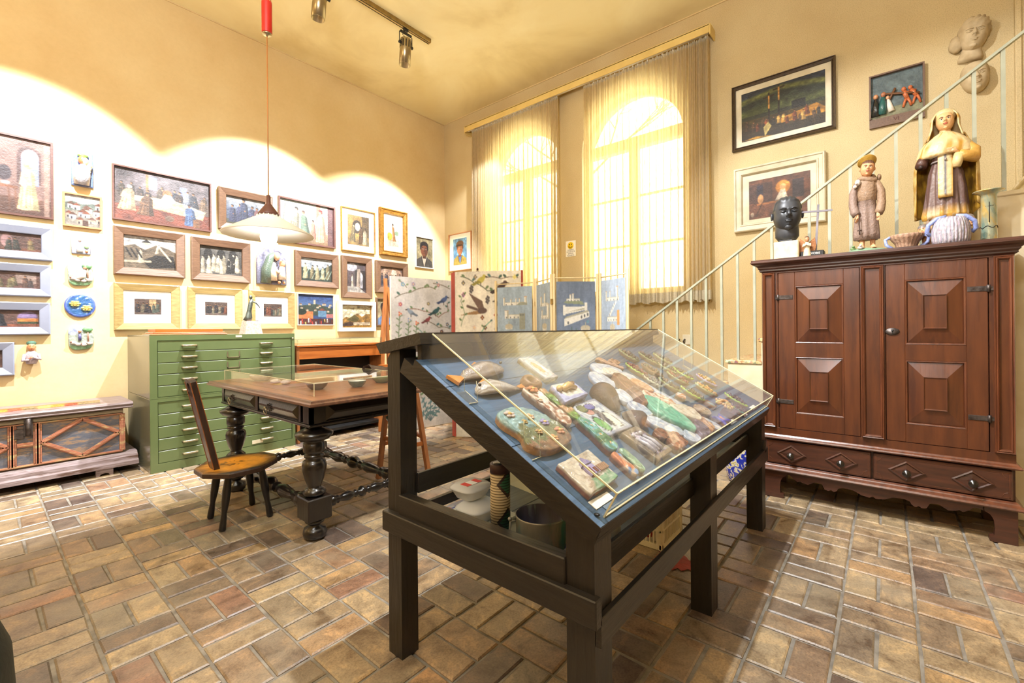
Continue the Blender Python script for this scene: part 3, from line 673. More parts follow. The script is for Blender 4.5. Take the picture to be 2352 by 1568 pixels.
wfs = [('grey sloped frame with a small procession under arches, topmost of the left column', -.176, .443, 1.853, 2.142, (.163-.26, .378, 1.918, 2.069), 0),
       ('grey sloped frame with small robed figures indoors, second of the left column', -.176, .433, 1.534, 1.812, (-.10, .373, 1.595, 1.747), 1),
       ('grey sloped frame with a figure between two sunset arches, third of the left column', -.176, .427, 1.202, 1.482, (-.10, .367, 1.267, 1.422), 2),
       ('grey sloped frame at the left edge, lowest, left of the small wall bust', -.32, .211, .860, 1.141, (-.25, .152, .927, 1.081), 3)]
for lb, a0, a1, z0, z1, A, k in wfs:
    c = Cv(70, 28, (128, 100, 92), 10+k)
    if k == 0: [c.ell(x, .55, .07, .35, (196, 160, 158)) for x in (.1, .33, .58)]; c.rect(0, 0, 1, .18, (150, 104, 84)); crowd(c, 6, .1, .7, [(70, 70, 76), (170, 150, 110), (90, 90, 84), (190, 150, 150)], 4)
    if k == 1: c.rect(.7, .3, .95, .9, (170, 150, 140)); c.rect(0, 0, 1, .2, (140, 106, 96)); crowd(c, 9, .1, .66, [(96, 84, 84), (150, 140, 110), (80, 80, 78), (120, 96, 86)], 5)
    if k == 2: [(c.ell(x, .55, .13, .36, (170, 150, 190)), c.rect(x-.13, .3, x+.13, .5, (216, 150, 90)), c.rect(x-.13, .2, x+.13, .32, (90, 100, 70))) for x in (.15, .85)]; c.rect(0, 0, 1, .16, (160, 104, 80)); c.fig(.48, .06, .9, (66, 70, 84), (150, 120, 110), 0, 1.9)
    if k == 3: crowd(c, 5, .1, .7, [(84, 76, 80), (120, 96, 80)], 6)
    c.mottle(.09)
    picture(lb, 'A', a0, a1, z0, z1, .068, 'greyframe', .045, 'slope', cv=c)
c = Cv(52, 44, (176, 170, 160), 20); c.grad(.62, 1, (200, 200, 196), (226, 226, 222)); c.poly([(0, .72), (.2, .8), (.5, .72), (.8, .78), (1, .68), (1, .5), (0, .5)], (140, 150, 140)); r = random.Random(2)
for k in range(16):
    x, y = r.uniform(0, .9), .05+.55*(1-k/16); c.rect(x, y, x+.2, y+.13, r.choice([(236, 232, 226), (214, 196, 176), (200, 206, 220)])); c.poly([(x-.03, y+.13), (x+.1, y+.22), (x+.23, y+.13)], r.choice([(160, 100, 76), (130, 96, 80)])); c.rect(x+.05, y, x+.09, y+.07, (90, 84, 90))
c.rect(.5, 0, .66, .2, (110, 80, 66)); c.mottle(.06); picture('small painting of white village houses in a thin orange-wood frame', 'A', .511, .775, 2.186, 2.494, .014, 'orangeframe', .028, 'flat', cv=c)
c = Cv(120, 80, (120, 104, 96), 21); c.rect(0, .55, 1, 1, (132, 122, 124)); c.rect(.34, .66, .42, .92, (150, 160, 210)); c.rect(.66, .6, .74, .82, (140, 146, 190)); c.rect(.31, .6, .34, .95, (170, 130, 90)); c.rect(0, 0, 1, .3, (140, 84, 66))
crowd(c, 11, .42, .34, [(96, 84, 72), (70, 72, 80), (130, 110, 90), (80, 66, 60), (146, 150, 160)], 8, .06, .96, wide=1.4); c.poly([(.10, .50), (.60, .52), (.96, .38), (.92, .30), (.5, .36), (.12, .42)], (232, 212, 176)); c.poly([(.30, .38), (.94, .34), (.92, .2), (.34, .30)], (214, 188, 150)); c.ell(.53, .62, .05, .09, (196, 120, 80)); c.poly([(.46, .50), (.62, .50), (.56, .62), (.50, .62)], (236, 220, 200)); c.fig(.30, .14, .46, (120, 92, 70), (190, 150, 120), .1, 1.6); c.fig(.12, .2, .5, (214, 186, 150), (210, 190, 170), .1, 1.5, (220, 214, 206)); c.fig(.79, .05, .46, (96, 116, 150), (120, 90, 80), -.1, 1.5, (50, 44, 60)); c.rect(.81, .02, .88, .2, (150, 110, 80)); c.ell(.55, .14, .05, .06, (124, 100, 84)); c.mottle(.1, 14)
picture('large painting of a crowded supper at a long white table, red-brown frame', 'A', .849, 1.672, 2.307, 2.840, .014, 'redframe', .035, 'flat', cv=c)
def bw(seed, kind):
    c = Cv(86, 62, (196, 186, 166), seed); D_, Li, Md = (56, 52, 48), (228, 214, 188), (130, 116, 98)
    if kind == 'hill': c.grad(.6, 1, (214, 208, 200), (230, 228, 226)); c.poly([(0, .66), (.2, .74), (.4, .6), (.62, .78), (.85, .68), (1, .58), (1, 0), (0, 0)], Md); c.poly([(.35, .25), (.6, .45), (.95, .45), (1, .1), (.5, .02)], D_); c.rect(.36, .68, .50, .82, Li); c.poly([(.33, .82), (.43, .93), (.53, .82)], D_); c.fig(.32, .18, .46, Li, (210, 200, 180)); c.fig(.62, .5, .3, Li, (214, 200, 180), .25); c.line([(.02, .2), (.5, .24)], .03, Li); [c.line([(x, .6), (x+.1, .35)], .02, D_) for x in (.05, .14, .24)]; c.line([(.6, .85), (.9, .3)], .025, Li)
    if kind == 'arches': c.rect(0, 0, 1, 1, (120, 116, 110)); [c.ell(x, .7, .1, .22, D_) for x in (.2, .5, .78)]; crowd(c, 9, .08, .72, [Li, (206, 196, 176), D_, (170, 160, 140)], seed, skin=(214, 200, 180), hair=D_, wide=.8)
    if kind == 'sower': c.grad(.5, 1, (170, 180, 190), (220, 224, 226)); c.poly([(0, .6), (.3, .5), (.6, .5), (1, .8), (1, 0), (0, 0)], (70, 84, 76)); crowd(c, 5, .1, .66, [Li, (206, 196, 160), (150, 140, 110)], seed, skin=(200, 186, 160), hair=D_); [c.line([(x, .1), (x+.15, .5)], .015, (170, 186, 170)) for x in (.1, .35, .6, .75, .85)]
    if kind == 'arcade': c.rect(0, 0, 1, 1, (110, 96, 100)); c.ell(.25, .85, .3, .14, (210, 206, 214)); c.rect(.45, .1, 1, .75, (66, 56, 58)); c.ell(.72, .5, .14, .2, (210, 206, 210)); c.rect(.60, .15, .84, .5, (190, 186, 190)); c.fig(.3, .15, .5, (226, 214, 190), (200, 180, 160)); c.poly([(.5, .1), (.7, .1), (.72, .8), (.56, .8)], (180, 164, 150)); c.poly([(0, .2), (0, 0), (1, 0), (.6, .2)], (190, 184, 176))
    if kind == 'monks': c.rect(0, 0, 1, 1, (140, 116, 108)); c.ell(.5, .66, .5, .3, (190, 160, 140)); c.ell(.62, .72, .12, .16, (240, 226, 206)); crowd(c, 9, .06, .62, [(84, 80, 96), (110, 104, 120), (70, 64, 76)], seed, skin=(150, 126, 120), wide=.8)
    c.mottle(.1); return c
picture('brown wood frame with a grey hillside scene and a small hut', 'A', .854, 1.423, 1.777, 2.244, .075, 'oakframe', .05, 'slope', cv=bw(31, 'hill'))
picture('brown wood frame with a black and cream scene of standing figures under arches', 'A', 1.480, 2.055, 1.769, 2.235, .080, 'oakframe', .05, 'slope', cv=bw(32, 'arches'))
picture('brown wood frame with two robed figures and a tree trunk in green hills', 'A', 2.574, 3.150, 1.777, 2.230, .080, 'oakframe', .05, 'slope', cv=bw(33, 'sower'))
picture('upright brown wood frame with a figure in front of dark arcades', 'A', 3.203, 3.663, 1.661, 2.240, .083, 'oakframe', .05, 'slope', cv=bw(34, 'arcade'))
picture('brown wood frame with a row of bowed figures under a vault, behind the screen', 'A', 3.734, 4.297, 1.763, 2.231, .082, 'oakframe', .05, 'slope', cv=bw(35, 'monks'))
c = Cv(80, 60, (120, 130, 150), 36); c.grad(.6, 1, (150, 160, 176), (190, 190, 190)); c.rect(0, 0, 1, .18, (110, 110, 90)); crowd(c, 5, .1, .78, [(96, 100, 128), (80, 84, 110), (140, 104, 104), (90, 96, 120)], 9, .1, .9, wide=1.3); c.mottle(.08)
picture('brown wood frame with blue-robed walking figures, behind the pendant lamp', 'A', 1.739, 2.307, 2.362, 2.830, .078, 'oakframe', .05, 'slope', cv=c)
for k, (lb, a0, a1, A) in enumerate((('pale gilt frame with a wide white mount, leftmost of the three above the plan chest', .855, 1.377, (1.010, 1.224, 1.394, 1.549)), ('pale gilt frame with a wide white mount, middle of the three above the plan chest', 1.450, 1.971, (1.609, 1.826, 1.396, 1.542)), ('pale gilt frame with a wide white mount, behind the bronze figurine', 2.046, 2.564, (2.208, 2.420, 1.389, 1.543)))):
    c = Cv(56, 40, (120, 100, 90), 40+k); c.rect(0, 0, 1, .2, (130, 112, 104)); c.rect(.55, .3, .8, .95, (206, 180, 140)) if k == 0 else None; crowd(c, 6+k, .12, .68, [(110, 120, 110), (70, 66, 70), (140, 90, 70), (150, 140, 120)], 12+k, wide=1.1); c.mottle(.1)
    picture(lb, 'A', a0, a1, 1.236, 1.697, .072, 'goldframe', .035, 'slope', art=A, cv=c, mount=True, cat='painting')
c = Cv(84, 64, (200, 206, 200), 50); c.grad(0, .3, (150, 120, 90), (190, 180, 150)); c.rect(.88, 0, 1, 1, (130, 96, 96)); c.rect(.66, .3, .74, 1, (190, 140, 120)); c.line([(.1, .9), (.06, .4)], .01, (150, 150, 140)); c.fig(.24, .18, .7, (176, 170, 150), (220, 190, 160), .12, 1.2); c.fig(.46, .16, .66, (130, 150, 130), (210, 160, 130), -.1, 1.1, (110, 80, 60)); c.fig(.60, .14, .48, (214, 160, 140), (200, 150, 130), 0, 1); c.fig(.76, .08, .84, (236, 190, 160), (224, 176, 150), -.03, 1, (200, 60, 50)); c.mottle(.06)
picture('large light painting of figures sharing alms, thin dark frame, right of the lamp', 'A', 2.382, 3.120, 2.315, 2.871, .020, 'redframe', .035, 'flat', cv=c)
c = Cv(56, 70, (176, 146, 86), 51); c.rect(.66, .3, 1, 1, (120, 100, 70)); c.ell(.42, .62, .2, .22, (84, 66, 48)); c.ell(.46, .62, .12, .14, (206, 200, 186)); c.rect(0, 0, 1, .2, (160, 134, 84)); c.fig(.22, .1, .62, (140, 124, 90), (210, 190, 150), .1); c.fig(.62, .05, .6, (110, 84, 56), (150, 110, 80)); c.fig(.8, .05, .58, (186, 174, 150), (160, 130, 100)); c.mottle(.08)
picture('white-mounted picture of a robed figure greeting beggars, thin gilt frame', 'A', 3.209, 3.734, 2.312, 2.914, .012, 'gold', .03, 'flat', art=(3.306, 3.642, 2.410, 2.826), cv=c, mount=True)
c = Cv(36, 62, (240, 238, 226), 52); c.rect(0, 0, 1, .25, (226, 210, 190)); c.ell(.2, .36, .22, .14, (214, 206, 90)); c.ell(.8, .5, .2, .08, (170, 190, 160)); c.fig(.58, .2, .66, (196, 146, 90), (206, 150, 120), -.12, .7); c.mottle(.08)
picture('thick gilt moulded frame with a small standing figure in a white mount', 'A', 3.809, 4.300, 2.323, 3.021, .075, 'gold', .045, 'mould', art=(3.952, 4.157, 2.472, 2.877), cv=c, mount=True)
def portrait(seed, bgc, skin, hair, coat, shirt, cap=None, w=52, h=72):
    c = Cv(w, h, bgc, seed); c.mottle(.10, 6); dk = tuple(v*.72 for v in skin)
    c.poly([(.0, 0), (1, 0), (.95, .22), (.66, .36), (.34, .36), (.06, .24)], coat); c.poly([(.36, .36), (.5, .02), (.64, .36)], shirt); c.rect(.41, .30, .59, .48, dk)
    c.ell(.5, .60, .21, .225, skin); c.ell(.61, .58, .09, .18, dk, .6); c.ell(.5, .765, .225, .115, hair); c.ell(.295, .68, .035, .10, hair); c.ell(.705, .68, .035, .10, hair); c.ell(.5, .695, .15, .05, skin)
    for sx in (-1, 1): c.ell(.5+sx*.085, .625, .042, .018, (236, 226, 210)); c.ell(.5+sx*.085, .625, .018, .018, (30, 24, 22)); c.line([(.5+sx*.04, .665), (.5+sx*.13, .668)], .012, hair)
    c.line([(.5, .63), (.515, .545), (.49, .535)], .012, dk); c.line([(.44, .478), (.56, .478)], .014, tuple(v*.62 for v in skin)); c.ell(.5, .462, .045, .012, tuple(min(255, v*1.1) for v in skin))
    if cap: c.ell(.5, .80, .26, .11, cap); c.ell(.42, .735, .24, .035, tuple(v*.7 for v in cap))
    c.line([(.34, .36), (.42, .1)], .02, tuple(v*.6 for v in coat)); c.line([(.66, .36), (.58, .1)], .02, tuple(v*.6 for v in coat)); c.mottle(.05, 12); return c
picture('portrait of a dark-haired man in a grey jacket, narrow white frame near the corner', 'A', 4.460, 4.833, 2.203, 2.700, .014, 'whiteframe', .03, 'flat', cv=portrait(60, (170, 158, 124), (150, 96, 66), (40, 32, 34), (104, 98, 92), (226, 210, 190)))
picture('portrait of a young man in a blue shirt, brown frame beside the screen', 'A', 3.740, 4.039, 1.274, 1.687, .018, 'oakframe', .035, 'flat', cv=portrait(61, (196, 180, 146), (132, 82, 52), (48, 40, 42), (150, 176, 214), (120, 130, 160), h=70))
picture('portrait of a boy in a flat cap, white mount, thin orange frame', 'B', 5.601, 5.069, 2.172, 2.786, .012, 'orangeframe', .032, 'flat', art=(5.501, 5.185, 2.271, 2.699), cv=portrait(62, (130, 176, 210), (214, 150, 112), (110, 76, 50), (190, 170, 96), (110, 140, 190), (130, 96, 66)), mount=True)
c = Cv(84, 66, (70, 100, 150), 53); c.grad(.62, 1, (110, 140, 180), (60, 90, 150)); c.poly([(0, .6), (.3, .66), (.5, .7), (.8, .6), (1, .55), (1, .3), (0, .3)], (84, 100, 90)); r = random.Random(5)
for k in range(16): x = r.uniform(.05, .9); y = r.uniform(.38, .66); c.rect(x, y, x+.07, y+.05, (206, 196, 176)); c.poly([(x, y+.05), (x+.035, y+.08), (x+.07, y+.05)], (160, 120, 96))
c.rect(.44, .68, .49, .82, (214, 206, 186)); c.rect(.02, .2, .42, .44, (226, 150, 100)); c.ell(.1, .42, .14, .1, (50, 70, 60)); c.rect(.56, .26, .80, .46, (130, 170, 200)); c.poly([(.55, .46), (.68, .56), (.81, .46)], (150, 96, 80)); c.rect(.8, .22, 1, .36, (214, 150, 150)); c.rect(0, 0, 1, .2, (110, 60, 56)); crowd(c, 13, .03, .18, [(236, 236, 236), (200, 80, 70), (60, 60, 90), (220, 200, 120)], 7, skin=(110, 70, 50)); c.mottle(.06, 16)
picture('bright painting of a blue hill town with a crowd in its square', 'A', 2.603, 3.094, 1.283, 1.692, .010, 'creamframe', .03, 'flat', cv=c)
c = Cv(72, 48, (236, 226, 196), 54); c.poly([(0, .3), (.15, .45), (.3, .4), (.55, .62), (.7, .45), (.85, .6), (1, .6), (1, 0), (0, 0)], (170, 134, 76)); c.poly([(.15, .3), (.45, .56), (.62, .36), (.5, .2)], (120, 110, 66)); c.poly([(0, .1), (.3, .24), (.5, .1), (.3, 0), (0, 0)], (96, 70, 56)); c.rect(.4, .08, 1, .2, (214, 196, 170)); c.mottle(.13, 12)
picture('wide white frame with a small ochre landscape of round hills', 'A', 3.148, 3.721, 1.200, 1.619, .052, 'whiteframe', .05, 'flat', art=(3.206, 3.647, 1.269, 1.560), cv=c, mount='gold')
# --- pictures on the window wall above the wardrobe
c = Cv(110, 70, (60, 66, 48), 55); c.grad(.5, 1, (96, 104, 60), (40, 50, 66)); [c.line([(0, y), (.5, y+.12), (1, y+.02)], .05, k) for y, k in ((.9, (50, 60, 76)), (.78, (112, 116, 70)), (.68, (60, 70, 60)))]; c.grad(0, .42, (56, 46, 34), (90, 76, 40)); c.poly([(.5, .3), (.9, .42), (1, .3), (1, .2), (.5, .2)], (180, 136, 56)); c.rect(.62, .42, .78, .58, (40, 44, 44))
for x, t_ in ((.35, .86), (.47, .98)): c.line([(x, .3), (x, t_)], .012, (44, 34, 26)); c.line([(x-.06, t_-.08), (x+.06, t_-.06)], .012, (60, 44, 30)); c.line([(x, t_-.06), (x, t_-.3)], .012, (206, 160, 90))
crowd(c, 16, .2, .2, [(120, 70, 40), (60, 54, 44), (180, 150, 90), (90, 70, 50)], 11, .05, .95, wide=1.3); c.poly([(.3, .02), (.38, .2), (.34, .3), (.28, .2)], (206, 190, 130)); c.poly([(0, .02), (.2, .06), (.4, .0)], (190, 150, 60)); c.mottle(.12, 16)
picture('dark painting of crosses on a hill with cream mount and dark moulded frame', 'B', 1.220, .339, 3.035, 3.703, .036, 'darkframe', .035, 'mould', art=(1.132, .420, 3.118, 3.611), cv=c, mount='creamframe')
c = Cv(80, 60, (120, 84, 66), 56); c.rect(0, .4, .4, .9, (96, 72, 66)); c.rect(.14, .5, .24, .85, (66, 60, 76)); c.rect(.72, .4, .9, .85, (76, 64, 66)); c.ell(.57, .72, .12, .16, (206, 150, 80)); c.poly([(.42, .36), (.66, .36), (.6, .68), (.54, .68)], (206, 196, 180)); c.ell(.57, .72, .05, .08, (220, 176, 130)); c.poly([(.14, .38), (.66, .42), (.66, .36), (.14, .34)], (170, 120, 80)); c.line([(.22, .36), (.12, .06)], .012, (90, 66, 50)); c.line([(.5, .36), (.54, .1)], .02, (110, 76, 54)); c.ell(.2, .5, .05, .12, (190, 150, 110)); c.ell(.06, .12, .03, .06, (190, 170, 150)); c.mottle(.12, 10)
picture('white moulded frame with a dim workshop scene, behind the dark bust', 'B', 1.204, .420, 2.191, 2.843, .075, 'creamframe', .05, 'mould', art=(1.069, .542, 2.309, 2.699), cv=c, mount='creamframe')
# station VI: a relief in a wooden frame
stn = thing('relief_panel', 'wood-framed clay relief numbered VI with figures carrying a cross', 'relief', (WX, -.08, 2.952))
fn = wallfn('B'); A0, A1, Z0, Z1 = -.101, .260, 2.952, 3.406
m = MB()
for q in ((A0, A1, Z1-.012, Z1), (A0, A0+.012, Z0+.075, Z1-.012), (A1-.012, A1, Z0+.075, Z1-.012)): m.prism([(q[0], q[2]), (q[1], q[2]), (q[1], q[3]), (q[0], q[3])], fn, 0, .045)
m.prism([(A0, Z0), (A1, Z0), (A1, Z0+.075), (A0, Z0+.075)], fn, 0, .03); m.build('frame', 'oakframe', stn)
m = MB(); c = Cv(40, 44, (84, 98, 100), 57); c.rect(0, 0, 1, .22, (120, 120, 92)); c.mottle(.1); print_mesh(m, c, lambda u, v, r: fn(A0+.012+(A1-A0-.024)*u, Z0+.075+(Z1-Z0-.087)*v, .012+.01*math.exp(-((v-.1)/.2)**2))); m.build('ground', 'clay', stn)
def mini(m, a, z, h, robe, skin, d=.03, lean=0, legs=False):
    m.col = s(*robe); P = lambda x, y, k=1: fn(a+x*h, z+y*h, d*k)
    if legs:
        for sx in (-.09, .1): m.col = s(*skin); m.tube([P(sx*1.6, 0), P(sx, .24), P(0, .46)], [.05*h, .06*h, .08*h], 7)
        m.tube([P(0, .42), P(lean*.5, .78)], [.1*h, .1*h], 8); m.tube([P(lean*.5, .74), P(lean*.5+.2, .72)], [.05*h, .04*h], 6)
    else: m.tube([P(0, 0), P(lean*.3, .4), P(lean*.5, .78)], [.17*h, .14*h, .08*h], 9)
    m.col = s(*skin); m.ball(P(lean*.6, .9), .1*h, 1, 1, 1.2, 9, 7)
for nm, a, z, h, rb_, sk, lean, lg in (('figure', A0+.045, Z0+.095, .19, (34, 36, 36), (196, 140, 100), 0, 0), ('figure', A0+.085, Z0+.10, .19, (40, 96, 92), (170, 110, 80), .1, 0), ('figure', A0+.15, Z0+.11, .14, (236, 230, 216), (214, 160, 120), -.3, 0), ('figure', A0+.25, Z0+.12, .17, (180, 96, 56), (190, 104, 62), -.2, 1), ('figure', A0+.31, Z0+.13, .16, (30, 40, 60), (190, 104, 62), -.4, 1)):
    m = MB(); mini(m, a, z, h, rb_, sk, .028, lean, lg); m.build(nm, 'glaze', stn)
m = MB(); m.col = s(110, 72, 44); m.tube([fn(A0+.13, Z0+.20, .03), fn(A0+.175, Z0+.30, .035)], .009, 6); m.tube([fn(A0+.11, Z0+.27, .035), fn(A0+.33, Z0+.21, .035)], .009, 6); m.build('cross', 'clay', stn)
def text(body, parent, size, mat, M4, depth=.0006, spacing=1.0, align='CENTER'):
    cu = bpy.data.curves.new('lettering', 'FONT'); cu.body = body; cu.size = size; cu.align_x = align; cu.align_y = 'CENTER'; cu.extrude = depth; cu.space_line = spacing; cu.resolution_u = 2
    o = bpy.data.objects.new('tmp', cu); COL.objects.link(o); o.matrix_world = M4
    dg = bpy.context.evaluated_depsgraph_get(); me = bpy.data.meshes.new_from_object(o.evaluated_get(dg)); bpy.data.objects.remove(o)
    me.transform(Matrix.Translation(-wloc(parent)) @ M4); me.materials.clear(); me.materials.append(K[mat]); o = bpy.data.objects.new('lettering', me); COL.objects.link(o); o.parent = parent; return o
MWB = lambda y, z, d: Matrix.Translation((WX-d, y, z)) @ Matrix(((0, 0, -1, 0), (-1, 0, 0, 0), (0, 1, 0, 0), (0, 0, 0, 1)))
K['ink'] = M('black_ink', s(30, 28, 26), None, .7, bmp=0); K['darkred_ink'] = M('dark_red_ink', s(84, 40, 34), None, .7, bmp=0)
text('VI', stn, .045, 'darkred_ink', MWB(-.08, Z0+.038, .0305))
# smiley notice between the windows
sg = thing('notice', 'small white notice with a yellow smiling face between the two windows', 'sign', (WX, 3.22, 2.172))
m = MB(); m.box(WX-.006, WX, 3.145, 3.30, 2.172, 2.381, .002); m.build('plate', 'mount', sg)
K['yellow'] = M('sign_yellow', s(250, 214, 30), None, .5, bmp=0)
m = MB(); m.lathe([(.0, -.0085), (.046, -.0085), (.046, -.006), (.0, -.006)], (WX, 3.222, 2.318), 28, 'x', False); m.build('smiling_face', 'yellow', sg)
m = MB()
for dy in (.016, -.016): m.lathe([(.0, -.0095), (.0065, -.0095), (.0065, -.008), (0, -.008)], (WX, 3.222+dy, 2.333), 10, 'x', False, 1, 1.6)
m.tube([(WX-.009, 3.222+.028*math.cos(a), 2.318+.028*math.sin(a)) for a in np.linspace(PI*1.08, PI*1.92, 12)], .0028, 5); m.build('face_features', 'ink', sg)
text('SORRIA!\nVOCÊ ESTÁ\nSENDO\nFILMADO', sg, .026, 'ink', MWB(3.222, 2.222, .0065), .0003, .95)
# white switch plate with two hooks
sw = thing('wall_plate', 'cream plate with two small dark hooks, low on the wall under the stair rail', 'plate', (WX, 1.70, 1.023))
m = MB(); m.box(WX-.012, WX, 1.645, 1.755, 1.02, 1.135, .003); m.build('plate', 'creamframe', sw)
for yy in (1.79, 1.73): m = MB(); m.tube([(WX-.014, yy, 1.08), (WX-.03, yy, 1.075), (WX-.035, yy+.006, 1.06), (WX-.02, yy+.004, 1.04)], .009, 6); m.build('hook', 'iron', sw)
# ============================================================ CERAMICS ON THE BACK WALL
fa = wallfn('A')
def blob_plate(m, outline, cv, bx, d, relief, n_in=7):
    """pillow-like clay plaque: outline pts (a,z), coloured by canvas over box bx"""
    ca, cz = np.mean([p[0] for p in outline]), np.mean([p[1] for p in outline]); L = cv.flat(); vs = []; cs = []; N = len(outline)
    def col(a, z):
        i = min(cv.w-1, max(0, int((a-bx[0])/(bx[1]-bx[0])*cv.w))); j = min(cv.h-1, max(0, int((1-(z-bx[2])/(bx[3]-bx[2]))*cv.h))); return tuple(L[j, i])
    rings = [(1, 0), (1, d*.6), (.975, d*.9)]+[(1-(k+1)/(n_in+1)*.98, d) for k in range(n_in)]
    for t, dd in rings:
        for a, z in outline:
            aa, zz = ca+(a-ca)*t, cz+(z-cz)*t; c_ = col(aa, zz); vs.append((aa, zz, dd+(relief*(sum(c_)/3-.3)+.004*smoothnoise((aa, zz), 40) if t < .99 else 0))); cs.append(c_)
    fs = [(k*N+i, k*N+(i+1) % N, (k+1)*N+(i+1) % N, (k+1)*N+i) for k in range(len(rings)-1) for i in range(N)]+[tuple(range((len(rings)-1)*N, len(rings)*N))]
    return vs, fs, cs
def outline(cx, cz, rx, rz, n=40, wob=(), pw=2.0):
    r = []
    for k in range(n):
        a = 2*PI*k/n; q = (abs(math.cos(a))**pw+abs(math.sin(a))**pw)**(-1/pw)
        q *= 1+sum(am*math.cos(f*a+ph) for f, am, ph in wob); r.append((cx+rx*q*math.cos(a), cz+rz*q*math.sin(a)))
    return r
def wall_plaque(label, ol, cv, bx, d=.025, relief=.01, extra=None, name='ceramic_plaque', mat='glaze'):
    t = thing(name, label, 'plaque', fa((bx[0]+bx[1])/2, bx[2], 0)); m = MB(); vs, fs, cs = blob_plate(m, ol, cv, bx, d, relief)
    m.add([fa(*v) for v in vs], fs, True, cs); m.build('slab', mat, t)
    if extra: extra(t)
    return t
bx = (.569, .717, 2.568, 2.885); c = Cv(30, 60, (110, 134, 196), 70); c.mottle(.1)
def ex(t):
    m = MB(); P = lambda a, z, d: fa(.569+a*.148, 2.568+z*.317, d)
    m.col = s(190, 190, 200); m.tube([P(.45, .04, .03), P(.45, .3, .05), P(.5, .5, .05), P(.55, .62, .04)], [.055, .06, .05, .02], 12); m.tube([P(.25, .3, .05), P(.5, .28, .07), P(.75, .45, .06)], .02, 8); m.build('robe', 'glaze', t)
    m = MB(); m.col = s(190, 110, 70); m.ball(P(.5, .74, .045), .034, 1, .8, 1.25); m.col = s(236, 196, 160); m.ball(P(.6, .72, .055), .028, .9, .8, 1.2); m.build('head', 'glaze', t)
    m = MB(); m.col = s(110, 150, 70); m.ball(P(.52, .88, .035), .036, 1.1, .6, .5); m.build('wreath', 'glaze', t)
    m = MB(); m.col = s(226, 190, 150); m.ball(P(.8, .6, .05), .022); m.col = s(230, 210, 180); m.tube([P(.8, .56, .05), P(.62, .4, .07)], [.018, .024], 8); m.build('child', 'glaze', t)
wall_plaque('tall blue glazed tile of a mother and child with a green wreath', [(bx[0], bx[2]), (bx[1], bx[2]), (bx[1], bx[3]), (bx[0], bx[3])], c, bx, .022, 0, ex)
bx = (.567, .695, 1.943, 2.111); c = Cv(34, 44, (150, 158, 184), 71); c.ell(.25, .88, .2, .05, (236, 238, 244)); c.mottle(.05)
def ex(t):
    P = lambda a, z, d: fa(.567+a*.128, 1.943+z*.168, d)
    m = MB(); m.col = s(200, 198, 196); m.lathe([(.026, 0), (.018, .05), (.010, .09)], P(.42, .08, .012), 10); m.build('gown', 'glaze', t)
    m = MB(); m.col = s(226, 190, 160); m.ball(P(.43, .74, .016), .012); m.build('head', 'glaze', t)
    m = MB(); m.col = s(200, 120, 80); m.lathe([(.009, 0), (.013, .025)], P(.78, .08, .014), 9); m.col = s(120, 150, 110); m.ball(P(.78, .4, .016), .018, 1, .6, 1); m.build('potted_plant', 'glaze', t)
wall_plaque('small pale blue square tile with a white-gowned figure and a flowerpot', [(bx[0], bx[2]), (bx[1], bx[2]), (bx[1], bx[3]), (bx[0], bx[3])], c, bx, .014, 0, ex)
def sheep_pl(bx, seed, label, sit):
    c = Cv(50, 56, (150, 160, 150), seed); c.ell(.28, .82, .3, .2, (160, 170, 206)); c.ell(.78, .84, .2, .14, (96, 160, 120) if sit == 0 else (110, 160, 90)); c.rect(0, 0, 1, .2, (130, 170, 130)); c.ell(.5, .5, .4, .2, (160, 170, 156)); c.mottle(.08)
    a0, a1, z0, z1 = bx; W, H = a1-a0, z1-z0; P = lambda a, z, d: fa(a0+a*W, z0+z*H, d)
    def ex(t):
        m = MB(); m.col = s(240, 238, 230) if sit == 0 else s(84, 84, 130)
        if sit == 0: m.tube([P(.4, .3, .03), P(.6, .42, .045), P(.66, .66, .035)], [.016, .022, .014], 8)
        else: m.tube([P(.46, .4, .03), P(.46, .66, .03)], [.013, .010], 8)
        m.col = s(190, 130, 96); m.ball(P(.68 if sit == 0 else .46, .76, .035), .013); m.build('shepherd', 'glaze', t)
        m = MB(); m.col = s(150, 110, 90); m.tube([P(.8, .3, .025), P(.78, .72, .025)], .007, 6); m.col = s(110, 160, 110); m.ball(P(.78, .84, .025), .030, 1.2, .5, .8); m.build('tree', 'glaze', t)
        for k, (x, z) in enumerate(((.22, .3), (.4, .24), (.62, .22), (.85, .27))):
            m = MB(); m.col = s(186, 180, 172); m.ball(P(x, z, .03), .017, 1.4, .8, .9, 9, 6); m.col = s(120, 80, 60) if k % 2 == 0 else s(226, 210, 196); m.ball(P(x-.11, z+.03, .034), .008); m.build('sheep', 'glaze', t)
    wall_plaque(label, outline((a0+a1)/2, (z0+z1)/2, W*.5, H*.5, 44, ((3, .05, .4), (2, .04, 1.2)), 3), c, bx, .022, .006, ex)
sheep_pl((.538, .706, 1.646, 1.867), 72, 'lobed ceramic plaque with a seated shepherd and sheep, above the blue oval plate', 0)
sheep_pl((.537, .706, 1.055, 1.281), 73, 'lobed green ceramic plaque with a standing shepherd and a tree, below the blue oval plate', 1)
bx = (.515, .727, 1.356, 1.574); c = Cv(60, 60, (60, 84, 150), 74); c.ell(.5, .5, .5, .5, (88, 104, 186)); c.ell(.5, .5, .43, .43, (50, 92, 140)); r = random.Random(1)
for k in range(40): c.ell(r.uniform(.1, .9), r.uniform(.1, .9), .04, .014, r.choice([(110, 150, 190), (40, 60, 130), (180, 200, 224)]))
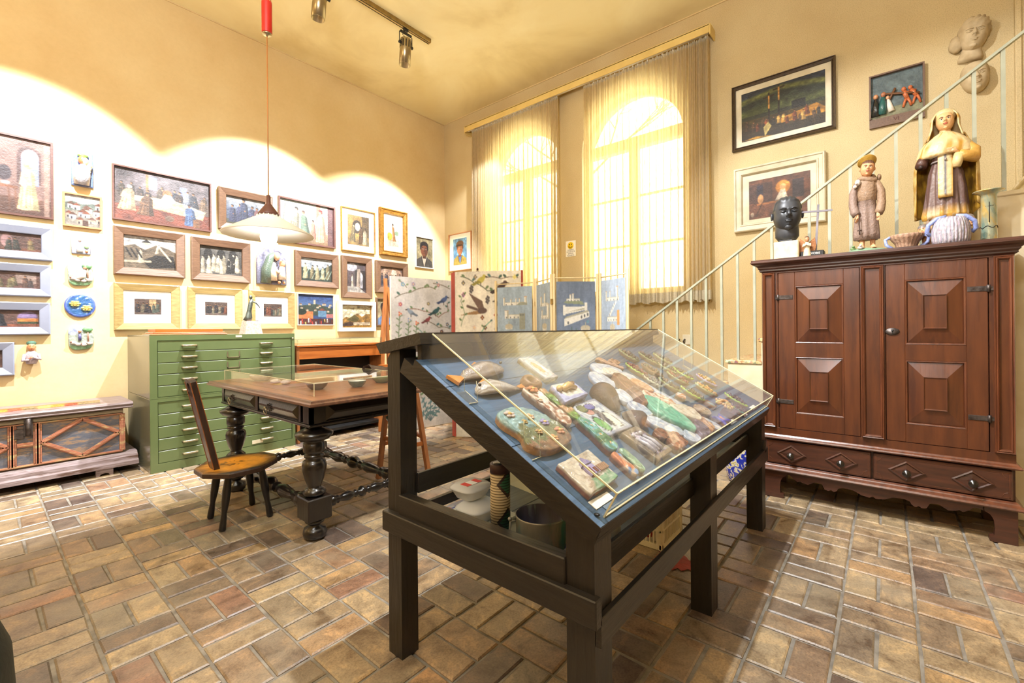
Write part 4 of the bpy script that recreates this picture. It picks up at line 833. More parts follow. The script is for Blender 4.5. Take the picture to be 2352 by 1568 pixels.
def ex(t):
    for gx, gz in ((.33, .58), (.70, .40)):
        m = MB(); m.col = s(190, 196, 110); 
        for k in range(6): a = k*PI/3; m.ball(fa(.515+(gx+.11*math.cos(a))*.212, 1.356+(gz+.09*math.sin(a))*.218, .03), .014, 1.3, .5, .7, 8, 5)
        m.build('vine_leaves', 'glaze', t)
        m = MB(); m.col = s(226, 170, 80)
        for k in range(16): a = k*2.4; rr = .02*k/16; m.ball(fa(.515+gx*.212+rr*math.cos(a), 1.356+gz*.218+rr*math.sin(a), .038), .0062, nu=7, nv=5)
        m.build('grapes', 'glaze', t)
wall_plaque('glossy dark blue oval plate with two bunches of yellow grapes', outline(.621, 1.465, .106, .109, 44), c, bx, .022, .004, ex, 'ceramic_plate')
# wall bust
t = thing('wall_bust', 'small painted wall bust with a green cap and folded hands', 'sculpture', (.31, WY, .949)); O = Vector((.31, WY-.035, .949)); RF = Matrix.Rotation(PI, 3, 'Z')
m = MB(); m.col = s(168, 154, 158); m.rings([[(O.x+math.cos(a)*rx, O.y+math.sin(a)*ry, O.z+z) for a in np.linspace(0, 2*PI, 18, endpoint=False)] for rx, ry, z in ((.030, .02, 0), (.034, .026, .01), (.045, .03, .05), (.046, .028, .08), (.02, .02, .112))]); m.tube([O+Vector((-.04, -.01, .085)), O+Vector((-.052, -.02, .03)), O+Vector((-.02, -.04, .035))], .012, 8); m.tube([O+Vector((.04, -.01, .085)), O+Vector((.05, -.02, .04)), O+Vector((.01, -.04, .055))], .012, 8); m.build('shoulders', 'clay', t)
m = MB(); head(m, O+Vector((0, -.004, .148)), RF, .072, 20, 14, None, s(216, 150, 104), None, True, feat=(s(90, 60, 44), s(180, 90, 70))); m.col = s(216, 150, 104); m.tube([O+Vector((0, 0, .10)), O+Vector((0, 0, .13))], .014, 8); m.build('head', 'clay', t)
m = MB(); m.col = s(74, 110, 92); m.lathe([(.026, 0), (.030, .006), (.029, .022), (.02, .030), (0, .032)], O+Vector((0, .002, .166)), 14); m.build('cap', 'clay', t)
m = MB(); m.col = s(210, 140, 100); hand(m, O+Vector((.005, -.042, .058)), Matrix.Rotation(PI, 3, 'Z') @ Matrix.Rotation(.4, 3, 'Y'), .03, 5, .6); m.build('hand', 'clay', t)
# arched relief of a mother and child
t = thing('relief_panel', 'arched ceramic relief of a mother hugging a child, under the pendant lamp glow', 'relief', fa(2.30, 1.776, 0))
a0, a1, z0, z1 = 2.130, 2.475, 1.776, 2.225; W, H = a1-a0, z1-z0; P = lambda a, z, d: fa(a0+a*W, z0+z*H, d)
ol = [(a0, z0), (a1, z0), (a1, z0+.55*H)]+[((a0+a1)/2+W/2*math.cos(PI*k/18), z0+.58*H+.42*H*math.sin(PI*k/18)) for k in range(19)]+[(a0, z0+.55*H)]
c = Cv(44, 56, (130, 130, 150), 75); c.mottle(.25, 16); m = MB(); vs, fs, cs = blob_plate(m, ol, c, (a0, a1, z0, z1), .03, .01); m.add([fa(*v) for v in vs], fs, True, cs); m.build('slab', 'glaze', t)
m = MB(); m.col = s(96, 112, 100); m.tube([P(.28, .03, .035), P(.3, .4, .045), P(.42, .7, .045), P(.55, .84, .045)], [.06, .06, .045, .035], 12); m.build('veil', 'glaze', t)
m = MB(); head(m, P(.62, .76, .06), Matrix.Rotation(PI-.5, 3, 'Z') @ Matrix.Rotation(-.3, 3, 'X'), .105, 20, 14, None, s(220, 176, 140), None, False); m.build('face', 'clay', t)
m = MB(); m.col = s(226, 206, 176); m.tube([P(.5, .1, .05), P(.48, .35, .06), P(.5, .58, .05)], [.05, .05, .03], 12); m.tube([P(.46, .45, .08), P(.62, .32, .10), P(.8, .42, .09)], [.025, .022, .018], 9); m.build('gown', 'glaze', t)
m = MB(); head(m, P(.78, .56, .085), Matrix.Rotation(PI+.5, 3, 'Z'), .085, 18, 12, None, s(214, 160, 120), s(170, 120, 90), False); m.build('child_head', 'clay', t)
m = MB(); m.col = s(236, 222, 206); m.tube([P(.78, .15, .07), P(.76, .3, .085), P(.77, .48, .08)], [.045, .04, .03], 12); m.build('child_gown', 'glaze', t)
for k in (.68, .84): m = MB(); m.col = s(206, 150, 110); m.ball(P(k, .06, .075), .022, .7, 1.2, .8); m.build('foot', 'glaze', t)

# ============================================================ LIGHT FITTINGS
t = thing('light_track', 'brushed metal lighting track fixed along the ceiling', 'track', (2.0, 4.15, CH-.06))
m = MB(); m.box(-.6, 3.49, 4.125, 4.175, CH-.05, CH, .003); m.build('channel', 'brass', t); m = MB(); m.box(-.6, 3.48, 4.132, 4.137, CH-.053, CH-.049); m.box(-.6, 3.48, 4.163, 4.168, CH-.053, CH-.049); m.build('conductor_groove', 'black', t)
def spot(label, x, rx, ry):
    o = thing('track_spotlight', label, 'spotlight', (x, 4.15, CH-.05)); T = Matrix.Translation((x, 4.15, CH-.16)) @ Matrix.Rotation(ry, 4, 'Y') @ Matrix.Rotation(rx, 4, 'X'); Ti = Matrix.Translation((x, 4.15, CH-.16))
    m = MB(); m.T = T; m.lathe([(.0, -.01), (.060, -.012), (.063, -.02), (.063, -.30), (.058, -.30), (.058, -.06), (0, -.05)], (0, 0, 0), 28, 'z', False); m.build('housing', 'spot', o)
    for k in range(12):
        a = 2*PI*k/12; m = MB(); m.T = T @ Matrix.Rotation(a, 4, 'Z'); m.box(.062, .0645, -.006, .006, -.115, -.035); m.build('vent_slot', 'black', o)
    m = MB(); m.T = Ti; m.tube([(-.085, 0, -.07), (-.085, 0, .045), (-.03, 0, .06), (.03, 0, .06), (.085, 0, .045), (.085, 0, -.07)], .005, 6); m.box(-.075, .075, -.012, .012, .05, .065); m.build('bracket', 'black', o)
    for sx in (-1, 1): m = MB(); m.T = Ti; m.lathe([(.0, .06), (.012, .062), (.016, .08), (.016, .092), (0, .094)], (0, 0, -.07), 8, 'x') if sx > 0 else m.lathe([(0, -.094), (.016, -.092), (.016, -.08), (.012, -.062), (0, -.06)], (0, 0, -.07), 8, 'x'); m.build('knob', 'black', o)
    m = MB(); m.T = Ti; m.tube([(0, 0, -.01), (.03, .02, .02), (-.03, .02, .045), (0, 0, .10)], .004, 6); m.box(-.03, .03, -.015, .015, .085, .115, .003); m.build('adapter', 'black', o)
    em = bpy.data.materials.get('lamp_glow') or bpy.data.materials.new('lamp_glow'); em.use_nodes = True; bb = em.node_tree.nodes['Principled BSDF']; bb.inputs['Emission Color'].default_value = (1, .93, .8, 1); bb.inputs['Emission Strength'].default_value = 12
    m = MB(); m.T = T; m.lathe([(0, -.10), (.05, -.10), (.05, -.075), (0, -.07)], (0, 0, 0), 16); m.build('bulb', em, o)
spot('cylindrical track spotlight cut by the top edge of the photo', 2.146, .06, .07)
spot('cylindrical track spotlight at the end of the ceiling track, fully in view', 3.14, .03, .04)
pl = thing('pendant_lamp', 'white cone pendant lamp hanging on a thin cord, glowing above the display table', 'lamp', (1.235, 3.10, 1.80)); PX, PY = 1.235, 3.10
m = MB(); m.lathe([(.030, 2.02), (.045, 1.985), (.05, 1.975), (.268, 1.850), (.271, 1.846), (.268, 1.842), (.052, 1.965), (.03, 1.985)], (PX, PY, 0), 48, 'z', False); m.build('shade', 'opal', pl)
K['umber'] = M('umber_lacquer', s(96, 60, 54), None, .4, bmp=0)
m = MB(); m.lathe([(.0, 2.11), (.012, 2.105), (.014, 2.05), (.03, 2.03), (.062, 1.985), (.064, 1.975), (.05, 1.973)], (PX, PY, 0), 24, 'z', False); m.build('cap', 'umber', pl)
for k in range(16): a = 2*PI*k/16; m = MB(); m.ball((PX+.068*math.cos(a), PY+.068*math.sin(a), 1.9695), .0045, nu=6, nv=4); m.build('vent_bead', 'white_enamel', pl)
m = MB(); m.tube([(PX, PY, 2.10), (PX, PY, 3.16)], .0035, 6); m.build('cord', 'orange_cord', pl)
em2 = bpy.data.materials.new('bulb_glow'); em2.use_nodes = True; bb = em2.node_tree.nodes['Principled BSDF']; bb.inputs['Emission Color'].default_value = (1, .96, .88, 1); bb.inputs['Emission Strength'].default_value = 60
m = MB(); m.ball((PX, PY, 1.83), .05, 1, 1, 1.15, 20, 12); o = m.build('bulb', em2, pl); o.visible_shadow = True
cw = thing('counterweight', 'red cylinder counterweight on the pendant cord near the ceiling', 'weight', (PX, PY, 3.14))
m = MB(); m.lathe([(.0, 3.165), (.029, 3.165), (.031, 3.172), (.031, 3.36), (.030, 3.372), (0, 3.375)], (PX, PY, 0), 28); m.build('cylinder', 'red', cw)
m = MB(); m.lathe([(0, 3.146), (.006, 3.146), (.008, 3.155), (.028, 3.157), (.029, 3.166), (0, 3.166)], (PX, PY, 0), 20); m.build('end_cap', 'spot', cw)
for dx in (-.025, 0, .025): m = MB(); m.tube([(PX+dx, PY, 3.37), (PX+dx*.8, PY, CH)], .003, 6); m.build('cord', 'orange_cord', cw)

# ============================================================ PLAN CHEST AND WHAT STANDS ON IT
pc = thing('plan_chest', 'green steel plan chest of two stacked units with ten flat drawers', 'cabinet', (1.56, 5.2, 0)); CX0, CX1, CY0, CY1 = .953, 2.175, 4.83, 5.70
for (z0, z1) in ((0, .635), (.635, 1.187)):
    m = MB(); m.box(CX0, CX1, CY0+.0195, CY1, z0+.002, z1, .003); m.build('casing', 'green_side', pc)
    m = MB(); fz0, fz1 = z0+(.075 if z0 == 0 else .012), z1-(.045 if z0 > 0 else .028)
    for q in ((CX0, CX0+.052, z0+.002, z1), (CX1-.03, CX1, z0+.002, z1), (CX0+.052, CX1-.03, z0+.002, fz0), (CX0+.052, CX1-.03, fz1, z1)): m.box(q[0], q[1], CY0, CY0+.019, q[2], q[3])
    m.build('front_frame', 'green', pc)
    n = 5; hgt = (fz1-fz0)/n
    for k in range(n):
        za, zb = fz0+k*hgt, fz0+(k+1)*hgt
        m = MB(); m.box(CX0+.055, CX1-.034, CY0+.004, CY0+.3, za+.003, zb-.0015, .003); d = m.build('drawer', 'green', pc)
        for hx in (CX0+.285, CX1-.285):
            zc = (za+zb)/2; m = MB(); m.tube([(hx-.055, CY0+.006, zc), (hx-.052, CY0-.018, zc), (hx+.052, CY0-.018, zc), (hx+.055, CY0+.006, zc)], .0095, 8); m.box(hx-.055, hx+.055, CY0-.016, CY0-.002, zc-.002, zc+.003); m.build('handle', 'handle', d)
        if (z0 > 0 and k in (2, 3)) or (z0 == 0 and k == 2):
            m = MB(); lx = (CX0+CX1)/2+.03; zc = (za+zb)/2
            for q in ((lx-.055, lx-.047, zc-.03, zc+.03), (lx+.047, lx+.055, zc-.03, zc+.03), (lx-.055, lx+.055, zc-.03, zc-.022)): m.box(q[0], q[1], CY0-.002, CY0+.006, q[2], q[3])
            m.build('label_holder', 'handle', d)
        if z0 == 0 and k == 0:
            m = MB(); m.box(CX0+.80, CX0+.90, CY0+.001, CY0+.006, za+.02, za+.055); o = m.build('paper_label', 'creamframe', d)
m = MB(); m.box(CX0+.66, CX0+.715, CY0-.002, CY0+.004, 1.157, 1.177); m.build('maker_plate', 'creamframe', pc)
m = MB(); m.lathe([(0, -.004), (.009, -.004), (.009, .004)], (CX1-.018, CY0, 1.135), 12, 'y'); m.build('lock', 'handle', pc)
# wooden moulded stand on the chest
t = thing('wooden_stand', 'long stepped orange-brown wooden plinth lying on the plan chest', 'plinth', (1.22, 5.05, 1.187))
m = MB(); m.box(.97, 1.56, 4.88, 5.2, 1.187, 1.199, .005); m.build('base', 'honey', t); m = MB(); m.box(.99, 1.545, 4.895, 5.19, 1.200, 1.212, .005); m.build('step', 'honey', t); m = MB(); m.box(1.01, 1.53, 4.91, 5.18, 1.213, 1.244, .003); m.build('top', 'honey', t)
# bronze figurine on a pink block
t = thing('bronze_figurine', 'slender green bronze figure reaching down, on a pink granite block', 'sculpture', (1.795, 4.98, 1.187)); bx_, by_ = 1.80, 4.97
m = MB(); m.rings([[(bx_+sx*w_, by_+sy*w_, z) for sx, sy in ((-1, -1), (1, -1), (1, 1), (-1, 1))] for w_, z in ((.082, 1.187), (.080, 1.20), (.062, 1.315), (.060, 1.318))], smooth=False); m.build('block', 'pink', t)
m = MB(); m.tube([(bx_-.035, by_, 1.318), (bx_-.02, by_, 1.36), (bx_-.015, by_, 1.42), (bx_+.0, by_, 1.50), (bx_+.012, by_, 1.545)], [.040, .033, .022, .020, .012], 12); m.tube([(bx_+.005, by_, 1.53), (bx_+.05, by_-.01, 1.50), (bx_+.085, by_-.01, 1.455)], [.009, .007, .004], 7); m.ball((bx_+.0, by_, 1.562), .018, .9, 1, 1.15); m.ball((bx_+.055, by_-.01, 1.322), .011, 1.3, 1, .6); m.build('figure', 'bronze', t)

# ============================================================ PAINTED BLANKET CHEST
bc = thing('painted_chest', 'old low painted wooden chest with diamond mouldings and a scrap moulding on its lid', 'chest', (-.2, 5.4, 0)); X0, X1, Y0, Y1 = -1.25, .860, 5.135, 5.66
def chestmat():
    m, t_, b = nt_new('worn_blue_grey_paint'); n = noise(t_, 7, (1, 1, 4), 8, .75); c_ = ramp(t_, n, [(.40, s(84, 90, 104)), (.52, s(104, 104, 110)), (.58, s(150, 124, 98)), (.68, s(140, 110, 88))]); t_.links.new(c_, b.inputs[0]); b.inputs['Roughness'].default_value = .55; bump(t_, b, n, .2); return m
K['chestblue'] = chestmat(); K['chestgrey'] = wood('worn_grey_lilac_wood', s(150, 136, 138), s(110, 92, 88), .45, 0, 8, .15, .3, c3=s(84, 60, 48)); K['chestred'] = wood('worn_red_moulding', s(184, 124, 96), s(150, 96, 74), .5, 0, 10, .1, .2, c3=s(190, 170, 120)); K['chestgreen'] = wood('worn_olive_rail', s(150, 134, 104), s(124, 108, 84), .5, 0, 9, .1, .2)
m = MB(); m.box(X0+.03, X1-.03, Y0+.03, Y1, .10, .555); m.build('body', 'chestgreen', bc)
m = MB(); m.prism([(Y0-.012, .553), (Y0-.022, .562), (Y0-.016, .572), (Y0-.026, .588), (Y0-.018, .600), (Y0, .606), (Y1, .606), (Y1, .553)], lambda a, b, d: (d, a, b), X0-.03, X1+.03); m.build('lid', 'chestgrey', bc)
m = MB(); m.prism([(Y0+.03, .165), (Y0+.01, .162), (Y0, .145), (Y0-.03, .130), (Y0-.035, .105), (Y0-.058, .092), (Y0-.062, .060), (Y1, .060), (Y1, .165)], lambda a, b, d: (d, a, b), X0-.06, X1+.06); m.build('base_moulding', 'chestgrey', bc)
def strip(p, q, w_, mat='chestred', nm='moulding', y=Y0+.018):
    m = MB(); a = Vector((p[0], y, p[1])); b = Vector((q[0], y, q[1])); m.beam(a, b, .012, w_, (0, 0, 1) if abs(p[0]-q[0]) > 1e-3 else (1, 0, 0)); m.beam(a-Vector((0, .006, 0)), b-Vector((0, .006, 0)), .012, w_*.45, (0, 0, 1) if abs(p[0]-q[0]) > 1e-3 else (1, 0, 0)); m.build(nm, mat, bc)
panels = [(.335, .800), (.200, .285), (-.325, .150), (-.46, -.375), (-1.0, -.51)]
zt, zb = .500, .190; zm = (zt+zb)/2
strip((X0+.05, .525), (X1-.035, .525), .035, 'chestgreen'); strip((X0+.05, .508), (X1-.04, .508), .016); strip((X0+.05, .182), (X1-.04, .182), .016)
for a, b in panels:
    m = MB(); m.box(a, b, Y0+.024, Y0+.04, zb, zt); m.build('panel', 'chestblue', bc)
    for xx in (a-.021, b+.021): strip((xx, zb-.004), (xx, zt+.004), .038)
    if b-a > .3:
        c_ = (a+b)/2; strip((a, zm), (c_, zt), .032); strip((c_, zt), (b, zm), .032); strip((a, zm), (c_, zb), .032); strip((c_, zb), (b, zm), .032)
    else: strip((a, zm), (b, zm), .035)
m = MB(); m.box(.235, .285, Y0-.006, Y0+.02, .42, .545); m.box(.185, .235, Y0+.004, Y0+.022, .40, .475); m.tube([(.26, Y0-.012, .55), (.26, Y0-.018, .48), (.26, Y0-.010, .42)], .016, 8); m.build('lock', 'iron', bc)
for xx in (.64, -.75): m = MB(); m.prism([(xx, 0), (xx+.02, 0), (xx+.03, .02), (xx+.055, .026), (xx+.08, .02), (xx+.09, 0), (xx+.11, 0), (xx+.11, .062), (xx, .062)][::-1], lambda a, b, d: (a, d, b), Y0-.05, Y0-.01); m.build('foot', 'chestgrey', bc); m = MB(); m.box(xx, xx+.11, Y1-.08, Y1-.02, 0, .062); m.build('foot', 'chestgrey', bc)
c = Cv(90, 6, (190, 130, 80), 80); r = random.Random(4); [c.rect(x, 0, x+.06, 1, r.choice([(206, 160, 70), (170, 90, 60), (214, 190, 110), (180, 100, 70), (150, 130, 90)])) for x in np.linspace(0, .95, 16)]; c.mottle(.12)
t = thing('wood_scrap', 'thin strip of flaking orange and yellow moulding lying on the painted chest', 'strip', (0, 5.3, .606)); m = MB(); m.col = s(176, 110, 60); print_mesh(m, c, lambda u, v, r_: (-.55+u*1.24, 5.2412+.002*v, .6065+.021*v)); m.box(-.55, .69, 5.2435, 5.285, .6062, .6275); m.build('strip', 'clay', t)
# ============================================================ GLASS-TOPPED DESK
dk = thing('display_desk', 'orange-brown wooden display desk with a shallow glass case, beside the green chest', 'desk', (2.75, 5.2, 0)); X0, X1, Y0, Y1 = 2.205, 3.30, 4.84, 5.66
m = MB(); m.box(X0, X1, Y0, Y1, 1.035, 1.06, .004); m.build('top_rail', 'honey', dk)
m = MB(); m.box(X0+.012, X1-.012, Y0+.012, Y0+.035, .905, 1.028, .002); m.build('front_board', 'honey', dk)
for a, b in ((X0, X0+.03), (X1-.03, X1)): m = MB(); m.box(a, b, Y0+.01, Y1, .0, 1.035, .003); m.build('side_panel', 'honey_z', dk)
m = MB(); m.box(X0+.03, X1-.03, Y1-.03, Y1-.01, .05, 1.03); m.box(X0+.03, X1-.03, Y0+.05, Y1-.03, .06, .09); m.box(X0+.03, X1-.03, Y0+.3, Y0+.32, .09, .9); m.build('dark_interior', 'black', dk)
def glassbox(parent, x0, x1, y0, y1, z0, z1, mat='acryl', t=.005, edge=True):
    m = MB(); m.box(x0, x1, y0, y1, z1-t, z1); m.build('top_sheet', mat, parent)
    for q in ((x0, x1, y0, y0+t), (x0, x1, y1-t, y1), (x0, x0+t, y0, y1), (x1-t, x1, y0, y1)): m = MB(); m.box(*q, z0, z1-t); m.build('side_sheet', mat, parent)
    if edge:
        m = MB(); e = .0035
        for q in ((x0, y0, x1, y0), (x0, y1, x1, y1), (x0, y0, x0, y1), (x1, y0, x1, y1)): m.beam((q[0], q[1], z1), (q[2], q[3], z1), e, e)
        for x in (x0, x1):
            for y in (y0, y1): m.beam((x, y, z0), (x, y, z1), e, e, (1, 0, 0))
        m.build('polished_edge', 'acryl_edge', parent)
glassbox(dk, X0+.01, X1-.01, Y0+.01, Y1-.01, 1.061, 1.125, 'glass', .006, False)

# ============================================================ PAINTED FOLDING SCREENS
def leafy(seed, kind):
    c = Cv(115, 236, (192, 186, 180) if kind == 'A' else (222, 216, 200), seed, 1.25); c.mottle(.04, 8); r = random.Random(seed)
    greens = [(70, 96, 84), (96, 120, 80), (84, 112, 110), (110, 128, 90)]
    def vine(pts, lf=1, col=(96, 84, 64)):
        P = [tuple(p) for p in pts]; fine = []
        for k in range(len(P)-1):
            for t in np.linspace(0, 1, 6, endpoint=False): fine.append((P[k][0]*(1-t)+P[k+1][0]*t, P[k][1]*(1-t)+P[k+1][1]*t+.008*math.sin(t*PI)))
        fine.append(P[-1]); c.line(fine, .0055, col)
        for k in range(2, len(fine), 3):
            x, y = fine[k]; sgn = 1 if (k//3) % 2 else -1; g = r.choice(greens); c.ell(x+.028*sgn, y+.010, .028*lf, .0075*lf, g, rot=.6*sgn)
    def bird(x, y, sz, col, flip=1, rot=0):
        sz *= .66
        c.ell(x, y, .09*sz, .024*sz, col, rot=rot+.5*flip); c.ell(x+.07*sz*flip, y+.030*sz, .035*sz, .017*sz, col); c.poly([(x-.05*sz*flip, y), (x-.20*sz*flip, y-.034*sz), (x-.14*sz*flip, y-.046*sz), (x, y-.015*sz)], tuple(v*.75 for v in col)); c.line([(x+.1*sz*flip, y+.03*sz), (x+.135*sz*flip, y+.026*sz)], .008, (60, 50, 40)); c.line([(x, y-.02*sz), (x, y-.05*sz)], .006, (80, 70, 60))
    def flower(x, y, col, n=5):
        for k in range(n): a = k*2*PI/n; c.ell(x+.018*math.cos(a), y+.009*math.sin(a), .012, .006, col)
        c.ell(x, y, .008, .004, (230, 200, 120))
    def stem(x, y0, y1, col):
        c.line([(x, y0), (x+.03, y1)], .006, (90, 110, 84))
        for k in range(10): t = k/10; c.line([(x+.03*t, y0+(y1-y0)*t), (x+.03*t+(.04 if k % 2 else -.04), y0+(y1-y0)*t+.012)], .009, (110, 124, 90))
        flower(x+.03, y1, col, 3)
    if kind == 'A':
        vine([(.06, .86), (.3, .90), (.55, .94), (.7, .93)]); vine([(.12, .97), (.24, .93)], .7); vine([(.66, .97), (.95, .94)], .6); vine([(.25, .79), (.5, .78), (.75, .74), (.92, .78), (.9, .84)], .8, (120, 84, 66)); vine([(.5, .72), (.75, .67), (.95, .66)], 1)
        bird(.84, .86, 1, (76, 92, 130), 1); bird(.70, .78, 1, (50, 84, 84), 1); bird(.56, .72, .8, (130, 62, 62), 1); bird(.30, .77, .9, (130, 140, 150), -1)
        for x, y, k in ((.18, .95, (110, 140, 160)), (.34, .955, (150, 130, 150)), (.58, .83, (140, 130, 110)), (.14, .82, (170, 90, 100)), (.9, .69, (110, 110, 120)), (.8, .64, (90, 60, 60)), (.75, .96, (160, 120, 130))): flower(x, y, k)
        for x, y, k in ((.10, .76, (190, 90, 70)), (.24, .72, (130, 140, 170)), (.36, .70, (200, 90, 66))): stem(x, .55, y, k)
        vine([(.4, .66), (.5, .62), (.7, .60)], .7, (90, 130, 120))
        for k in range(5): a = -.9+k*.45; c.line([(.6, .04), (.6+.3*math.sin(a), .04+.18*math.cos(a))], .008, (84, 104, 110)); [c.ell(.6+.3*math.sin(a)*t, .04+.18*math.cos(a)*t, .05, .007, (90, 120, 120), rot=.5-a) for t in (.3, .5, .7, .9)]
        c.line([(.3, .06), (.28, .10)], .01, (150, 110, 60)); bird(.3, .12, 1.2, (150, 116, 70), -1); vine([(.1, .5), (.4, .45), (.6, .38), (.8, .4)]); vine([(.15, .35), (.4, .3), (.45, .2)]); bird(.6, .32, 1, (120, 90, 60), 1)
    else:
        vine([(.1, .97), (.3, .93), (.5, .88), (.75, .86)], 1, (70, 76, 60)); vine([(.48, .96), (.7, .95), (.95, .955)], 1, (110, 96, 84)); bird(.40, .945, 1.1, (186, 174, 80), 1); bird(.70, .90, 1.3, (84, 66, 60), 1, .2)
        c.poly([(.22, .87), (.42, .82), (.46, .76), (.38, .76)], (110, 88, 76)); c.poly([(.08, .735), (.4, .742), (.46, .765), (.3, .76)], (150, 116, 76)); c.ell(.42, .762, .07, .018, (96, 76, 70)); c.line([(.2, .79), (.34, .77)], .02, (96, 76, 66)); bird(.66, .80, .9, (120, 96, 90), -1)
        for x, y, k in ((.32, .965, (120, 110, 100)), (.14, .93, (110, 104, 96)), (.14, .86, (150, 90, 140)), (.42, .72, (120, 70, 60)), (.62, .735, (170, 80, 70)), (.9, .96, (220, 210, 120))): flower(x, y, k, 4)
        for x, y in ((.26, .91), (.5, .845)): [c.ell(x+.02*math.sin(k*2.1), y-.006*k, .014, .008, (90, 84, 84)) for k in range(7)]
        vine([(.1, .67), (.16, .74), (.1, .82), (.14, .86)], .8, (120, 140, 110)); vine([(.7, .78), (.85, .72), (.82, .66)], .7, (90, 90, 110)); c.ell(.72, .65, .12, .02, (130, 124, 140)); flower(.3, .66, (214, 190, 176)); flower(.46, .66, (110, 84, 74)); vine([(.4, .63), (.55, .7)], .7, (80, 150, 120)); vine([(.2, .3), (.4, .36), (.6, .3)]); bird(.4, .44, 1.1, (110, 90, 84), 1); vine([(.1, .1), (.12, .2)], .6, (80, 140, 100)); vine([(.6, .55), (.4, .5), (.2, .52)])
    return c
K['spine'] = M('brick_red_painted_edge', s(176, 78, 66), s(150, 64, 56), .6, bmp=.05); K['panelback'] = M('primed_board', s(210, 202, 184), None, .7, bmp=.05)
bs = thing('folding_screen', 'tall folding screen painted with birds and vines, red edges, standing in the corner', 'screen', (3.7, 3.9, 0))
def panel(root, p0, p1, z0, z1, cv, th=.028, name='panel', edges=True):
    p0, p1 = Vector((*p0, 0)), Vector((*p1, 0)); d = (p1-p0).normalized(); n = Vector((d.y, -d.x, 0))
    if n.dot(-p0) < 0: n = -n
    m = MB(); vs = []
    F = lambda u, v, r: tuple(p0+(p1-p0)*u+n*(th/2+.0006)+Vector((0, 0, z0+(z1-z0)*v)))
    a = p0-n*th/2; b = p0+n*th/2; c_ = p1+n*th/2; e = p1-n*th/2
    m.prism([(a.x, a.y), (b.x, b.y), (c_.x, c_.y), (e.x, e.y)], lambda x, y, z: (x, y, z), z0, z1); o = m.build(name, 'panelback', root)
    if cv: m = MB(); print_mesh(m, cv, F); m.build('painting', 'print', o)
    if edges:
        m = MB()
        for q in (p0, p1): m.box(q.x-.014, q.x+.014, q.y-.014, q.y+.014, z0, z1+.002)
        m.build('red_edge', 'spine', o)
    return o
panel(bs, (3.10, 4.43), (3.98, 4.34), .01, 1.845, leafy(91, 'A'), edges=False); panel(bs, (3.985, 4.31), (3.475, 3.77), .01, 1.85, None); panel(bs, (3.47, 3.735), (3.87, 3.09), .01, 1.86, leafy(92, 'B'))
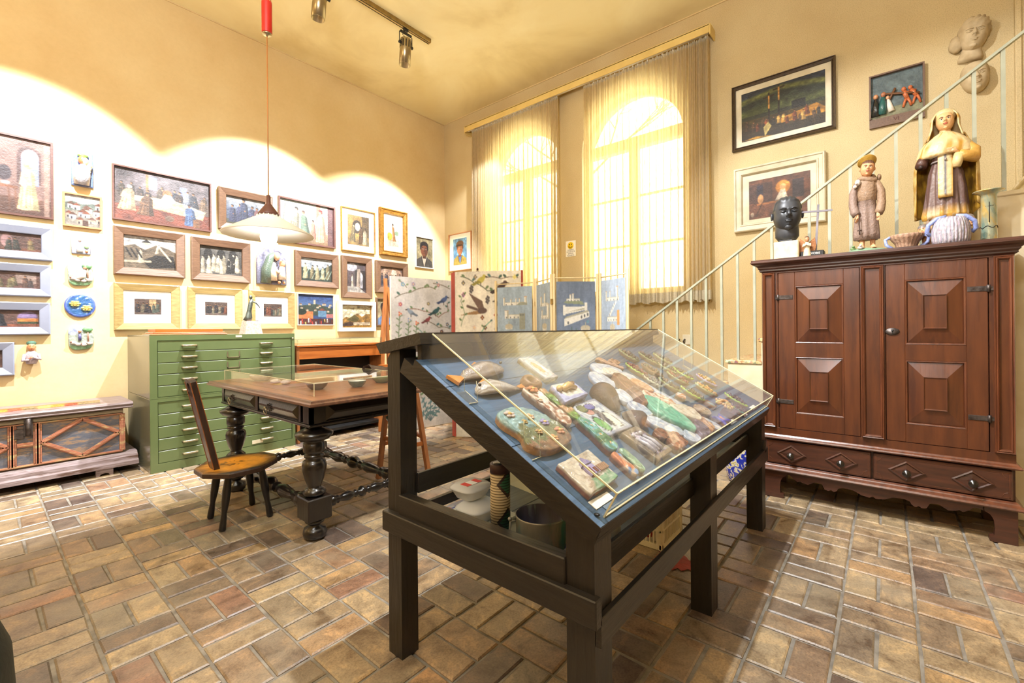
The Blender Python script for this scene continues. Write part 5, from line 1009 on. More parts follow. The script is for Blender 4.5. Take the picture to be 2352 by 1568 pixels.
def castle(seed, bgc, kind):
    c = Cv(80, 250, bgc, seed, 1.25); c.mottle(.04, 8); Wt, Sh, Lt = (222, 221, 212), (170, 168, 150), (206, 206, 196); Yt = lambda y: y
    def tower(x, y, w_, h, roof=True): c.rect(x, y, x+w_, y+h, Wt); c.rect(x+w_*.7, y, x+w_, y+h, Lt); c.rect(x-.01, y+h, x+w_+.01, y+h+.006, (190, 160, 130)) if roof else None; c.ell(x+w_/2, y+.012, w_*.2, .008, (110, 110, 110))
    def arcade(x0, y0, x1, y1, n): 
        c.rect(x0, y0, x1, y1, Wt)
        for k in range(n): xx = x0+(x1-x0)*(k+.5)/n; c.rect(xx-.02, y0, xx+.02, y0+(y1-y0)*.45, (120, 124, 130)); c.ell(xx, y0+(y1-y0)*.45, .022, .01, (120, 124, 130))
    def fort(x0, x1, y, h, tw, base=None):
        c.rect(x0, y, x1, y+h, Wt); c.rect(x0+(x1-x0)*.62, y, x1, y+h, Lt); c.line([(x0, y+h), (x1, y+h)], .006, Sh)
        for f, w_, th in tw: xx = x0+(x1-x0)*f; c.rect(xx, y, xx+w_, y+h+th, Wt); c.rect(xx+w_*.6, y, xx+w_, y+h+th, Sh); c.rect(xx-.008, y+h+th, xx+w_+.008, y+h+th+.004, (188, 160, 132))
        for k in range(4): xx = x0+(x1-x0)*(k+.5)/4; c.ell(xx, y+h*.28, .016, h*.22, (112, 116, 122))
    def dome(x, y, w_, h): c.rect(x-w_/2, y, x+w_/2, y+h, Wt); c.rect(x+w_*.15, y, x+w_/2, y+h, Lt); c.ell(x, y+h, w_*.56, .018, (186, 178, 156)); c.rect(x-.006, y+h, x+.006, y+h+.035, Sh)
    if kind == 0: fort(.18, .86, .868, .022, [(0, .05, .030), (.30, .035, .016), (.52, .03, .022), (.66, .035, .022), (.88, .07, .034)]); c.poly([(.55, .868), (.86, .868), (.86, .885), (.66, .890)], (150, 154, 138)); fort(.22, .66, .775, .028, [(0, .11, .026)]); c.rect(.64, .70, .80, .812, (146, 150, 136)); [c.ell(x, .80, .012, .006, (90, 94, 98)) for x in (.68, .72, .76)]; dome(.34, .70, .20, .02)
    if kind == 1: fort(.3, .85, .85, .02, [(0, .12, .04), (.5, .10, .06)]); fort(.35, .9, .765, .024, [(.05, .1, .03), (.75, .2, .07)]); dome(.6, .69, .3, .03)
    if kind == 2:
        c.poly([(.18, .862), (.72, .852), (.66, .872), (.45, .885), (.24, .876)], (140, 150, 122)); fort(.26, .60, .874, .016, [(.25, .045, .022), (.45, .04, .03)]); c.poly([(.18, .79), (.74, .818), (.74, .842), (.18, .838)], Wt); c.poly([(.30, .806), (.74, .822), (.74, .834)], Sh); c.rect(.17, .785, .23, .85, Wt); c.rect(.72, .815, .79, .866, Wt)
        c.poly([(.20, .715), (.84, .775), (.84, .808), (.20, .762)], Wt); c.poly([(.20, .762), (.84, .808), (.80, .818), (.24, .775)], Sh); [c.ell(x, y, .022, .010, (104, 106, 108)) for x, y in ((.30, .738), (.64, .774), (.72, .782), (.80, .790))]; dome(.74, .66, .22, .045); c.poly([(.36, .66), (.39, .72), (.42, .66)], (84, 112, 104)); c.poly([(.47, .66), (.50, .71), (.53, .66)], (84, 112, 104)); c.ell(.80, .745, .03, .010, (96, 170, 186), .5)
    if kind == 3: fort(.2, .74, .868, .022, [(0, .05, .036), (.3, .04, .036), (.82, .07, .06)]); c.poly([(.30, .775), (.38, .775), (.66, .862), (.58, .862)], Wt); [c.ell(.36+.05*k, .782+.017*k, .010, .007, (112, 116, 122)) for k in range(5)]; fort(.26, .68, .745, .026, []); c.rect(.66, .72, .76, .81, (200, 150, 96)); dome(.47, .68, .18, .03)
    for y in (.56, .42, .28, .14): fort(.2, .78, y, .024, [(.1, .05, .03), (.8, .08, .04)])
    return c
cs_ = thing('folding_screen', 'four-panel folding screen with blue canvases of white castles between pale poles', 'screen', (3.7, 2.5, 0))
PP = [(3.640, 3.288), (3.770, 2.820), (3.545, 2.455), (3.850, 2.118), (3.690, 1.735)]
for k in range(4):
    a, b = Vector((*PP[k], 0)), Vector((*PP[k+1], 0)); d = (b-a).normalized(); a2, b2 = a+d*.018, b-d*.018; zt = 1.74
    fr = None
    for q in (a2, b2): m = MB(); m.lathe([(.0, 0), (.012, .002), (.013, 1.735), (.010, zt), (0, zt+.002)], (q.x, q.y, 0), 12); m.build('pole', 'beech', cs_)
    for z in (1.70, .12): m = MB(); m.tube([a2+Vector((0, 0, z)), b2+Vector((0, 0, z))], .006, 8); m.build('cross_bar', 'beech', cs_)
    panel(cs_, tuple((a2+d*.022).xy), tuple((b2-d*.022).xy), .15, 1.665, castle(95+k, [(150, 168, 184), (156, 172, 188), (112, 126, 148), (160, 176, 196)][k], k), .012, 'canvas', False)
    if k:
        for z in (1.0, 1.45): m = MB(); m.box(PP[k][0]-.012, PP[k][0]+.012, PP[k][1]-.012, PP[k][1]+.012, z, z+.05); m.build('hinge', 'brass', cs_)
# easel behind the bird screen
ez = thing('easel', 'orange wooden easel leg standing behind the left edge of the bird screen', 'easel', (3.30, 4.75, 0))
m = MB(); m.beam((3.30, 4.72, 0), (3.30, 4.82, 1.86), .04, .03, (1, 0, 0)); m.build('leg', 'honey_z', ez); m = MB(); m.beam((3.10, 4.66, 0), (3.29, 4.80, 1.75), .035, .03, (1, 0, 0)); m.build('leg', 'honey_z', ez); m = MB(); m.beam((3.50, 4.66, 0), (3.31, 4.80, 1.75), .035, .03, (1, 0, 0)); m.build('leg', 'honey_z', ez); m = MB(); m.beam((3.35, 5.15, 0), (3.31, 4.83, 1.7), .03, .03, (1, 0, 0)); m.build('leg', 'honey_z', ez); m = MB(); m.beam((3.12, 4.69, .78), (3.46, 4.69, .78), .05, .03); m.build('tray', 'honey', ez)
# small thing above the bird screen: a dark finial on a peg
t = thing('peg_finial', 'small dark knob with a pale collar just above the bird screen', 'knob', (3.62, 3.55, 1.862)); m = MB(); m.lathe([(0, 1.862), (.018, 1.862), (.016, 1.872), (.007, 1.876), (0, 1.878)], (3.62, 3.52, 0), 14); m.build('collar', 'spot', t); m = MB(); m.lathe([(0, 1.877), (.010, 1.878), (.013, 1.888), (.010, 1.90), (0, 1.905)], (3.62, 3.52, 0), 14); m.build('knob', 'umber', t)

# ============================================================ TALL STOOL WITH CLOTH AND PAPER
stl = thing('tall_stool', 'tall tan wooden stool between the dark table and the display case', 'stool', (2.30, 3.12, 0))
m = MB(); m.box(1.99, 2.48, 2.97, 3.30, .845, .87, .006); m.build('seat', 'honey', stl)
LG = [((2.11, 3.20), (2.19, 3.14)), ((2.39, 2.90), (2.33, 3.02)), ((2.16, 2.92), (2.20, 3.03)), ((2.46, 3.22), (2.40, 3.16))]
for a, b in LG: m = MB(); m.beam((*a, 0), (*b, .845), .034, .034, (1, 0, 0)); m.build('leg', 'honey_z', stl)
for i, j, z in ((0, 2, .33), (2, 1, .28), (1, 3, .33), (3, 0, .28)):
    P = lambda q: Vector((q[0][0]+(q[1][0]-q[0][0])*z/.845, q[0][1]+(q[1][1]-q[0][1])*z/.845, z)); m = MB(); m.beam(P(LG[i]), P(LG[j]), .02, .03); m.build('rung', 'honey', stl)
K['greycloth'] = M('grey_brown_feathery_cloth', s(112, 96, 86), s(70, 60, 56), .8, scale=16, stretch=(1, 6, 1), bmp=.5)
m = MB(); r = random.Random(9); V = []; nU, nV = 16, 10
for j in range(nV+1):
    for i in range(nU+1):
        u, v = i/nU, j/nV; x = 1.96+u*.34-.12*(1-v)*u; y = 3.0+v*.24; z = .872+.075*math.sin(PI*min(1, v*1.05))*(1-.75*u)+.008*math.sin(v*20+u*9)*math.sin(PI*v)
        V.append((x, y, z))
m.add(V, [(j*(nU+1)+i, j*(nU+1)+i+1, (j+1)*(nU+1)+i+1, (j+1)*(nU+1)+i) for j in range(nV) for i in range(nU)], True); o = m.build('folded_cloth', 'greycloth'); tag(recenter(o, (2.1, 3.1, .871)), 'grey-brown feathery folded cloth lying on the tall stool', 'cloth')
m = MB(); V = [(2.20+.20*u, 3.17+.05*u+.01*math.sin(v*5), .871+.11*v+.01*math.sin(u*6)) for v in (0, .5, 1) for u in np.linspace(0, 1, 7)]; m.add(V, [(j*7+i, j*7+i+1, (j+1)*7+i+1, (j+1)*7+i) for j in range(2) for i in range(6)], True); o = m.build('paper_sheet', 'mount'); tag(recenter(o, (2.3, 3.2, .871)), 'white crumpled paper sheet standing on the tall stool behind the case', 'paper')

# ============================================================ DARK TURNED TABLE
tb = thing('turned_leg_table', 'black turned-leg table with a worn orange top under an acrylic cover', 'table', (1.585, 3.22, 0)); TX0, TX1, TY0, TY1, TZ = 1.15, 2.02, 2.38, 4.06, .832
m = MB(); e = [(0, 0), (.0, .014), (-.006, .018), (.004, .026), (.012, .030), (.012, .034)]
rs = [[(TX0+a, TY0+a, TZ-.034+z), (TX1-a, TY0+a, TZ-.034+z), (TX1-a, TY1-a, TZ-.034+z), (TX0+a, TY1-a, TZ-.034+z)] for a, z in ((.03, -.004), (.012, 0), (.0, .006), (0, .018), (.010, .024), (.014, .0345))]
m.rings(rs, True, False); m.build('moulded_edge', 'tbl_edge', tb); m = MB(); m.box(TX0+.035, TX1-.035, TY0+.035, TY1-.035, TZ-.01, TZ+.0012); m.build('tabletop', 'tbl_top', tb)
AX0, AX1, AY0, AY1 = 1.215, 1.955, 2.515, 3.93
m = MB(); m.box(AX0+.015, AX1-.015, AY0+.015, AY1-.015, .675, .796); m.box(AX0-.006, AX1+.006, AY0-.006, AY1+.006, .662, .678, .004); m.box(AX0-.004, AX1+.004, AY0-.004, AY1+.004, .790, .798); m.build('apron', 'tbl', tb)
def pyramid(m, fn, a0, a1, b0, b1, i, h):     # bevelled board: outer rectangle rising to an inner one
    O = [(a0, b0), (a1, b0), (a1, b1), (a0, b1)]; I = [(a0+i, b0+i), (a1-i, b0+i), (a1-i, b1-i), (a0+i, b1-i)] if a1-a0 > 2*i and b1-b0 > 2*i else None
    vs = [fn(a, b, 0) for a, b in O]+[fn(a, b, h) for a, b in I]; m.add(vs, [(4, 5, 6, 7)]+[(k, (k+1) % 4, 4+(k+1) % 4, 4+k) for k in range(4)])
fl = lambda a, b, d: (AX0+.014-d, a, b)       # a along -y? (kept as y)
for k, (a, b) in enumerate(((3.885, 3.30), (3.245, 2.66))):
    m = MB(); m.prism([(a, .682), (b, .682), (b, .788), (a, .788)], fl, -.02, .004); pyramid(m, lambda p, q, d: (AX0+.010-d, p, q), b, a, .682, .788, .047, .022); d_ = m.build('drawer', 'tbl', tb)
    yc = (a+b)/2+.14; m = MB(); m.tube([(AX0-.016-.003*math.sin(t), yc+.022*math.cos(t), .700+.022*math.sin(t)) for t in np.linspace(0, 2*PI, 18)], .0028, 6); m.tube([(AX0-.005, yc, .722), (AX0-.022, yc, .724)], .005, 6); m.build('ring_pull', 'handle', d_)
    m = MB()
    for q in range(6): t_ = q*PI/3; m.tube([(AX0-.013, yc-.06+.006*math.cos(t_), .728+.006*math.sin(t_)), (AX0-.015, yc-.06+.03*math.cos(t_+.3), .728+.022*math.sin(t_+.3)), (AX0-.013, yc-.06+.038*math.cos(t_+.8), .728+.028*math.sin(t_+.8))], .0035, 5)
    m.build('escutcheon', 'iron', d_)
for q in ((3.93, 3.89), (3.295, 3.25), (2.655, 2.63), (2.60, 2.515)): m = MB(); m.prism([(q[0], .682), (q[1], .682), (q[1], .790), (q[0], .790)], fl, -.01, .014); m.build('stile', 'tbl', tb)
m = MB(); pyramid(m, lambda p, q, d: (p, AY0+.014-d, q), AX0+.10, AX1-.10, .685, .786, .045, .02); m.build('apron_panel', 'tbl', tb)
for q in ((AX0, AX0+.06), (AX1-.06, AX1)): m = MB(); m.box(q[0], q[1], AY0, AY0+.015, .682, .790); m.build('stile', 'tbl', tb)
legp = [(.0, .0), (.045, .0), (.062, .012), (.068, .035), (.060, .062), (.030, .075), (.034, .085), (.052, .095), (.056, .105), (.045, .118)]
legp2 = [(.045, .25), (.062, .262), (.065, .275), (.050, .292), (.036, .300), (.040, .315), (.052, .345), (.066, .400), (.069, .43), (.062, .455), (.044, .468), (.056, .478), (.056, .490), (.042, .498), (.058, .506), (.061, .515), (.061, .558), (.050, .570), (.085, .582), (.103, .602), (.106, .618), (.080, .632), (.046, .648), (.044, .668), (.0, .67)]
TL = [(1.275, 2.59), (1.275, 3.83), (1.895, 2.59), (1.895, 3.83)]
for x, y in TL:
    m = MB(); m.lathe(legp, (x, y, 0), 24); m.lathe(legp2, (x, y, 0), 24); o = m.build('leg', 'tbl', tb); m = MB(); m.box(x-.072, x+.072, y-.072, y+.072, .118, .25, .006); m.build('block', 'tbl', o)
def stretcher(p, q, big=1):
    p, q = Vector(p), Vector(q); L_ = (q-p).length; ax = 'x' if abs(q.x-p.x) > abs(q.y-p.y) else 'y'
    pr = [(0, .02), (.03, .022), (.06, .040), (.10, .044), (.13, .026), (.15, .036), (.17, .024), (.22, .030), (.30, .042), (.36, .030), (.385, .022), (.40, .034), (.42, .024), (.45, .020), (.475, .042), (.5, .048)]
    pr = pr+[(1-t, r_) for t, r_ in pr[::-1][1:]]; m = MB(); c = p if (ax == 'x') else p
    m.lathe([(r_*.92*big, t*L_) for t, r_ in pr], tuple(p), 16, ax); m.build('stretcher', 'tbl', tb)
stretcher((1.275, 2.66, .185), (1.275, 3.76, .185), 1.1); stretcher((1.895, 2.66, .185), (1.895, 3.76, .185), 1.1); stretcher((1.345, 2.59, .185), (1.825, 2.59, .185), .8); stretcher((1.345, 3.83, .185), (1.825, 3.83, .185), .8)
cv_ = thing('acrylic_cover', 'clear acrylic box cover resting on the black turned-leg table', 'cover', (1.6, 3.3, TZ)); glassbox(cv_, 1.262, 1.985, 2.56, 4.02, TZ+.002, TZ+.078)
def bowl(label, x, y, r, h, out, inn, grp=None, lid=None):
    t = thing('bowl', label, 'bowl', (x, y, TZ+.001), grp); m = MB(); z = TZ+.002
    m.col = s(*out); m.lathe([(0, z), (r*.55, z), (r*.6, z+h*.1), (r*.85, z+h*.45), (r, z+h*.95), (r*.99, z+h)], (x, y, 0), 24, 'z', False); m.col = s(*inn); m.lathe([(r*.985, z+h), (r*.9, z+h*.85), (r*.7, z+h*.4), (r*.4, z+h*.18), (0, z+h*.15)], (x, y, 0), 24, 'z', False); m.build('body', 'glaze', t)
    if lid: m = MB(); m.col = s(*lid); m.ball((x, y, z+h*.55), r*.72, 1, 1, .25, 16, 6, None, lambda d: 1+.12*smoothnoise(d*6)); m.build('contents', 'clay', t)
bowl('dark brown bowl nearest the corner of the acrylic cover', 1.43, 2.86, .068, .042, (74, 56, 46), (150, 120, 90))
bowl('dark green bowl with a white rim and brown contents, middle of the table front', 1.66, 2.76, .060, .042, (40, 66, 50), (220, 220, 210), None, (90, 56, 40))
bowl('pale green bowl at the case post, rightmost on the dark table', 1.90, 2.83, .070, .045, (120, 130, 90), (150, 190, 150))
bowl('pale wide bowl near the left end of the table', 1.42, 3.72, .085, .045, (190, 190, 170), (206, 206, 190))
bowl('small dark bowl behind the green ones on the table', 1.80, 2.98, .05, .03, (50, 40, 38), (90, 70, 60))
for k, (x, y, lb) in enumerate(((1.40, 3.42, 'pale shell-like clay lump, leftmost of the three under the acrylic cover'), (1.42, 3.30, 'pale shell-like clay lump, middle of the three under the acrylic cover'), (1.52, 3.28, 'flat dark clay piece beside the pale lumps on the table'))):
    m = MB(); m.col = s(206, 196, 190) if k < 2 else s(90, 76, 66); m.ball((x, y, TZ+.018), .032, 1.1, .9, .55 if k < 2 else .3, 16, 10, None, lambda d: 1+.22*smoothnoise(d*5, 1, k)); o = m.build('clay_piece', 'clay'); tag(recenter(o, (x, y, TZ)), lb, 'clay piece')
c = Cv(40, 40, (150, 146, 160), 99); c.mottle(.3, 8); t = thing('round_plate', 'large pale round plate lying under the acrylic cover', 'plate', (1.75, 3.55, TZ)); m = MB(); m.col = s(226, 222, 206); m.lathe([(0, TZ+.003), (.10, TZ+.003), (.16, TZ+.02), (.162, TZ+.023), (.10, TZ+.009), (0, TZ+.008)], (1.75, 3.55, 0), 32); m.build('dish', 'glaze', t)

# ============================================================ PLANK CHAIR
ch = thing('plank_chair', 'low dark plank chair with a pierced slat back and a scorched orange seat', 'chair', (1.07, 3.23, 0))
SO = [(.862, 3.14), (.862, 3.30), (.97, 3.44), (1.12, 3.46), (1.30, 3.36), (1.33, 3.24), (1.29, 3.13), (1.14, 3.01), (.965, 3.01)]
def seat_col(x, y):
    d = math.hypot((x-1.07)/.21, (y-3.22)/.18); f = max(0, min(1, (1.15-d)/.5)); n = smoothnoise((x, y), 22)*.6+smoothnoise((x, y), 60)*.4
    fg = 1 if (math.hypot((x-1.05)/.07, (y-3.23)/.06) < 1 and n > .02) else 0; a = np.array(s(30, 26, 22)); b = np.array(s(232, 156, 40)); f = max(0, min(1, f+n*.5)); c_ = a*(1-f)+b*f; return tuple(c_*(.25 if fg else 1))
m = MB(); ca = (1.08, 3.23); rings = []; cols = []
for t_, z in ((.97, .335), (1, .34), (1, .362), (.965, .370))+tuple((u, .3705) for u in np.linspace(.9, .05, 16)):
    fine = []
    for k in range(len(SO)):
        p, q = SO[k], SO[(k+1) % len(SO)]
        for w_ in (0, .25, .5, .75): x, y = p[0]+(q[0]-p[0])*w_, p[1]+(q[1]-p[1])*w_; X_, Y_ = ca[0]+(x-ca[0])*t_, ca[1]+(y-ca[1])*t_; fine.append((X_, Y_, z)); cols.append(seat_col(X_, Y_) if t_ < .99 or z > .365 else s(60, 40, 28))
    rings.append(fine[::-1] if False else fine)
m.rings([r_[::-1] for r_ in rings], True, False, [c for k in range(len(rings)) for c in cols[k*36:(k+1)*36][::-1]]); m.build('seat', 'polych', ch)
for (fx, fy), (tx, ty) in (((.956, 3.112), (1.00, 3.13)), ((.974, 3.389), (1.01, 3.35)), ((1.240, 3.425), (1.19, 3.36)), ((1.235, 3.115), (1.19, 3.14))):
    a, b = Vector((fx, fy, 0)), Vector((tx, ty, .34)); m = MB(); m.tube([a+(b-a)*t_ for t_ in (0, .03, .12, .3, .5, .7, .9, 1)], [.016, .020, .019, .015, .022, .024, .019, .018], 14); m.build('leg', 'blackw', ch)
def slat_pt(u, v): x = .93+(.80-.93)*v; z = .365+(.945-.365)*v; return x, 3.195+u, z
m = MB(); nn = 20; T_ = .032; nx = Vector((.975, 0, .22))
hole = [(.026*math.cos(a), .90+.055*math.sin(a)*(1 if math.sin(a) < 0 else .8)) for a in np.linspace(0, 2*PI, nn, endpoint=False)]
outl = []
for k in range(nn):
    a = 2*PI*k/nn; cx_, sz_ = math.cos(a), math.sin(a)
    outl.append((max(-1, min(1, cx_*1.35))*.052, .90+(.085*sz_*(1 if abs(cx_) < .75 else .95) if sz_ > 0 else .10*sz_)))
for side in (0, 1):
    off = nx*T_*side; V = [tuple(Vector(slat_pt(*p))+off) for p in hole]+[tuple(Vector(slat_pt(*p))+off) for p in outl]
    fs = [(k, (k+1) % nn, nn+(k+1) % nn, nn+k) for k in range(nn)]; m.add(V, fs if side == 0 else [f[::-1] for f in fs])
for P_, rv in ((hole, 1), (outl, 0)):
    a = [tuple(Vector(slat_pt(*p))) for p in P_]; b = [tuple(Vector(slat_pt(*p))+nx*T_) for p in P_]; fs = [(k, nn+k, nn+(k+1) % nn, (k+1) % nn) for k in range(nn)]; m.add(a+b, [f[::-1] for f in fs] if rv else fs)
w0, w1, v0 = .040, .052, .845
V = []; 
for v, w_ in ((0, w0), (v0, w1)):
    for sgn in (-1, 1):
        for sd in (0, 1): V.append(tuple(Vector(slat_pt(sgn*w_, v))+nx*T_*sd))
m.add(V, [(0, 2, 6, 4), (1, 5, 7, 3), (0, 4, 5, 1), (2, 3, 7, 6), (0, 1, 3, 2), (4, 6, 7, 5)]); m.build('back_slat', wood('dark_brown_slat_with_worn_edges', s(64, 44, 34), s(40, 30, 26), .35, 2, 6, .3, .15), ch)
K['wornedge'] = M('worn_orange_edge', s(170, 100, 50), s(120, 70, 38), .4, bmp=.1)
m = MB()
for sg_ in (-1, 1): m.beam(Vector(slat_pt(sg_*w0, .02))+nx*T_*.0, Vector(slat_pt(sg_*w1, .95))+nx*T_*.0, .004, .004); m.beam(Vector(slat_pt(sg_*w0, .02))+nx*T_, Vector(slat_pt(sg_*w1, .95))+nx*T_, .004, .004)
m.build('worn_edge', 'wornedge', ch)
# ============================================================ WARDROBE
wd = thing('wardrobe', 'large red-brown colonial wardrobe with pyramid-panelled doors and diamond-faced drawers', 'wardrobe', (3.88, .07, 0)); WF = 3.66; WB_ = 4.12; YL, YR = .690, -.545
fw = lambda y, z, d: (WF-d, y, z)
m = MB(); m.box(WF+.03, WB_, YR, YL, .20, 1.60); m.build('carcass', 'ward_h', wd)
# face frame
m = MB()
for q in ((YR, YL, 1.596, 1.612), (YR, YL, .44, .50), (YL, .590, .5, 1.6), (.128, .004, .5, 1.6), (-.446, YR, .5, 1.6)): m.box(WF, WF+.03, q[0], q[1], q[2], q[3], .001)
m.build('face_frame', 'ward', wd)
def mould(name, prof, mat, z0, ya=YL, yb=YR, parent=wd, ends=True):
    """profile (out, z) swept along the front and returned round both sides"""
    m = MB(); rs = []
    for o, z in prof: rs.append([(WB_, ya+o, z0+z), (WF-o, ya+o, z0+z), (WF-o, yb-o, z0+z), (WB_, yb-o, z0+z)])
    vs = [p for r in rs for p in r]; fs = [(k*4+i, (k+1)*4+i, (k+1)*4+i+1, k*4+i+1) for k in range(len(rs)-1) for i in range(3)]+[(0, 1, 2, 3)[::-1], tuple((len(rs)-1)*4+i for i in (0, 1, 2, 3))]
    m.add(vs, fs); return m.build(name, mat, parent)
mould('cornice', [(.0, 0), (.008, .004), (.014, .010), (.012, .018), (.022, .028), (.022, .036), (.034, .048), (.052, .056), (.062, .066), (.062, .073), (.058, .076), (.058, .088), (0, .088)], 'ward_h', 1.605)
mould('waist_moulding', [(0, 0), (.018, .004), (.024, .012), (.020, .020), (.010, .026), (.004, .034), (0, .036)], 'ward_m', .415)
mould('base_moulding', [(0, 0), (.030, .0), (.036, .008), (.030, .018), (.014, .030), (.010, .036), (.002, .042), (0, .044)], 'ward_m', .195)
def rframe(name, y0, y1, z0, z1, w_, h, mat, parent, base=0):     # raised moulded frame, y0>y1
    m = MB(); P = [(0, 0), (0, h*.6), (w_*.18, h), (w_*.42, h*.82), (w_*.6, h), (w_*.85, h*.75), (w_, h*.4), (w_, 0)]
    rs = [[fw(y0-t, z0+t, base+d), fw(y1+t, z0+t, base+d), fw(y1+t, z1-t, base+d), fw(y0-t, z1-t, base+d)] for t, d in P]
    m.rings(rs, False, False); return m.build(name, mat, parent)
for y0, y1 in ((.685, .605), (.123, .010), (-.463, -.543)):
    m = MB(); m.box(WF-.004, WF+.01, y0-.01, y1+.01, .515, 1.590); p_ = m.build('pilaster', 'ward', wd); rframe('moulding', y0, y1, .503, 1.600, .022, .022, 'ward_m', p_)
def door(y0, y1, pans, hinge_left, lock):
    m = MB(); z0, z1 = .503, 1.594; z0 -= 0
    ys = sorted([p[0] for p in pans]+[p[1] for p in pans]); pa, pb = pans[0][0], pans[0][1]
    m.box(WF-.003, WF+.028, y0-.002, pa, z0, z1, .002); m.box(WF-.003, WF+.028, pb, y1+.002, z0, z1, .002)
    m.box(WF-.0025, WF+.028, pa, pb, pans[0][3], z1, .0015); m.box(WF-.0025, WF+.028, pa, pb, pans[1][3], pans[0][2], .0015); m.box(WF-.0025, WF+.028, pa, pb, z0, pans[1][2], .0015)
    m.box(WF+.012, WF+.027, pa, pb, z0+.05, z1-.05)
    d = m.build('door', 'ward', wd)
    for (a, b, za, zb) in pans:
        i = (a-b)*.31; iz = .098
        m = MB(); O = [(a-.008, za+.008), (b+.008, za+.008), (b+.008, zb-.008), (a-.008, zb-.008)]; I = [(a-i, za+iz), (b+i, za+iz), (b+i, zb-iz), (a-i, zb-iz)]
        m.add([fw(y, z, -.008) for y, z in O]+[fw(y, z, .013) for y, z in I], [(k, (k+1) % 4, 4+(k+1) % 4, 4+k) for k in range(4)])
        J = [(y+(.006 if k in (1, 2) else -.006), z+(.006 if k < 2 else -.006)) for k, (y, z) in enumerate(I)]
        m.add([fw(y, z, .013) for y, z in I]+[fw(y, z, .022) for y, z in I]+[fw(y, z, .016) for y, z in J], [(k, (k+1) % 4, 4+(k+1) % 4, 4+k) for k in range(4)]+[(4+k, 4+(k+1) % 4, 8+(k+1) % 4, 8+k) for k in range(4)]+[(8, 9, 10, 11)])
        p_ = m.build('panel', 'ward', d); rframe('moulding', a, b, za, zb, .010, .006, 'ward_m', p_, -.002)
    for z in (1.422, .688):
        m = MB(); yy = (y0-.045) if hinge_left else (y1+.045); m.box(WF-.007, WF-.002, yy-.045, yy+.040, z-.014, z+.014, .001); ye = y0 if hinge_left else y1
        m.lathe([(0, -.02), (.008, -.02), (.008, .02), (0, .02)], (WF-.008, ye, z), 8); m.box(WF-.006, WF-.001, ye-(-.03 if hinge_left else .03), ye, z-.011, z+.011); m.build('hinge', 'iron', d)
    if lock:
        m = MB(); m.lathe([(0, -.008), (.026, -.008), (.028, -.004), (.028, 0)], (WF-.002, -.030, 1.18), 18, 'x', True, 1.25, .8); m.build('lock_plate', 'iron', d); m = MB(); m.box(WF-.0125, WF-.0095, -.033, -.027, 1.168, 1.186); m.lathe([(0, -.003), (.006, -.003), (.006, 0), (0, 0)], (WF-.0095, -.030, 1.186), 8, 'x'); m.build('keyhole', 'black', d)
door(.588, .128, [(.487, .214, 1.100, 1.497), (.487, .214, .612, 1.006)], True, False)
door(.003, -.444, [(-.089, -.355, 1.100, 1.495), (-.089, -.355, .614, 1.004)], False, True)
for y0, y1, ks in ((.670, .080, (.515, .234)), (.068, -.532, (-.090, -.373))):
    m = MB(); m.box(WF-.006, WF+.2, y0, y1, .245, .408, .004); dr = m.build('drawer', 'ward_h', wd)
    m = MB()
    for a, b, c_, d_ in ((y0-.012, y1+.012, .257, .260), (y0-.012, y1+.012, .393, .396), (y0-.012, y0-.015, .257, .396), (y1+.015, y1+.012, .257, .396)): m.box(WF-.0075, WF-.005, a, b, c_, d_)
    for yy, sg_ in ((y0-.013, -1), (y1+.013, 1)):
        for zz, sz_ in ((.258, 1), (.395, -1)): m.tube([(WF-.0065, yy+sg_*.03*math.cos(t), zz+sz_*.03*math.sin(t)) for t in np.linspace(0, PI/2, 6)], .0012, 4)
    m.build('inlay_line', 'ward_m', dr)
    for ky in ks:
        m = MB(); P4 = [(ky+.088, .324), (ky, .262), (ky-.088, .324), (ky, .386)]; I4 = [(ky+.062, .324), (ky, .280), (ky-.062, .324), (ky, .368)]
        m.add([fw(y, z, .005) for y, z in P4]+[fw(y, z, .014) for y, z in P4]+[fw(ky+(y-ky)*.86, .324+(z-.324)*.86, .018) for y, z in P4]+[fw(ky+(y-ky)*.74, .324+(z-.324)*.74, .011) for y, z in P4]+[fw(ky+(y-ky)*.3, .324+(z-.324)*.3, .016) for y, z in P4], [(r_*4+k, r_*4+(k+1) % 4, (r_+1)*4+(k+1) % 4, (r_+1)*4+k) for r_ in range(4) for k in range(4)]+[(16, 17, 18, 19)]); m.build('diamond', 'ward_h', dr)
        m = MB(); m.lathe([(0, -.062), (.010, -.062), (.011, -.058), (.014, -.058), (.015, -.054), (.020, -.054), (.0215, -.046), (.018, -.038), (.010, -.032), (.012, -.022), (.016, -.014)], (WF, ky, .318), 20, 'x'); m.build('knob', 'tbl', dr)
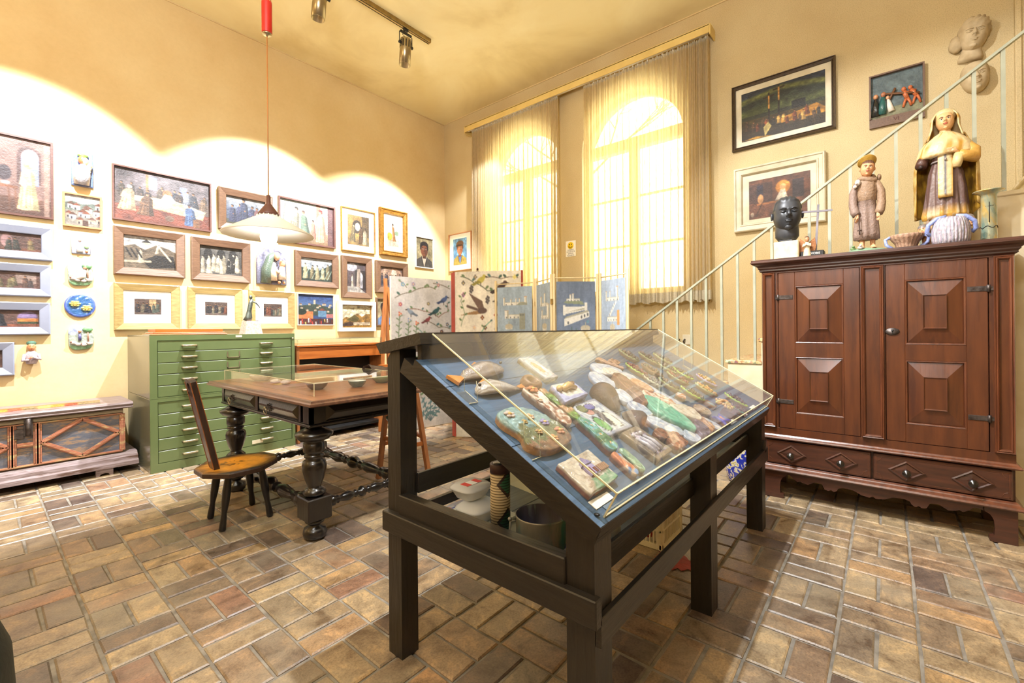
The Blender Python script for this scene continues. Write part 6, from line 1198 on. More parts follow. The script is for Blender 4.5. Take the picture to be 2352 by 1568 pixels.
# plinth: bracket feet and scalloped apron
m = MB(); ap = [(.560, .195), (.560, .165), (.545, .172), (.525, .172), (.505, .150), (.480, .135), (.465, .142), (.45, .135), (.42, .128), (.40, .140), (.375, .155), (.34, .15), (.325, .118), (.305, .112), (.290, .122), (.275, .112), (.258, .122), (.25, .14), (.22, .150), (.17, .145), (.13, .125), (.09, .118), (.07, .130)]
full = ap+[(2*.0725-y, z) for y, z in ap[::-1]]
m.prism(full, lambda a, b, d: (d, a, b), WF-.002, WF+.02); m.build('scalloped_apron', 'ward_h', wd)
for ya, yb, sg_ in ((YL+.004, .575, 1), (-.45, YR-.004, -1)):
    yo, yi = (ya, yb) if sg_ > 0 else (yb, ya)
    ft = [(yo, 0), (yo, .2), (yi-sg_*.03, .2), (yi-sg_*.03, .165), (yi-sg_*.006, .15), (yi+sg_*.008, .12), (yi+sg_*.012, .07), (yi+sg_*.008, .035), (yi-sg_*.010, .03), (yi-sg_*.012, .010), (yi+sg_*.0, 0)]
    m = MB(); m.prism(ft, lambda a, b, d: (d, a, b), WF-.004, WF+.03); m.box(WF, WB_, yo-.004*sg_, yo-.03*sg_, .08, .2); m.build('foot', 'ward_h', wd); m = MB(); m.box(WB_-.08, WB_, yo, yo-sg_*.09, 0, .2); m.build('foot', 'ward_h', wd)
WT = 1.693
# ============================================================ ON THE WARDROBE
FX = Matrix.Rotation(PI/2, 3, 'Z')          # local +y turned to look along -x (into the room)
def face_dir(deg): return Matrix.Rotation(PI/2+math.radians(deg), 3, 'Z')
# dark portrait bust
bt = thing('portrait_bust', 'dark slate-grey bust of a young man with short hair on a travertine block', 'sculpture', (3.85, .555, WT)); c0 = Vector((3.85, .556, 2.035)); R = face_dir(14)
m = MB(); m.box(3.77, 3.93, .476, .632, WT+.001, 1.836, .006); m.build('stone_block', 'travert', bt)
m = MB(); m.box(3.80, 3.90, .52, .60, 1.8365, 1.85)
hairf = lambda d: .05+.018*math.sin(d.x*22+d.z*6)*max(0, d.z)
head(m, c0, R, .262, 84, 64, hairf, hairline=.60)
m.rings([[tuple(c0+R @ Vector((math.cos(a)*rx, math.sin(a)*ry+oy, z))) for a in np.linspace(0, 2*PI, 30, endpoint=False)] for rx, ry, oy, z in ((.040, .046, -.01, -.197), (.056, .062, -.01, -.185), (.076, .080, -.014, -.155), (.077, .080, -.014, -.12), (.073, .077, -.012, -.08), (.068, .07, -.012, -.03))])
face_kit(m, c0, R, .262, (1, 1, 1), (1, 1, 1), (1, 1, 1), (1, 1, 1))
o = m.build('head', 'darkclay', bt)
# angel
an = thing('angel_figurine', 'tiny white angel figurine with brown wings beside the dark bust', 'figurine', (3.80, .428, WT)); ac = Vector((3.80, .428, WT)); R = FX
m = MB(); m.col = s(226, 206, 170); m.rings([[tuple(ac+R @ Vector((math.cos(a)*r_, math.sin(a)*r_*.9, z))) for a in np.linspace(0, 2*PI, 16, endpoint=False)] for r_, z in ((.026, 0), (.024, .03), (.018, .08), (.020, .105), (.008, .125))]); m.tube([ac+R @ Vector((.02, .0, .11)), ac+R @ Vector((.022, .018, .09)), ac+R @ Vector((0, .028, .105))], .006, 7); m.tube([ac+R @ Vector((-.02, .0, .11)), ac+R @ Vector((-.022, .018, .09)), ac+R @ Vector((0, .028, .105))], .006, 7); m.build('robe', 'clay', an)
m = MB(); head(m, ac+Vector((0, 0, .145)), R, .042, 16, 12, None, s(206, 150, 110), s(90, 56, 36), False); m.build('head', 'clay', an)
for sx in (-1, 1): m = MB(); m.col = s(160, 104, 60); m.add([tuple(ac+R @ Vector(p)) for p in ((sx*.008, -.012, .12), (sx*.045, -.02, .155), (sx*.052, -.022, .10), (sx*.04, -.02, .02), (sx*.018, -.016, .03))]+[tuple(ac+R @ Vector((p[0], p[1]-.006, p[2]))) for p in ((sx*.008, -.012, .12), (sx*.045, -.02, .155), (sx*.052, -.022, .10), (sx*.04, -.02, .02), (sx*.018, -.016, .03))], [(0, 1, 2, 3, 4), (9, 8, 7, 6, 5)]+[(k, (k+1) % 5, 5+(k+1) % 5, 5+k) for k in range(5)]); m.build('wing', 'clay', an)
# cross on a dark base
cr = thing('standing_cross', 'thin grey metal cross on a dark stone base lettered PAX', 'cross', (3.86, .40, WT))
m = MB(); m.box(3.80, 3.90, .33, .47, WT+.001, 1.752, .004); m.build('base', 'black', cr); K['crossmetal'] = M('dull_pewter', s(120, 116, 122), s(90, 86, 92), .4, .6, bmp=.1)
m = MB(); m.beam((3.86, .383, 1.752), (3.86, .365, 2.085), .013, .009, (1, 0, 0)); m.build('post', 'crossmetal', cr); m = MB(); m.beam((3.855, .475, 2.045), (3.855, .283, 2.030), .012, .009, (1, 0, 0)); m.build('crossbar', 'crossmetal', cr)
o = text('PAX VOBIS', cr, .020, 'mount', Matrix.Translation((3.7985, .40, 1.732)) @ Matrix(((0, 0, -1, 0), (-1, 0, 0, 0), (0, 1, 0, 0), (0, 0, 0, 1))))
# friar
fr = thing('friar_statue', 'rough brown clay friar with a golden halo and a rosary, on a green mound', 'statue', (3.85, .094, WT)); f0 = Vector((3.85, .094, WT)); R = face_dir(6); W = lambda x, y, z: tuple(f0+R @ Vector((x*.80, y*.85, z)))
m = MB(); m.col = s(120, 146, 118); m.ball(W(0, 0, .005), .13, 1, .7, .33, 24, 12, R, lambda d: 1+.07*smoothnoise(d*4)); m.build('mound', 'clay', fr)
def robe(m, prof, col, n=40, folds=7, amp=.04, rough=.02, seed=0, twist=0):
    rs = []; cs = []
    for rx, ry, ox, oy, z, fa_ in prof:
        ring = []
        for k in range(n):
            a = 2*PI*k/n; q = 1+amp*fa_*math.sin(folds*a+z*9+twist)+amp*fa_*.6*math.sin((folds*2-1)*a+2)+rough*smoothnoise((math.cos(a)*2, math.sin(a)*2, z*18), 2.2, seed)
            ring.append(W(ox+rx*q*math.cos(a), oy+ry*q*math.sin(a), z)); cs.append(col(a, z) if callable(col) else col)
        rs.append(ring)
    m.rings(rs, True, True, cs)
bc1, bc2 = s(150, 122, 96), s(140, 118, 106)
m = MB(); robe(m, [(.078, .060, 0, 0, .10, 1), (.080, .062, 0, 0, .14, 1), (.076, .058, 0, 0, .22, .9), (.068, .052, 0, 0, .30, .6), (.060, .046, 0, 0, .36, .2), (.064, .048, 0, 0, .362, 0), (.066, .050, 0, 0, .40, .1), (.070, .052, 0, 0, .44, .1), (.066, .05, 0, 0, .49, .1), (.045, .04, 0, 0, .515, 0)], lambda a, z: bc2 if z < .361 else bc1, 44, 5, .10, .10); m.build('habit', 'clay', fr)
m = MB(); m.col = bc1; m.tube([W(.03*math.cos(a)*1.8+.0, .03*math.sin(a)*1.3, .50+.012*math.sin(a*2)) for a in np.linspace(0, 2*PI, 16)], .016, 8); m.ball(W(-.045, -.045, .515), .03, 1, .7, 1.1, 12, 8, None, lambda d: 1+.15*smoothnoise(d*5)); m.ball(W(-.085, -.02, .515), .02, 1.2, .6, 1.1, 10, 8); m.build('hood', 'clay', fr)
for sx, hx in ((1, 0), (-1, 0)):
    m = MB(); m.col = bc2 if sx > 0 else bc1; m.tube([W(sx*.062, 0, .485), W(sx*.092, .005, .42), W(sx*.094, .015, .34), W(sx*.082, .035, .285), W(sx*.072, .045, .265)], [.020, .023, .024, .026, .024], 14); m.build('sleeve', 'clay', fr)
    m = MB(); m.col = s(226, 170, 126); hand(m, W(sx*.066, .052, .262), R @ Matrix.Rotation(sx*.9 if sx > 0 else PI-.9+0, 3, 'Z') @ Matrix.Rotation(PI/2*.9, 3, 'Y'), .052, 6, .4); m.build('hand', 'clay', fr)
m = MB(); head(m, W(-.005, .008, .575), R @ Matrix.Rotation(-.12, 3, 'Y'), .108, 48, 36, lambda d: .07+.02*math.sin(d.x*20), s(226, 166, 120), s(96, 62, 42), True, .45); face_kit(m, W(-.005, .008, .575), R @ Matrix.Rotation(-.12, 3, 'Y'), .108, s(226, 166, 120), s(70, 46, 34), s(176, 86, 70), s(96, 62, 42), s(236, 214, 190)); m.col = s(226, 166, 120); m.tube([W(0, 0, .505), W(0, .002, .54)], .022, 10); m.build('head', 'clay', fr)
m = MB(); m.col = s(186, 146, 60); m.lathe([(.0, -.0), (.050, .0), (.053, .004), (.050, .009), (.0, .006)], (0, 0, 0), 28); 
Rt = Matrix.Translation(W(-.008, -.040, .634)) @ R.to_4x4() @ Matrix.Rotation(.75, 4, 'X') @ Matrix.Rotation(.12, 4, 'Y'); m.v = [tuple(Rt @ Vector(p)) for p in m.v]; m.build('halo', 'polych', fr)
m = MB(); m.col = s(60, 40, 30); m.tube([W(.058, .068, .262), W(.055, .072, .20), W(.055, .070, .175)], .0028, 5); m.tube([W(.055, .072, .178), W(.055, .074, .132)], .004, 5); m.tube([W(.040, .073, .160), W(.070, .073, .160)], .004, 5); m.build('rosary', 'clay', fr)
m = MB(); m.col = s(226, 216, 206); m.ball(W(.062, .045, .485), .016, 1, 1, 1.3); m.ball(W(.08, .045, .46), .012); m.col = s(206, 190, 180); m.ball(W(.07, .05, .475), .012, 1.6, .6, .6); m.build('dove', 'clay', fr)
for sx in (-1, 1): m = MB(); m.col = s(216, 160, 116); m.tube([W(sx*.035, .01, .11), W(sx*.035, .01, .06), W(sx*.038, .03, .048), W(sx*.040, .062, .045)], [.016, .014, .017, .012], 9); [m.tube([W(sx*.040+t, .055, .046), W(sx*.040+t*1.2, .072, .043)], .004, 5) for t in (-.010, -.004, .002, .008)]; m.build('foot', 'clay', fr)
for k, (x, y) in enumerate(((.095, .03), (.05, .075))): m = MB(); m.col = s(214, 206, 200) if k else s(110, 140, 84); m.ball(W(x, y, .045), .013, .8, 1.3, .8); m.ball(W(x, y+.012, .058), .008); m.build('bird', 'clay', fr)
# rough bowl and ribbed vase with blue handles
bw_ = thing('handled_bowl', 'rough brown clay bowl with pale blue handles, between the friar and the ribbed vase', 'bowl', (3.85, -.105, WT)); b0 = Vector((3.85, -.105, WT))
def ribbed(m, prof, c0, n=72, ribs=24, amp=.05, cols=None):
    rs = []; cs = []
    for r_, z in prof:
        ring = []
        for k in range(n):
            a = 2*PI*k/n; q = 1+amp*(math.sin(ribs*a)+.6*smoothnoise((math.cos(a)*3, math.sin(a)*3, z*30), 3)); ring.append((c0.x+r_*q*math.cos(a), c0.y+r_*q*math.sin(a), c0.z+z)); cs.append(cols[(k*7+int(z*90)*3) % len(cols)] if cols else (1, 1, 1))
        rs.append(ring)
    m.rings(rs, True, True, cs)
m = MB(); ribbed(m, [(.050, .001), (.052, .03), (.060, .055), (.078, .08), (.086, .10), (.082, .108), (.070, .10), (.05, .07), (.0, .06)], b0, 60, 20, .035, [s(168, 132, 108), s(150, 116, 92), s(178, 146, 120)]); m.build('body', 'clay', bw_)
for sy in (-1, 1): m = MB(); m.col = s(150, 164, 220); m.tube([b0+Vector((-.01, sy*.078, .10)), b0+Vector((-.01, sy*.105, .085)), b0+Vector((-.01, sy*.10, .05)), b0+Vector((-.01, sy*.066, .022))], .010, 9); m.build('handle', 'glaze', bw_)
vs_ = thing('ribbed_vase', 'ribbed silvery clay vase with thick pale blue handles in front of the saint statue', 'vase', (3.71, -.305, WT)); v0 = Vector((3.71, -.298, WT))
m = MB(); ribbed(m, [(.078, .001), (.082, .03), (.084, .07), (.080, .11), (.072, .14), (.062, .158), (.055, .156), (.052, .12), (0, .1)], v0, 110, 34, .04, [s(176, 168, 176), s(150, 144, 156), s(200, 194, 196), s(132, 140, 150), s(170, 150, 168)]); m.build('body', 'glaze', vs_)
for sy in (-1, 1): m = MB(); m.col = s(140, 156, 214); m.tube([v0+Vector((-.02, sy*.02, .165)), v0+Vector((-.02, sy*.06, .160)), v0+Vector((-.02, sy*.098, .125)), v0+Vector((-.01, sy*.105, .085)), v0+Vector((0, sy*.088, .065))], .0115, 10); m.build('handle', 'glaze', vs_)
# large saint statue
sn = thing('saint_statue', 'large gilded and brown wooden saint statue with a cream cloak standing on cherub heads', 'statue', (3.93, -.29, WT)); f0 = Vector((3.93, -.294, WT)); R = face_dir(-4)
W = lambda x, y, z: tuple(f0+R @ Vector((x*.96, y, z))); dk_, go, cr_, lt = s(92, 66, 62), s(196, 150, 66), s(222, 200, 150), s(160, 140, 130)
def rcol(a, z):
    if z < .25: n = smoothnoise((math.cos(a)*3, math.sin(a)*3, z*20)); return go if n > -.1 else s(214, 190, 150)
    f = .5+.5*math.sin(9*a); return tuple(dk_[i]*(1-f*.35)+lt[i]*f*.35 for i in range(3))
m = MB(); robe(m, [(.098, .070, .0, .0, .195, 1.3), (.102, .074, .0, 0, .22, 1.2), (.098, .070, .0, 0, .28, 1.1), (.092, .066, .0, 0, .38, .9), (.082, .058, .0, .0, .48, .6), (.070, .050, 0, 0, .53, .25), (.062, .046, 0, 0, .555, .1), (.068, .05, 0, 0, .60, .15), (.075, .05, 0, 0, .65, .15), (.060, .042, 0, 0, .695, .1), (.03, .03, 0, 0, .72, 0)], rcol, 90, 9, .09, .05); m.build('tunic', 'polych', sn)
def cloak_pt(u, v):      # u -1..1 round the back, v 0 top..1 bottom; open at the front
    a = -PI/2+u*(1.95-.25*v); rx = .095+.06*math.sin(min(1, v*2.2)*PI/2)+.010*math.sin(u*16+v*3)*v; ry = .06+.045*min(1, v*2); return (rx*math.cos(a)*1.0, ry*math.sin(a)*1.0-.01, .715-.47*v+.035*v*math.sin(u*5+1))
nU, nV = 44, 18; V = []; cs = []
for side in (0, 1):
    for j in range(nV+1):
        for i in range(nU+1):
            u, v = -1+2*i/nU, j/nV; x, y, z = cloak_pt(u, v); k = 1-side*.05; V.append(W(x*k, y*k, z)); n = smoothnoise((u*3, v*6), 1.5); cs.append((s(206, 178, 110) if n > -.1 else s(176, 136, 60)) if side == 0 else (s(176, 134, 44) if n > -.05 else s(130, 94, 36)))
n1 = (nU+1)*(nV+1); F = [(j*(nU+1)+i, j*(nU+1)+i+1, (j+1)*(nU+1)+i+1, (j+1)*(nU+1)+i) for j in range(nV) for i in range(nU)]; F2 = [tuple(n1+q for q in f[::-1]) for f in F]
edge = [j*(nU+1) for j in range(nV+1)]+[nV*(nU+1)+i for i in range(1, nU+1)]+[j*(nU+1)+nU for j in range(nV-1, -1, -1)]
F3 = [(edge[k], edge[k+1], n1+edge[k+1], n1+edge[k]) for k in range(len(edge)-1)]; m = MB(); m.add(V, F+F2+F3, True, cs); m.build('cloak', 'polych', sn)
m = MB(); robe(m, [(.135, .080, 0, -.005, .585, .5), (.140, .082, 0, -.005, .60, .5), (.128, .074, 0, -.005, .65, .4), (.098, .06, 0, -.005, .69, .3), (.06, .045, 0, -.002, .72, .2), (.035, .035, 0, 0, .735, 0)], lambda a, z: cr_ if smoothnoise((math.cos(a)*4, math.sin(a)*4, z*12)) > -.25 else go, 56, 11, .04, .04); m.build('shoulder_cape', 'polych', sn)
m = MB(); x0, x1 = -.036, .030
for (a, b, y, z0, z1, c_) in ((.036, -.034, .066, .315, .60, s(206, 186, 140)),): 
    V = []; cs = []; nn = 12
    for j in range(nn+1):
        z = z1+(z0-z1)*j/nn; yy = .054+(.082-.054)*min(1, j/nn*1.3)
        for i in range(7): u = i/6; V.append(W(a+(b-a)*u, yy+.006*math.sin(u*PI), z)); cs.append(go if (u < .1 or u > .9 or j == nn) else (s(70, 74, 90) if .38 < u < .62 else c_))
    m.add(V+[tuple(Vector(p)-Vector(R @ Vector((0, .006, 0)))) for p in V], [(j*7+i, (j+1)*7+i, (j+1)*7+i+1, j*7+i+1) for j in range(nn) for i in range(6)]+[(91+j*7+i, 91+j*7+i+1, 91+(j+1)*7+i+1, 91+(j+1)*7+i) for j in range(nn) for i in range(6)]+[(84+i, 175+i, 176+i, 85+i) for i in range(6)], True, cs+cs)
m.build('scapular', 'polych', sn)
m = MB(); m.col = s(150, 140, 136); m.tube([W(.066*math.cos(a), .056*math.sin(a)+.004, .553) for a in np.linspace(0, 2*PI, 24)], .006, 7); m.ball(W(-.0, .066, .553), .011, 1.4, .5, 1); m.build('belt', 'polych', sn)
m = MB(); m.col = s(84, 54, 44); m.tube([W(.085, .0, .64), W(.112, .012, .57), (W(.118, .034, .54))], [.030, .030, .030], 14); m.build('broken_sleeve', 'polych', sn); m = MB(); m.col = s(50, 34, 30); m.ball(W(.118, .040, .538), .012); m.build('dowel_hole', 'clay', sn)
m = MB(); m.col = s(206, 160, 80); m.tube([W(-.085, .0, .65), W(-.130, .012, .59), W(-.128, .04, .545), W(-.085, .075, .555), W(-.06, .085, .575)], [.028, .034, .036, .030, .022], 14); m.col = s(222, 196, 140); m.tube([W(-.065, .08, .57), W(-.055, .084, .52), W(-.052, .086, .49)], [.026, .024, .018], 10); m.build('sleeve', 'polych', sn)
m = MB(); m.col = s(226, 184, 136); hand(m, W(-.052, .09, .585), R @ Matrix.Rotation(.5, 3, 'Z') @ Matrix.Rotation(-.35, 3, 'Y'), .062, 7, .9); m.build('hand', 'polych', sn)
m = MB(); head(m, W(0, .006, .805), R @ Matrix.Rotation(.05, 3, 'Y'), .125, 40, 30, None, s(232, 186, 132), None, False); face_kit(m, W(0, .006, .805), R @ Matrix.Rotation(.05, 3, 'Y'), .125, s(232, 186, 132), s(50, 36, 30), s(190, 96, 76), s(120, 80, 54), s(240, 226, 206)); m.col = s(230, 182, 130); m.tube([W(0, 0, .715), W(0, .003, .76)], [.032, .024], 12)
m.build('head', 'polych', sn)
m = MB(); nU, nV = 32, 14; V = []; cs = []
for j in range(nV+1):
    v = j/nV
    for i in range(nU+1):
        u = -1+2*i/nU; a = -PI/2+u*2.25*(1-.12*v); tz = .872-.175*v; rr = .064*math.sin(min(1, (v+.16)*1.9)*PI/2)+.035*max(0, v-.6)*1.2
        V.append(W(rr*math.cos(a)*1.05, rr*1.15*math.sin(a)-.004, tz+.0)); cs.append(cr_ if smoothnoise((u*3, v*5)) > -.2 else go)
m.add(V, [(j*(nU+1)+i, j*(nU+1)+i+1, (j+1)*(nU+1)+i+1, (j+1)*(nU+1)+i) for j in range(nV) for i in range(nU)], True, cs); m.col = cr_; m.ball(W(0, -.006, .845), .054, 1, 1, .8, 16, 10); o = m.build('veil', 'polych', sn); md = o.modifiers.new('thickness', 'SOLIDIFY'); md.thickness = .006
m = MB(); m.col = s(150, 130, 116); m.rings([[W(rx*math.cos(a), ry*math.sin(a), z) for a in np.linspace(0, 2*PI, 24, endpoint=False)] for rx, ry, z in ((.10, .08, 0), (.095, .075, .02), (.07, .06, .05), (.085, .07, .12), (.10, .08, .17), (.09, .07, .2))]); m.ball(W(.0, .05, .15), .06, 1.6, .8, .6, 18, 10, None, lambda d: 1+.15*math.sin(d.x*12)); m.build('cloud_base', 'polych', sn)
for k, (x, y, z, yaw) in enumerate(((.105, .045, .13, .3), (-.105, .045, .16, -.35), (.045, .085, .14, .1))):
    m = MB(); head(m, W(x, y, z), R @ Matrix.Rotation(-yaw, 3, 'Z') @ Matrix.Rotation(.25, 3, 'Y'), .075, 24, 16, lambda d: .07, s(226, 176, 126), s(120, 110, 104), False); face_kit(m, W(x, y, z), R @ Matrix.Rotation(-yaw, 3, 'Z') @ Matrix.Rotation(.25, 3, 'Y'), .075, s(226, 176, 126), s(60, 40, 30), s(190, 96, 76), s(120, 84, 60), s(236, 220, 200)); m.build('cherub_head', 'polych', sn)
for k, (x, sg_) in enumerate(((.09, 1), (-.09, -1))): m = MB(); m.col = s(170, 120, 80); m.tube([W(x, .03, .10), W(x*.95, .05, .05), W(x*.5, .07, .02)], [.03, .03, .012], 9); m.build('cherub_wing', 'polych', sn)
# ceramic cylinder with flaring rim
cy = thing('cylinder_vase', 'tall iridescent ceramic cylinder with a wide flared rim, rightmost on the wardrobe', 'vase', (3.82, -.468, WT))
def lustre():
    m, t, b = nt_new('green_gold_lustre_glaze'); n = noise(t, 6, (1, 1, .5), 6, .7, False, .6); c_ = ramp(t, n, [(.32, s(84, 140, 136)), (.45, s(170, 176, 150)), (.55, s(206, 176, 96)), (.66, s(190, 176, 190))]); t.links.new(c_, b.inputs[0]); b.inputs['Roughness'].default_value = .22; b.inputs['Metallic'].default_value = .35; b.inputs['Coat Weight'].default_value = .4; bump(t, b, noise(t, 40), .25); return m
K['lustre'] = lustre()
m = MB(); m.lathe([(0, .001), (.034, .001), (.035, .01), (.034, .28), (.040, .292), (.066, .305), (.068, .309), (.062, .312), (.032, .300), (.028, .27), (0, .26)], (3.82, -.468, WT), 36); m.build('body', 'lustre', cy)
m = MB(); m.tube([(3.786, -.466, WT+.12), (3.786, -.466, WT+.24)], .0022, 5); m.tube([(3.792, -.450, WT+.218), (3.786, -.466, WT+.215), (3.790, -.484, WT+.218)], .002, 5); m.tube([(3.82-.0355*math.cos(a), -.468+.0355*math.sin(a), WT+.095+.006*math.sin(a*5)) for a in np.linspace(-1.6, 1.6, 24)], .002, 5); m.build('incised_cross', 'ink', cy)
# plaster masks on the wall above
for k, (yc, zc, hh, lb) in enumerate(((-.545, 3.475, .26, 'plaster cast of a head with wavy hair, upper of the two at the right edge'), (-.552, 3.14, .25, 'plaster cast of a capped face, lower of the two, crossed by the stair rail'))):
    ms = thing('plaster_mask', lb, 'sculpture', (WX, yc, zc-.15)); c_ = Vector((WX-.035, yc, zc+.02)); R2 = Matrix.Rotation(PI/2, 3, 'Z') @ Matrix.Rotation((-.1 if k == 0 else .12), 3, 'Y') @ Matrix.Rotation(-.1, 3, 'X')
    m = MB(); head(m, c_, R2 @ Matrix.Scale(1.0, 3), hh*.92, 48, 36, (lambda d: .16+.05*math.sin(d.x*16+d.z*18)) if k == 0 else (lambda d: .07), hairline=.42 if k == 0 else .5, ears=False); face_kit(m, c_, R2, hh*.92, (1,1,1), (1,1,1), (1,1,1), (1,1,1))
    if k == 0: m.rings([[tuple(c_+R2 @ Vector((math.cos(a)*rx, math.sin(a)*ry-.01, z))) for a in np.linspace(0, 2*PI, 24, endpoint=False)] for rx, ry, z in ((.07, .06, -.185), (.075, .065, -.16), (.06, .05, -.11), (.05, .05, -.05))]); m.ball(c_+R2 @ Vector((.095, -.0, -.04)), .055, .8, .8, 1.2, 14, 9, None, lambda d: 1+.12*math.sin(d.z*20))
    m.build('cast', 'plaster', ms); m = MB(); m.tube([(WX-.002, yc, zc+hh*.55), (WX-.03, yc, zc+hh*.56)], .006, 6); m.build('nail', 'iron', ms)
# ============================================================ SLOPING DISPLAY CASE
dc = thing('display_case', 'dark brown wooden display case with a sloping blue board top and a low shelf', 'display case', (2.05, 1.0, 0))
SL = .537; AL = math.atan(SL); CA, SA = math.cos(AL), math.sin(AL); Y00, Z00 = .56, .735
def sp(x, v, h=0.0): return (x, Y00+v*CA-h*SA, Z00+v*SA+h*CA)        # v up the slope, h off it
CXA, CXB = 1.0, 3.075
# legs
for x in (1.0, 1.975, 2.985):
    m = MB(); m.prism([(.570, 0), (.570, .395), (.570, .71), (.655, .755), (.655, 0)], lambda a, b, d: (d, a, b), x, x+.09); m.build('leg', 'case_z', dc)
for x in (1.0, 2.985):
    m = MB(); m.prism([(1.375, 0), (1.375, 1.15), (1.405, 1.165), (1.45, 1.11), (1.455, 0)], lambda a, b, d: (d, a, b), x, x+.075); m.build('leg', 'case_z', dc)
# side frames: sloping rafter, lower rails
for x in (CXA-.012, 3.0):
    m = MB(); m.prism([sp(0, -.005, -.028)[1:], sp(0, .86, -.028)[1:], sp(0, .86, -.086)[1:], sp(0, .0, -.060)[1:], (.553, .695)], lambda a, b, d: (d, a, b), x, x+.06); m.build('rafter', 'case_y', dc)
    m = MB(); m.box(x-.012, x+.02, .553, 1.46, .468, .542, .003); m.build('lower_rail', 'case_y', dc)
    m = MB(); m.box(x+.004, x+.045, .655, 1.38, .535, .612, .003); m.build('upper_rail', 'case_y', dc)
m = MB(); m.box(1.09, 2.99, .640, .656, .495, .570, .002); m.build('front_upper_rail', 'case', dc)
m = MB(); m.box(1.0, 3.07, .553, .570, .412, .488, .002); m.build('front_lower_rail', 'case', dc)
m = MB(); m.box(1.07, 2.99, 1.36, 1.376, .60, .675, .002); m.build('back_rail', 'case', dc); m = MB(); m.box(1.07, 2.99, 1.36, 1.38, .515, .555, .002); m.build('back_rail', 'case', dc)
# shelf boards
ys = [.66, .885, 1.12, 1.36]
for a, b in zip(ys[:-1], ys[1:]): m = MB(); m.box(1.04, 3.03, a+.0015, b-.0015, .492, .510, .0015); m.build('shelf_board', 'blueshelf', dc)
# sloping boards
vb = [-.02, .305, .622, .80]
for k, (a, b) in enumerate(zip(vb[:-1], vb[1:])):
    m = MB(); q = [sp(0, a+.0015, 0)[1:], sp(0, b-.0015, 0)[1:], sp(0, b-.0015, -.028)[1:], sp(0, a+.0015, -.028)[1:]]; m.prism(q, lambda y, z, d: (d, y, z), CXA-.014, CXB); m.build('sloping_board', 'blue', dc)
m = MB(); m.prism([sp(0, -.021, .001)[1:], sp(0, -.018, .001)[1:], sp(0, -.018, -.05)[1:], sp(0, -.026, -.05)[1:]], lambda y, z, d: (d, y, z), CXA-.014, CXB); m.build('front_edge', 'case', dc)
m = MB(); m.prism([sp(0, -.021, .0005)[1:], sp(0, .80, .0005)[1:], sp(0, .80, -.03)[1:], sp(0, -.021, -.03)[1:]], lambda y, z, d: (d, y, z), CXA-.0165, CXA-.0142); m.build('edge_strip', 'case_y', dc)
m = MB(); m.box(CXA+.01, CXB-.01, 1.262, 1.285, 1.07, 1.175, .002); m.build('back_board', 'case', dc)
m = MB(); m.prism([(1.470, 1.128), (1.227, 1.169), (1.236, 1.208), (1.498, 1.166)], lambda a, b, d: (d, a, b), CXA-.02, CXB+.01); m.build('ridge_board', 'case', dc)
# acrylic cover over the sloping top
ac_ = thing('acrylic_cover', 'clear acrylic cover lying over the sloping display case', 'cover', (2.03, .9, .75))
GX0, GX1, V0, V1, GH, GB = 1.030, 3.060, -.002, .806, .078, .098
def gsheet(pts, name):
    m = MB(); a, b, c_ = Vector(pts[0]), Vector(pts[1]), Vector(pts[2]); n = (b-a).cross(c_-a).normalized()*.004; N = len(pts); vs = [tuple(Vector(p)) for p in pts]+[tuple(Vector(p)-n) for p in pts]
    m.add(vs, [tuple(range(N)), tuple(range(2*N-1, N-1, -1))]+[(i, N+i, N+(i+1) % N, (i+1) % N) for i in range(N)]); m.build(name, 'acryl', ac_)
gsheet([sp(GX0, V0, GH), sp(GX1, V0, GH), sp(GX1, V1, GB), sp(GX0, V1, GB)], 'top_sheet')
gsheet([sp(GX0, V0, .001), sp(GX1, V0, .001), sp(GX1, V0, GH-.004), sp(GX0, V0, GH-.004)], 'front_sheet')
for x in (GX0, GX1): gsheet([sp(x, V1, .001), sp(x, V0, .001), sp(x, V0, GH-.004), sp(x, V1, GB-.004)], 'side_sheet')
m = MB(); e = .0042
for p, q in (((GX0, V0, GH), (GX1, V0, GH)), ((GX0, V0, GH), (GX0, V1, GB)), ((GX1, V0, GH), (GX1, V1, GB)), ((GX0, V0, 0), (GX0, V0, GH)), ((GX1, V0, 0), (GX1, V0, GH)), ((GX0, V0, .002), (GX1, V0, .002))): m.beam(sp(*p), sp(*q), e, e, (0, -SA, CA) if abs(p[2]-q[2]) < .03 else (1, 0, 0))
m.build('polished_edge', 'acryl_edge', ac_)
# little acrylic ledges
for x, v0, v1 in ((1.000, .517, .584), (1.001, .235, .300), (2.87, .44, .50)):
    g = thing('acrylic_bracket', {1.000: 'small clear acrylic bracket at the left edge of the case, upper one', 1.001: 'small clear acrylic bracket at the left edge of the case, lower one', 2.87: 'small clear acrylic bracket at the right side of the case'}[x], 'bracket', sp(x, v0, 0)); m = MB(); m.add([sp(x, v0, .001), sp(x+.04, v0, .001), sp(x+.04, v1, .001), sp(x, v1, .001), sp(x, v0, .005), sp(x+.04, v0, .005), sp(x+.04, v1, .005), sp(x, v1, .005)], [(0, 3, 2, 1), (4, 5, 6, 7), (0, 1, 5, 4), (1, 2, 6, 5), (2, 3, 7, 6), (3, 0, 4, 7)]); m.build('plate', 'acryl', g); m = MB(); [m.tube([sp(x+.038, v, .003), sp(x+.03, v+.03, .066)], .0010, 5) for v in (v0, v1)]; m.tube([sp(x, v0, .004), sp(x+.04, v0, .004), sp(x+.04, v1, .004)], .0015, 4); m.build('rod', 'acryl_edge', g)

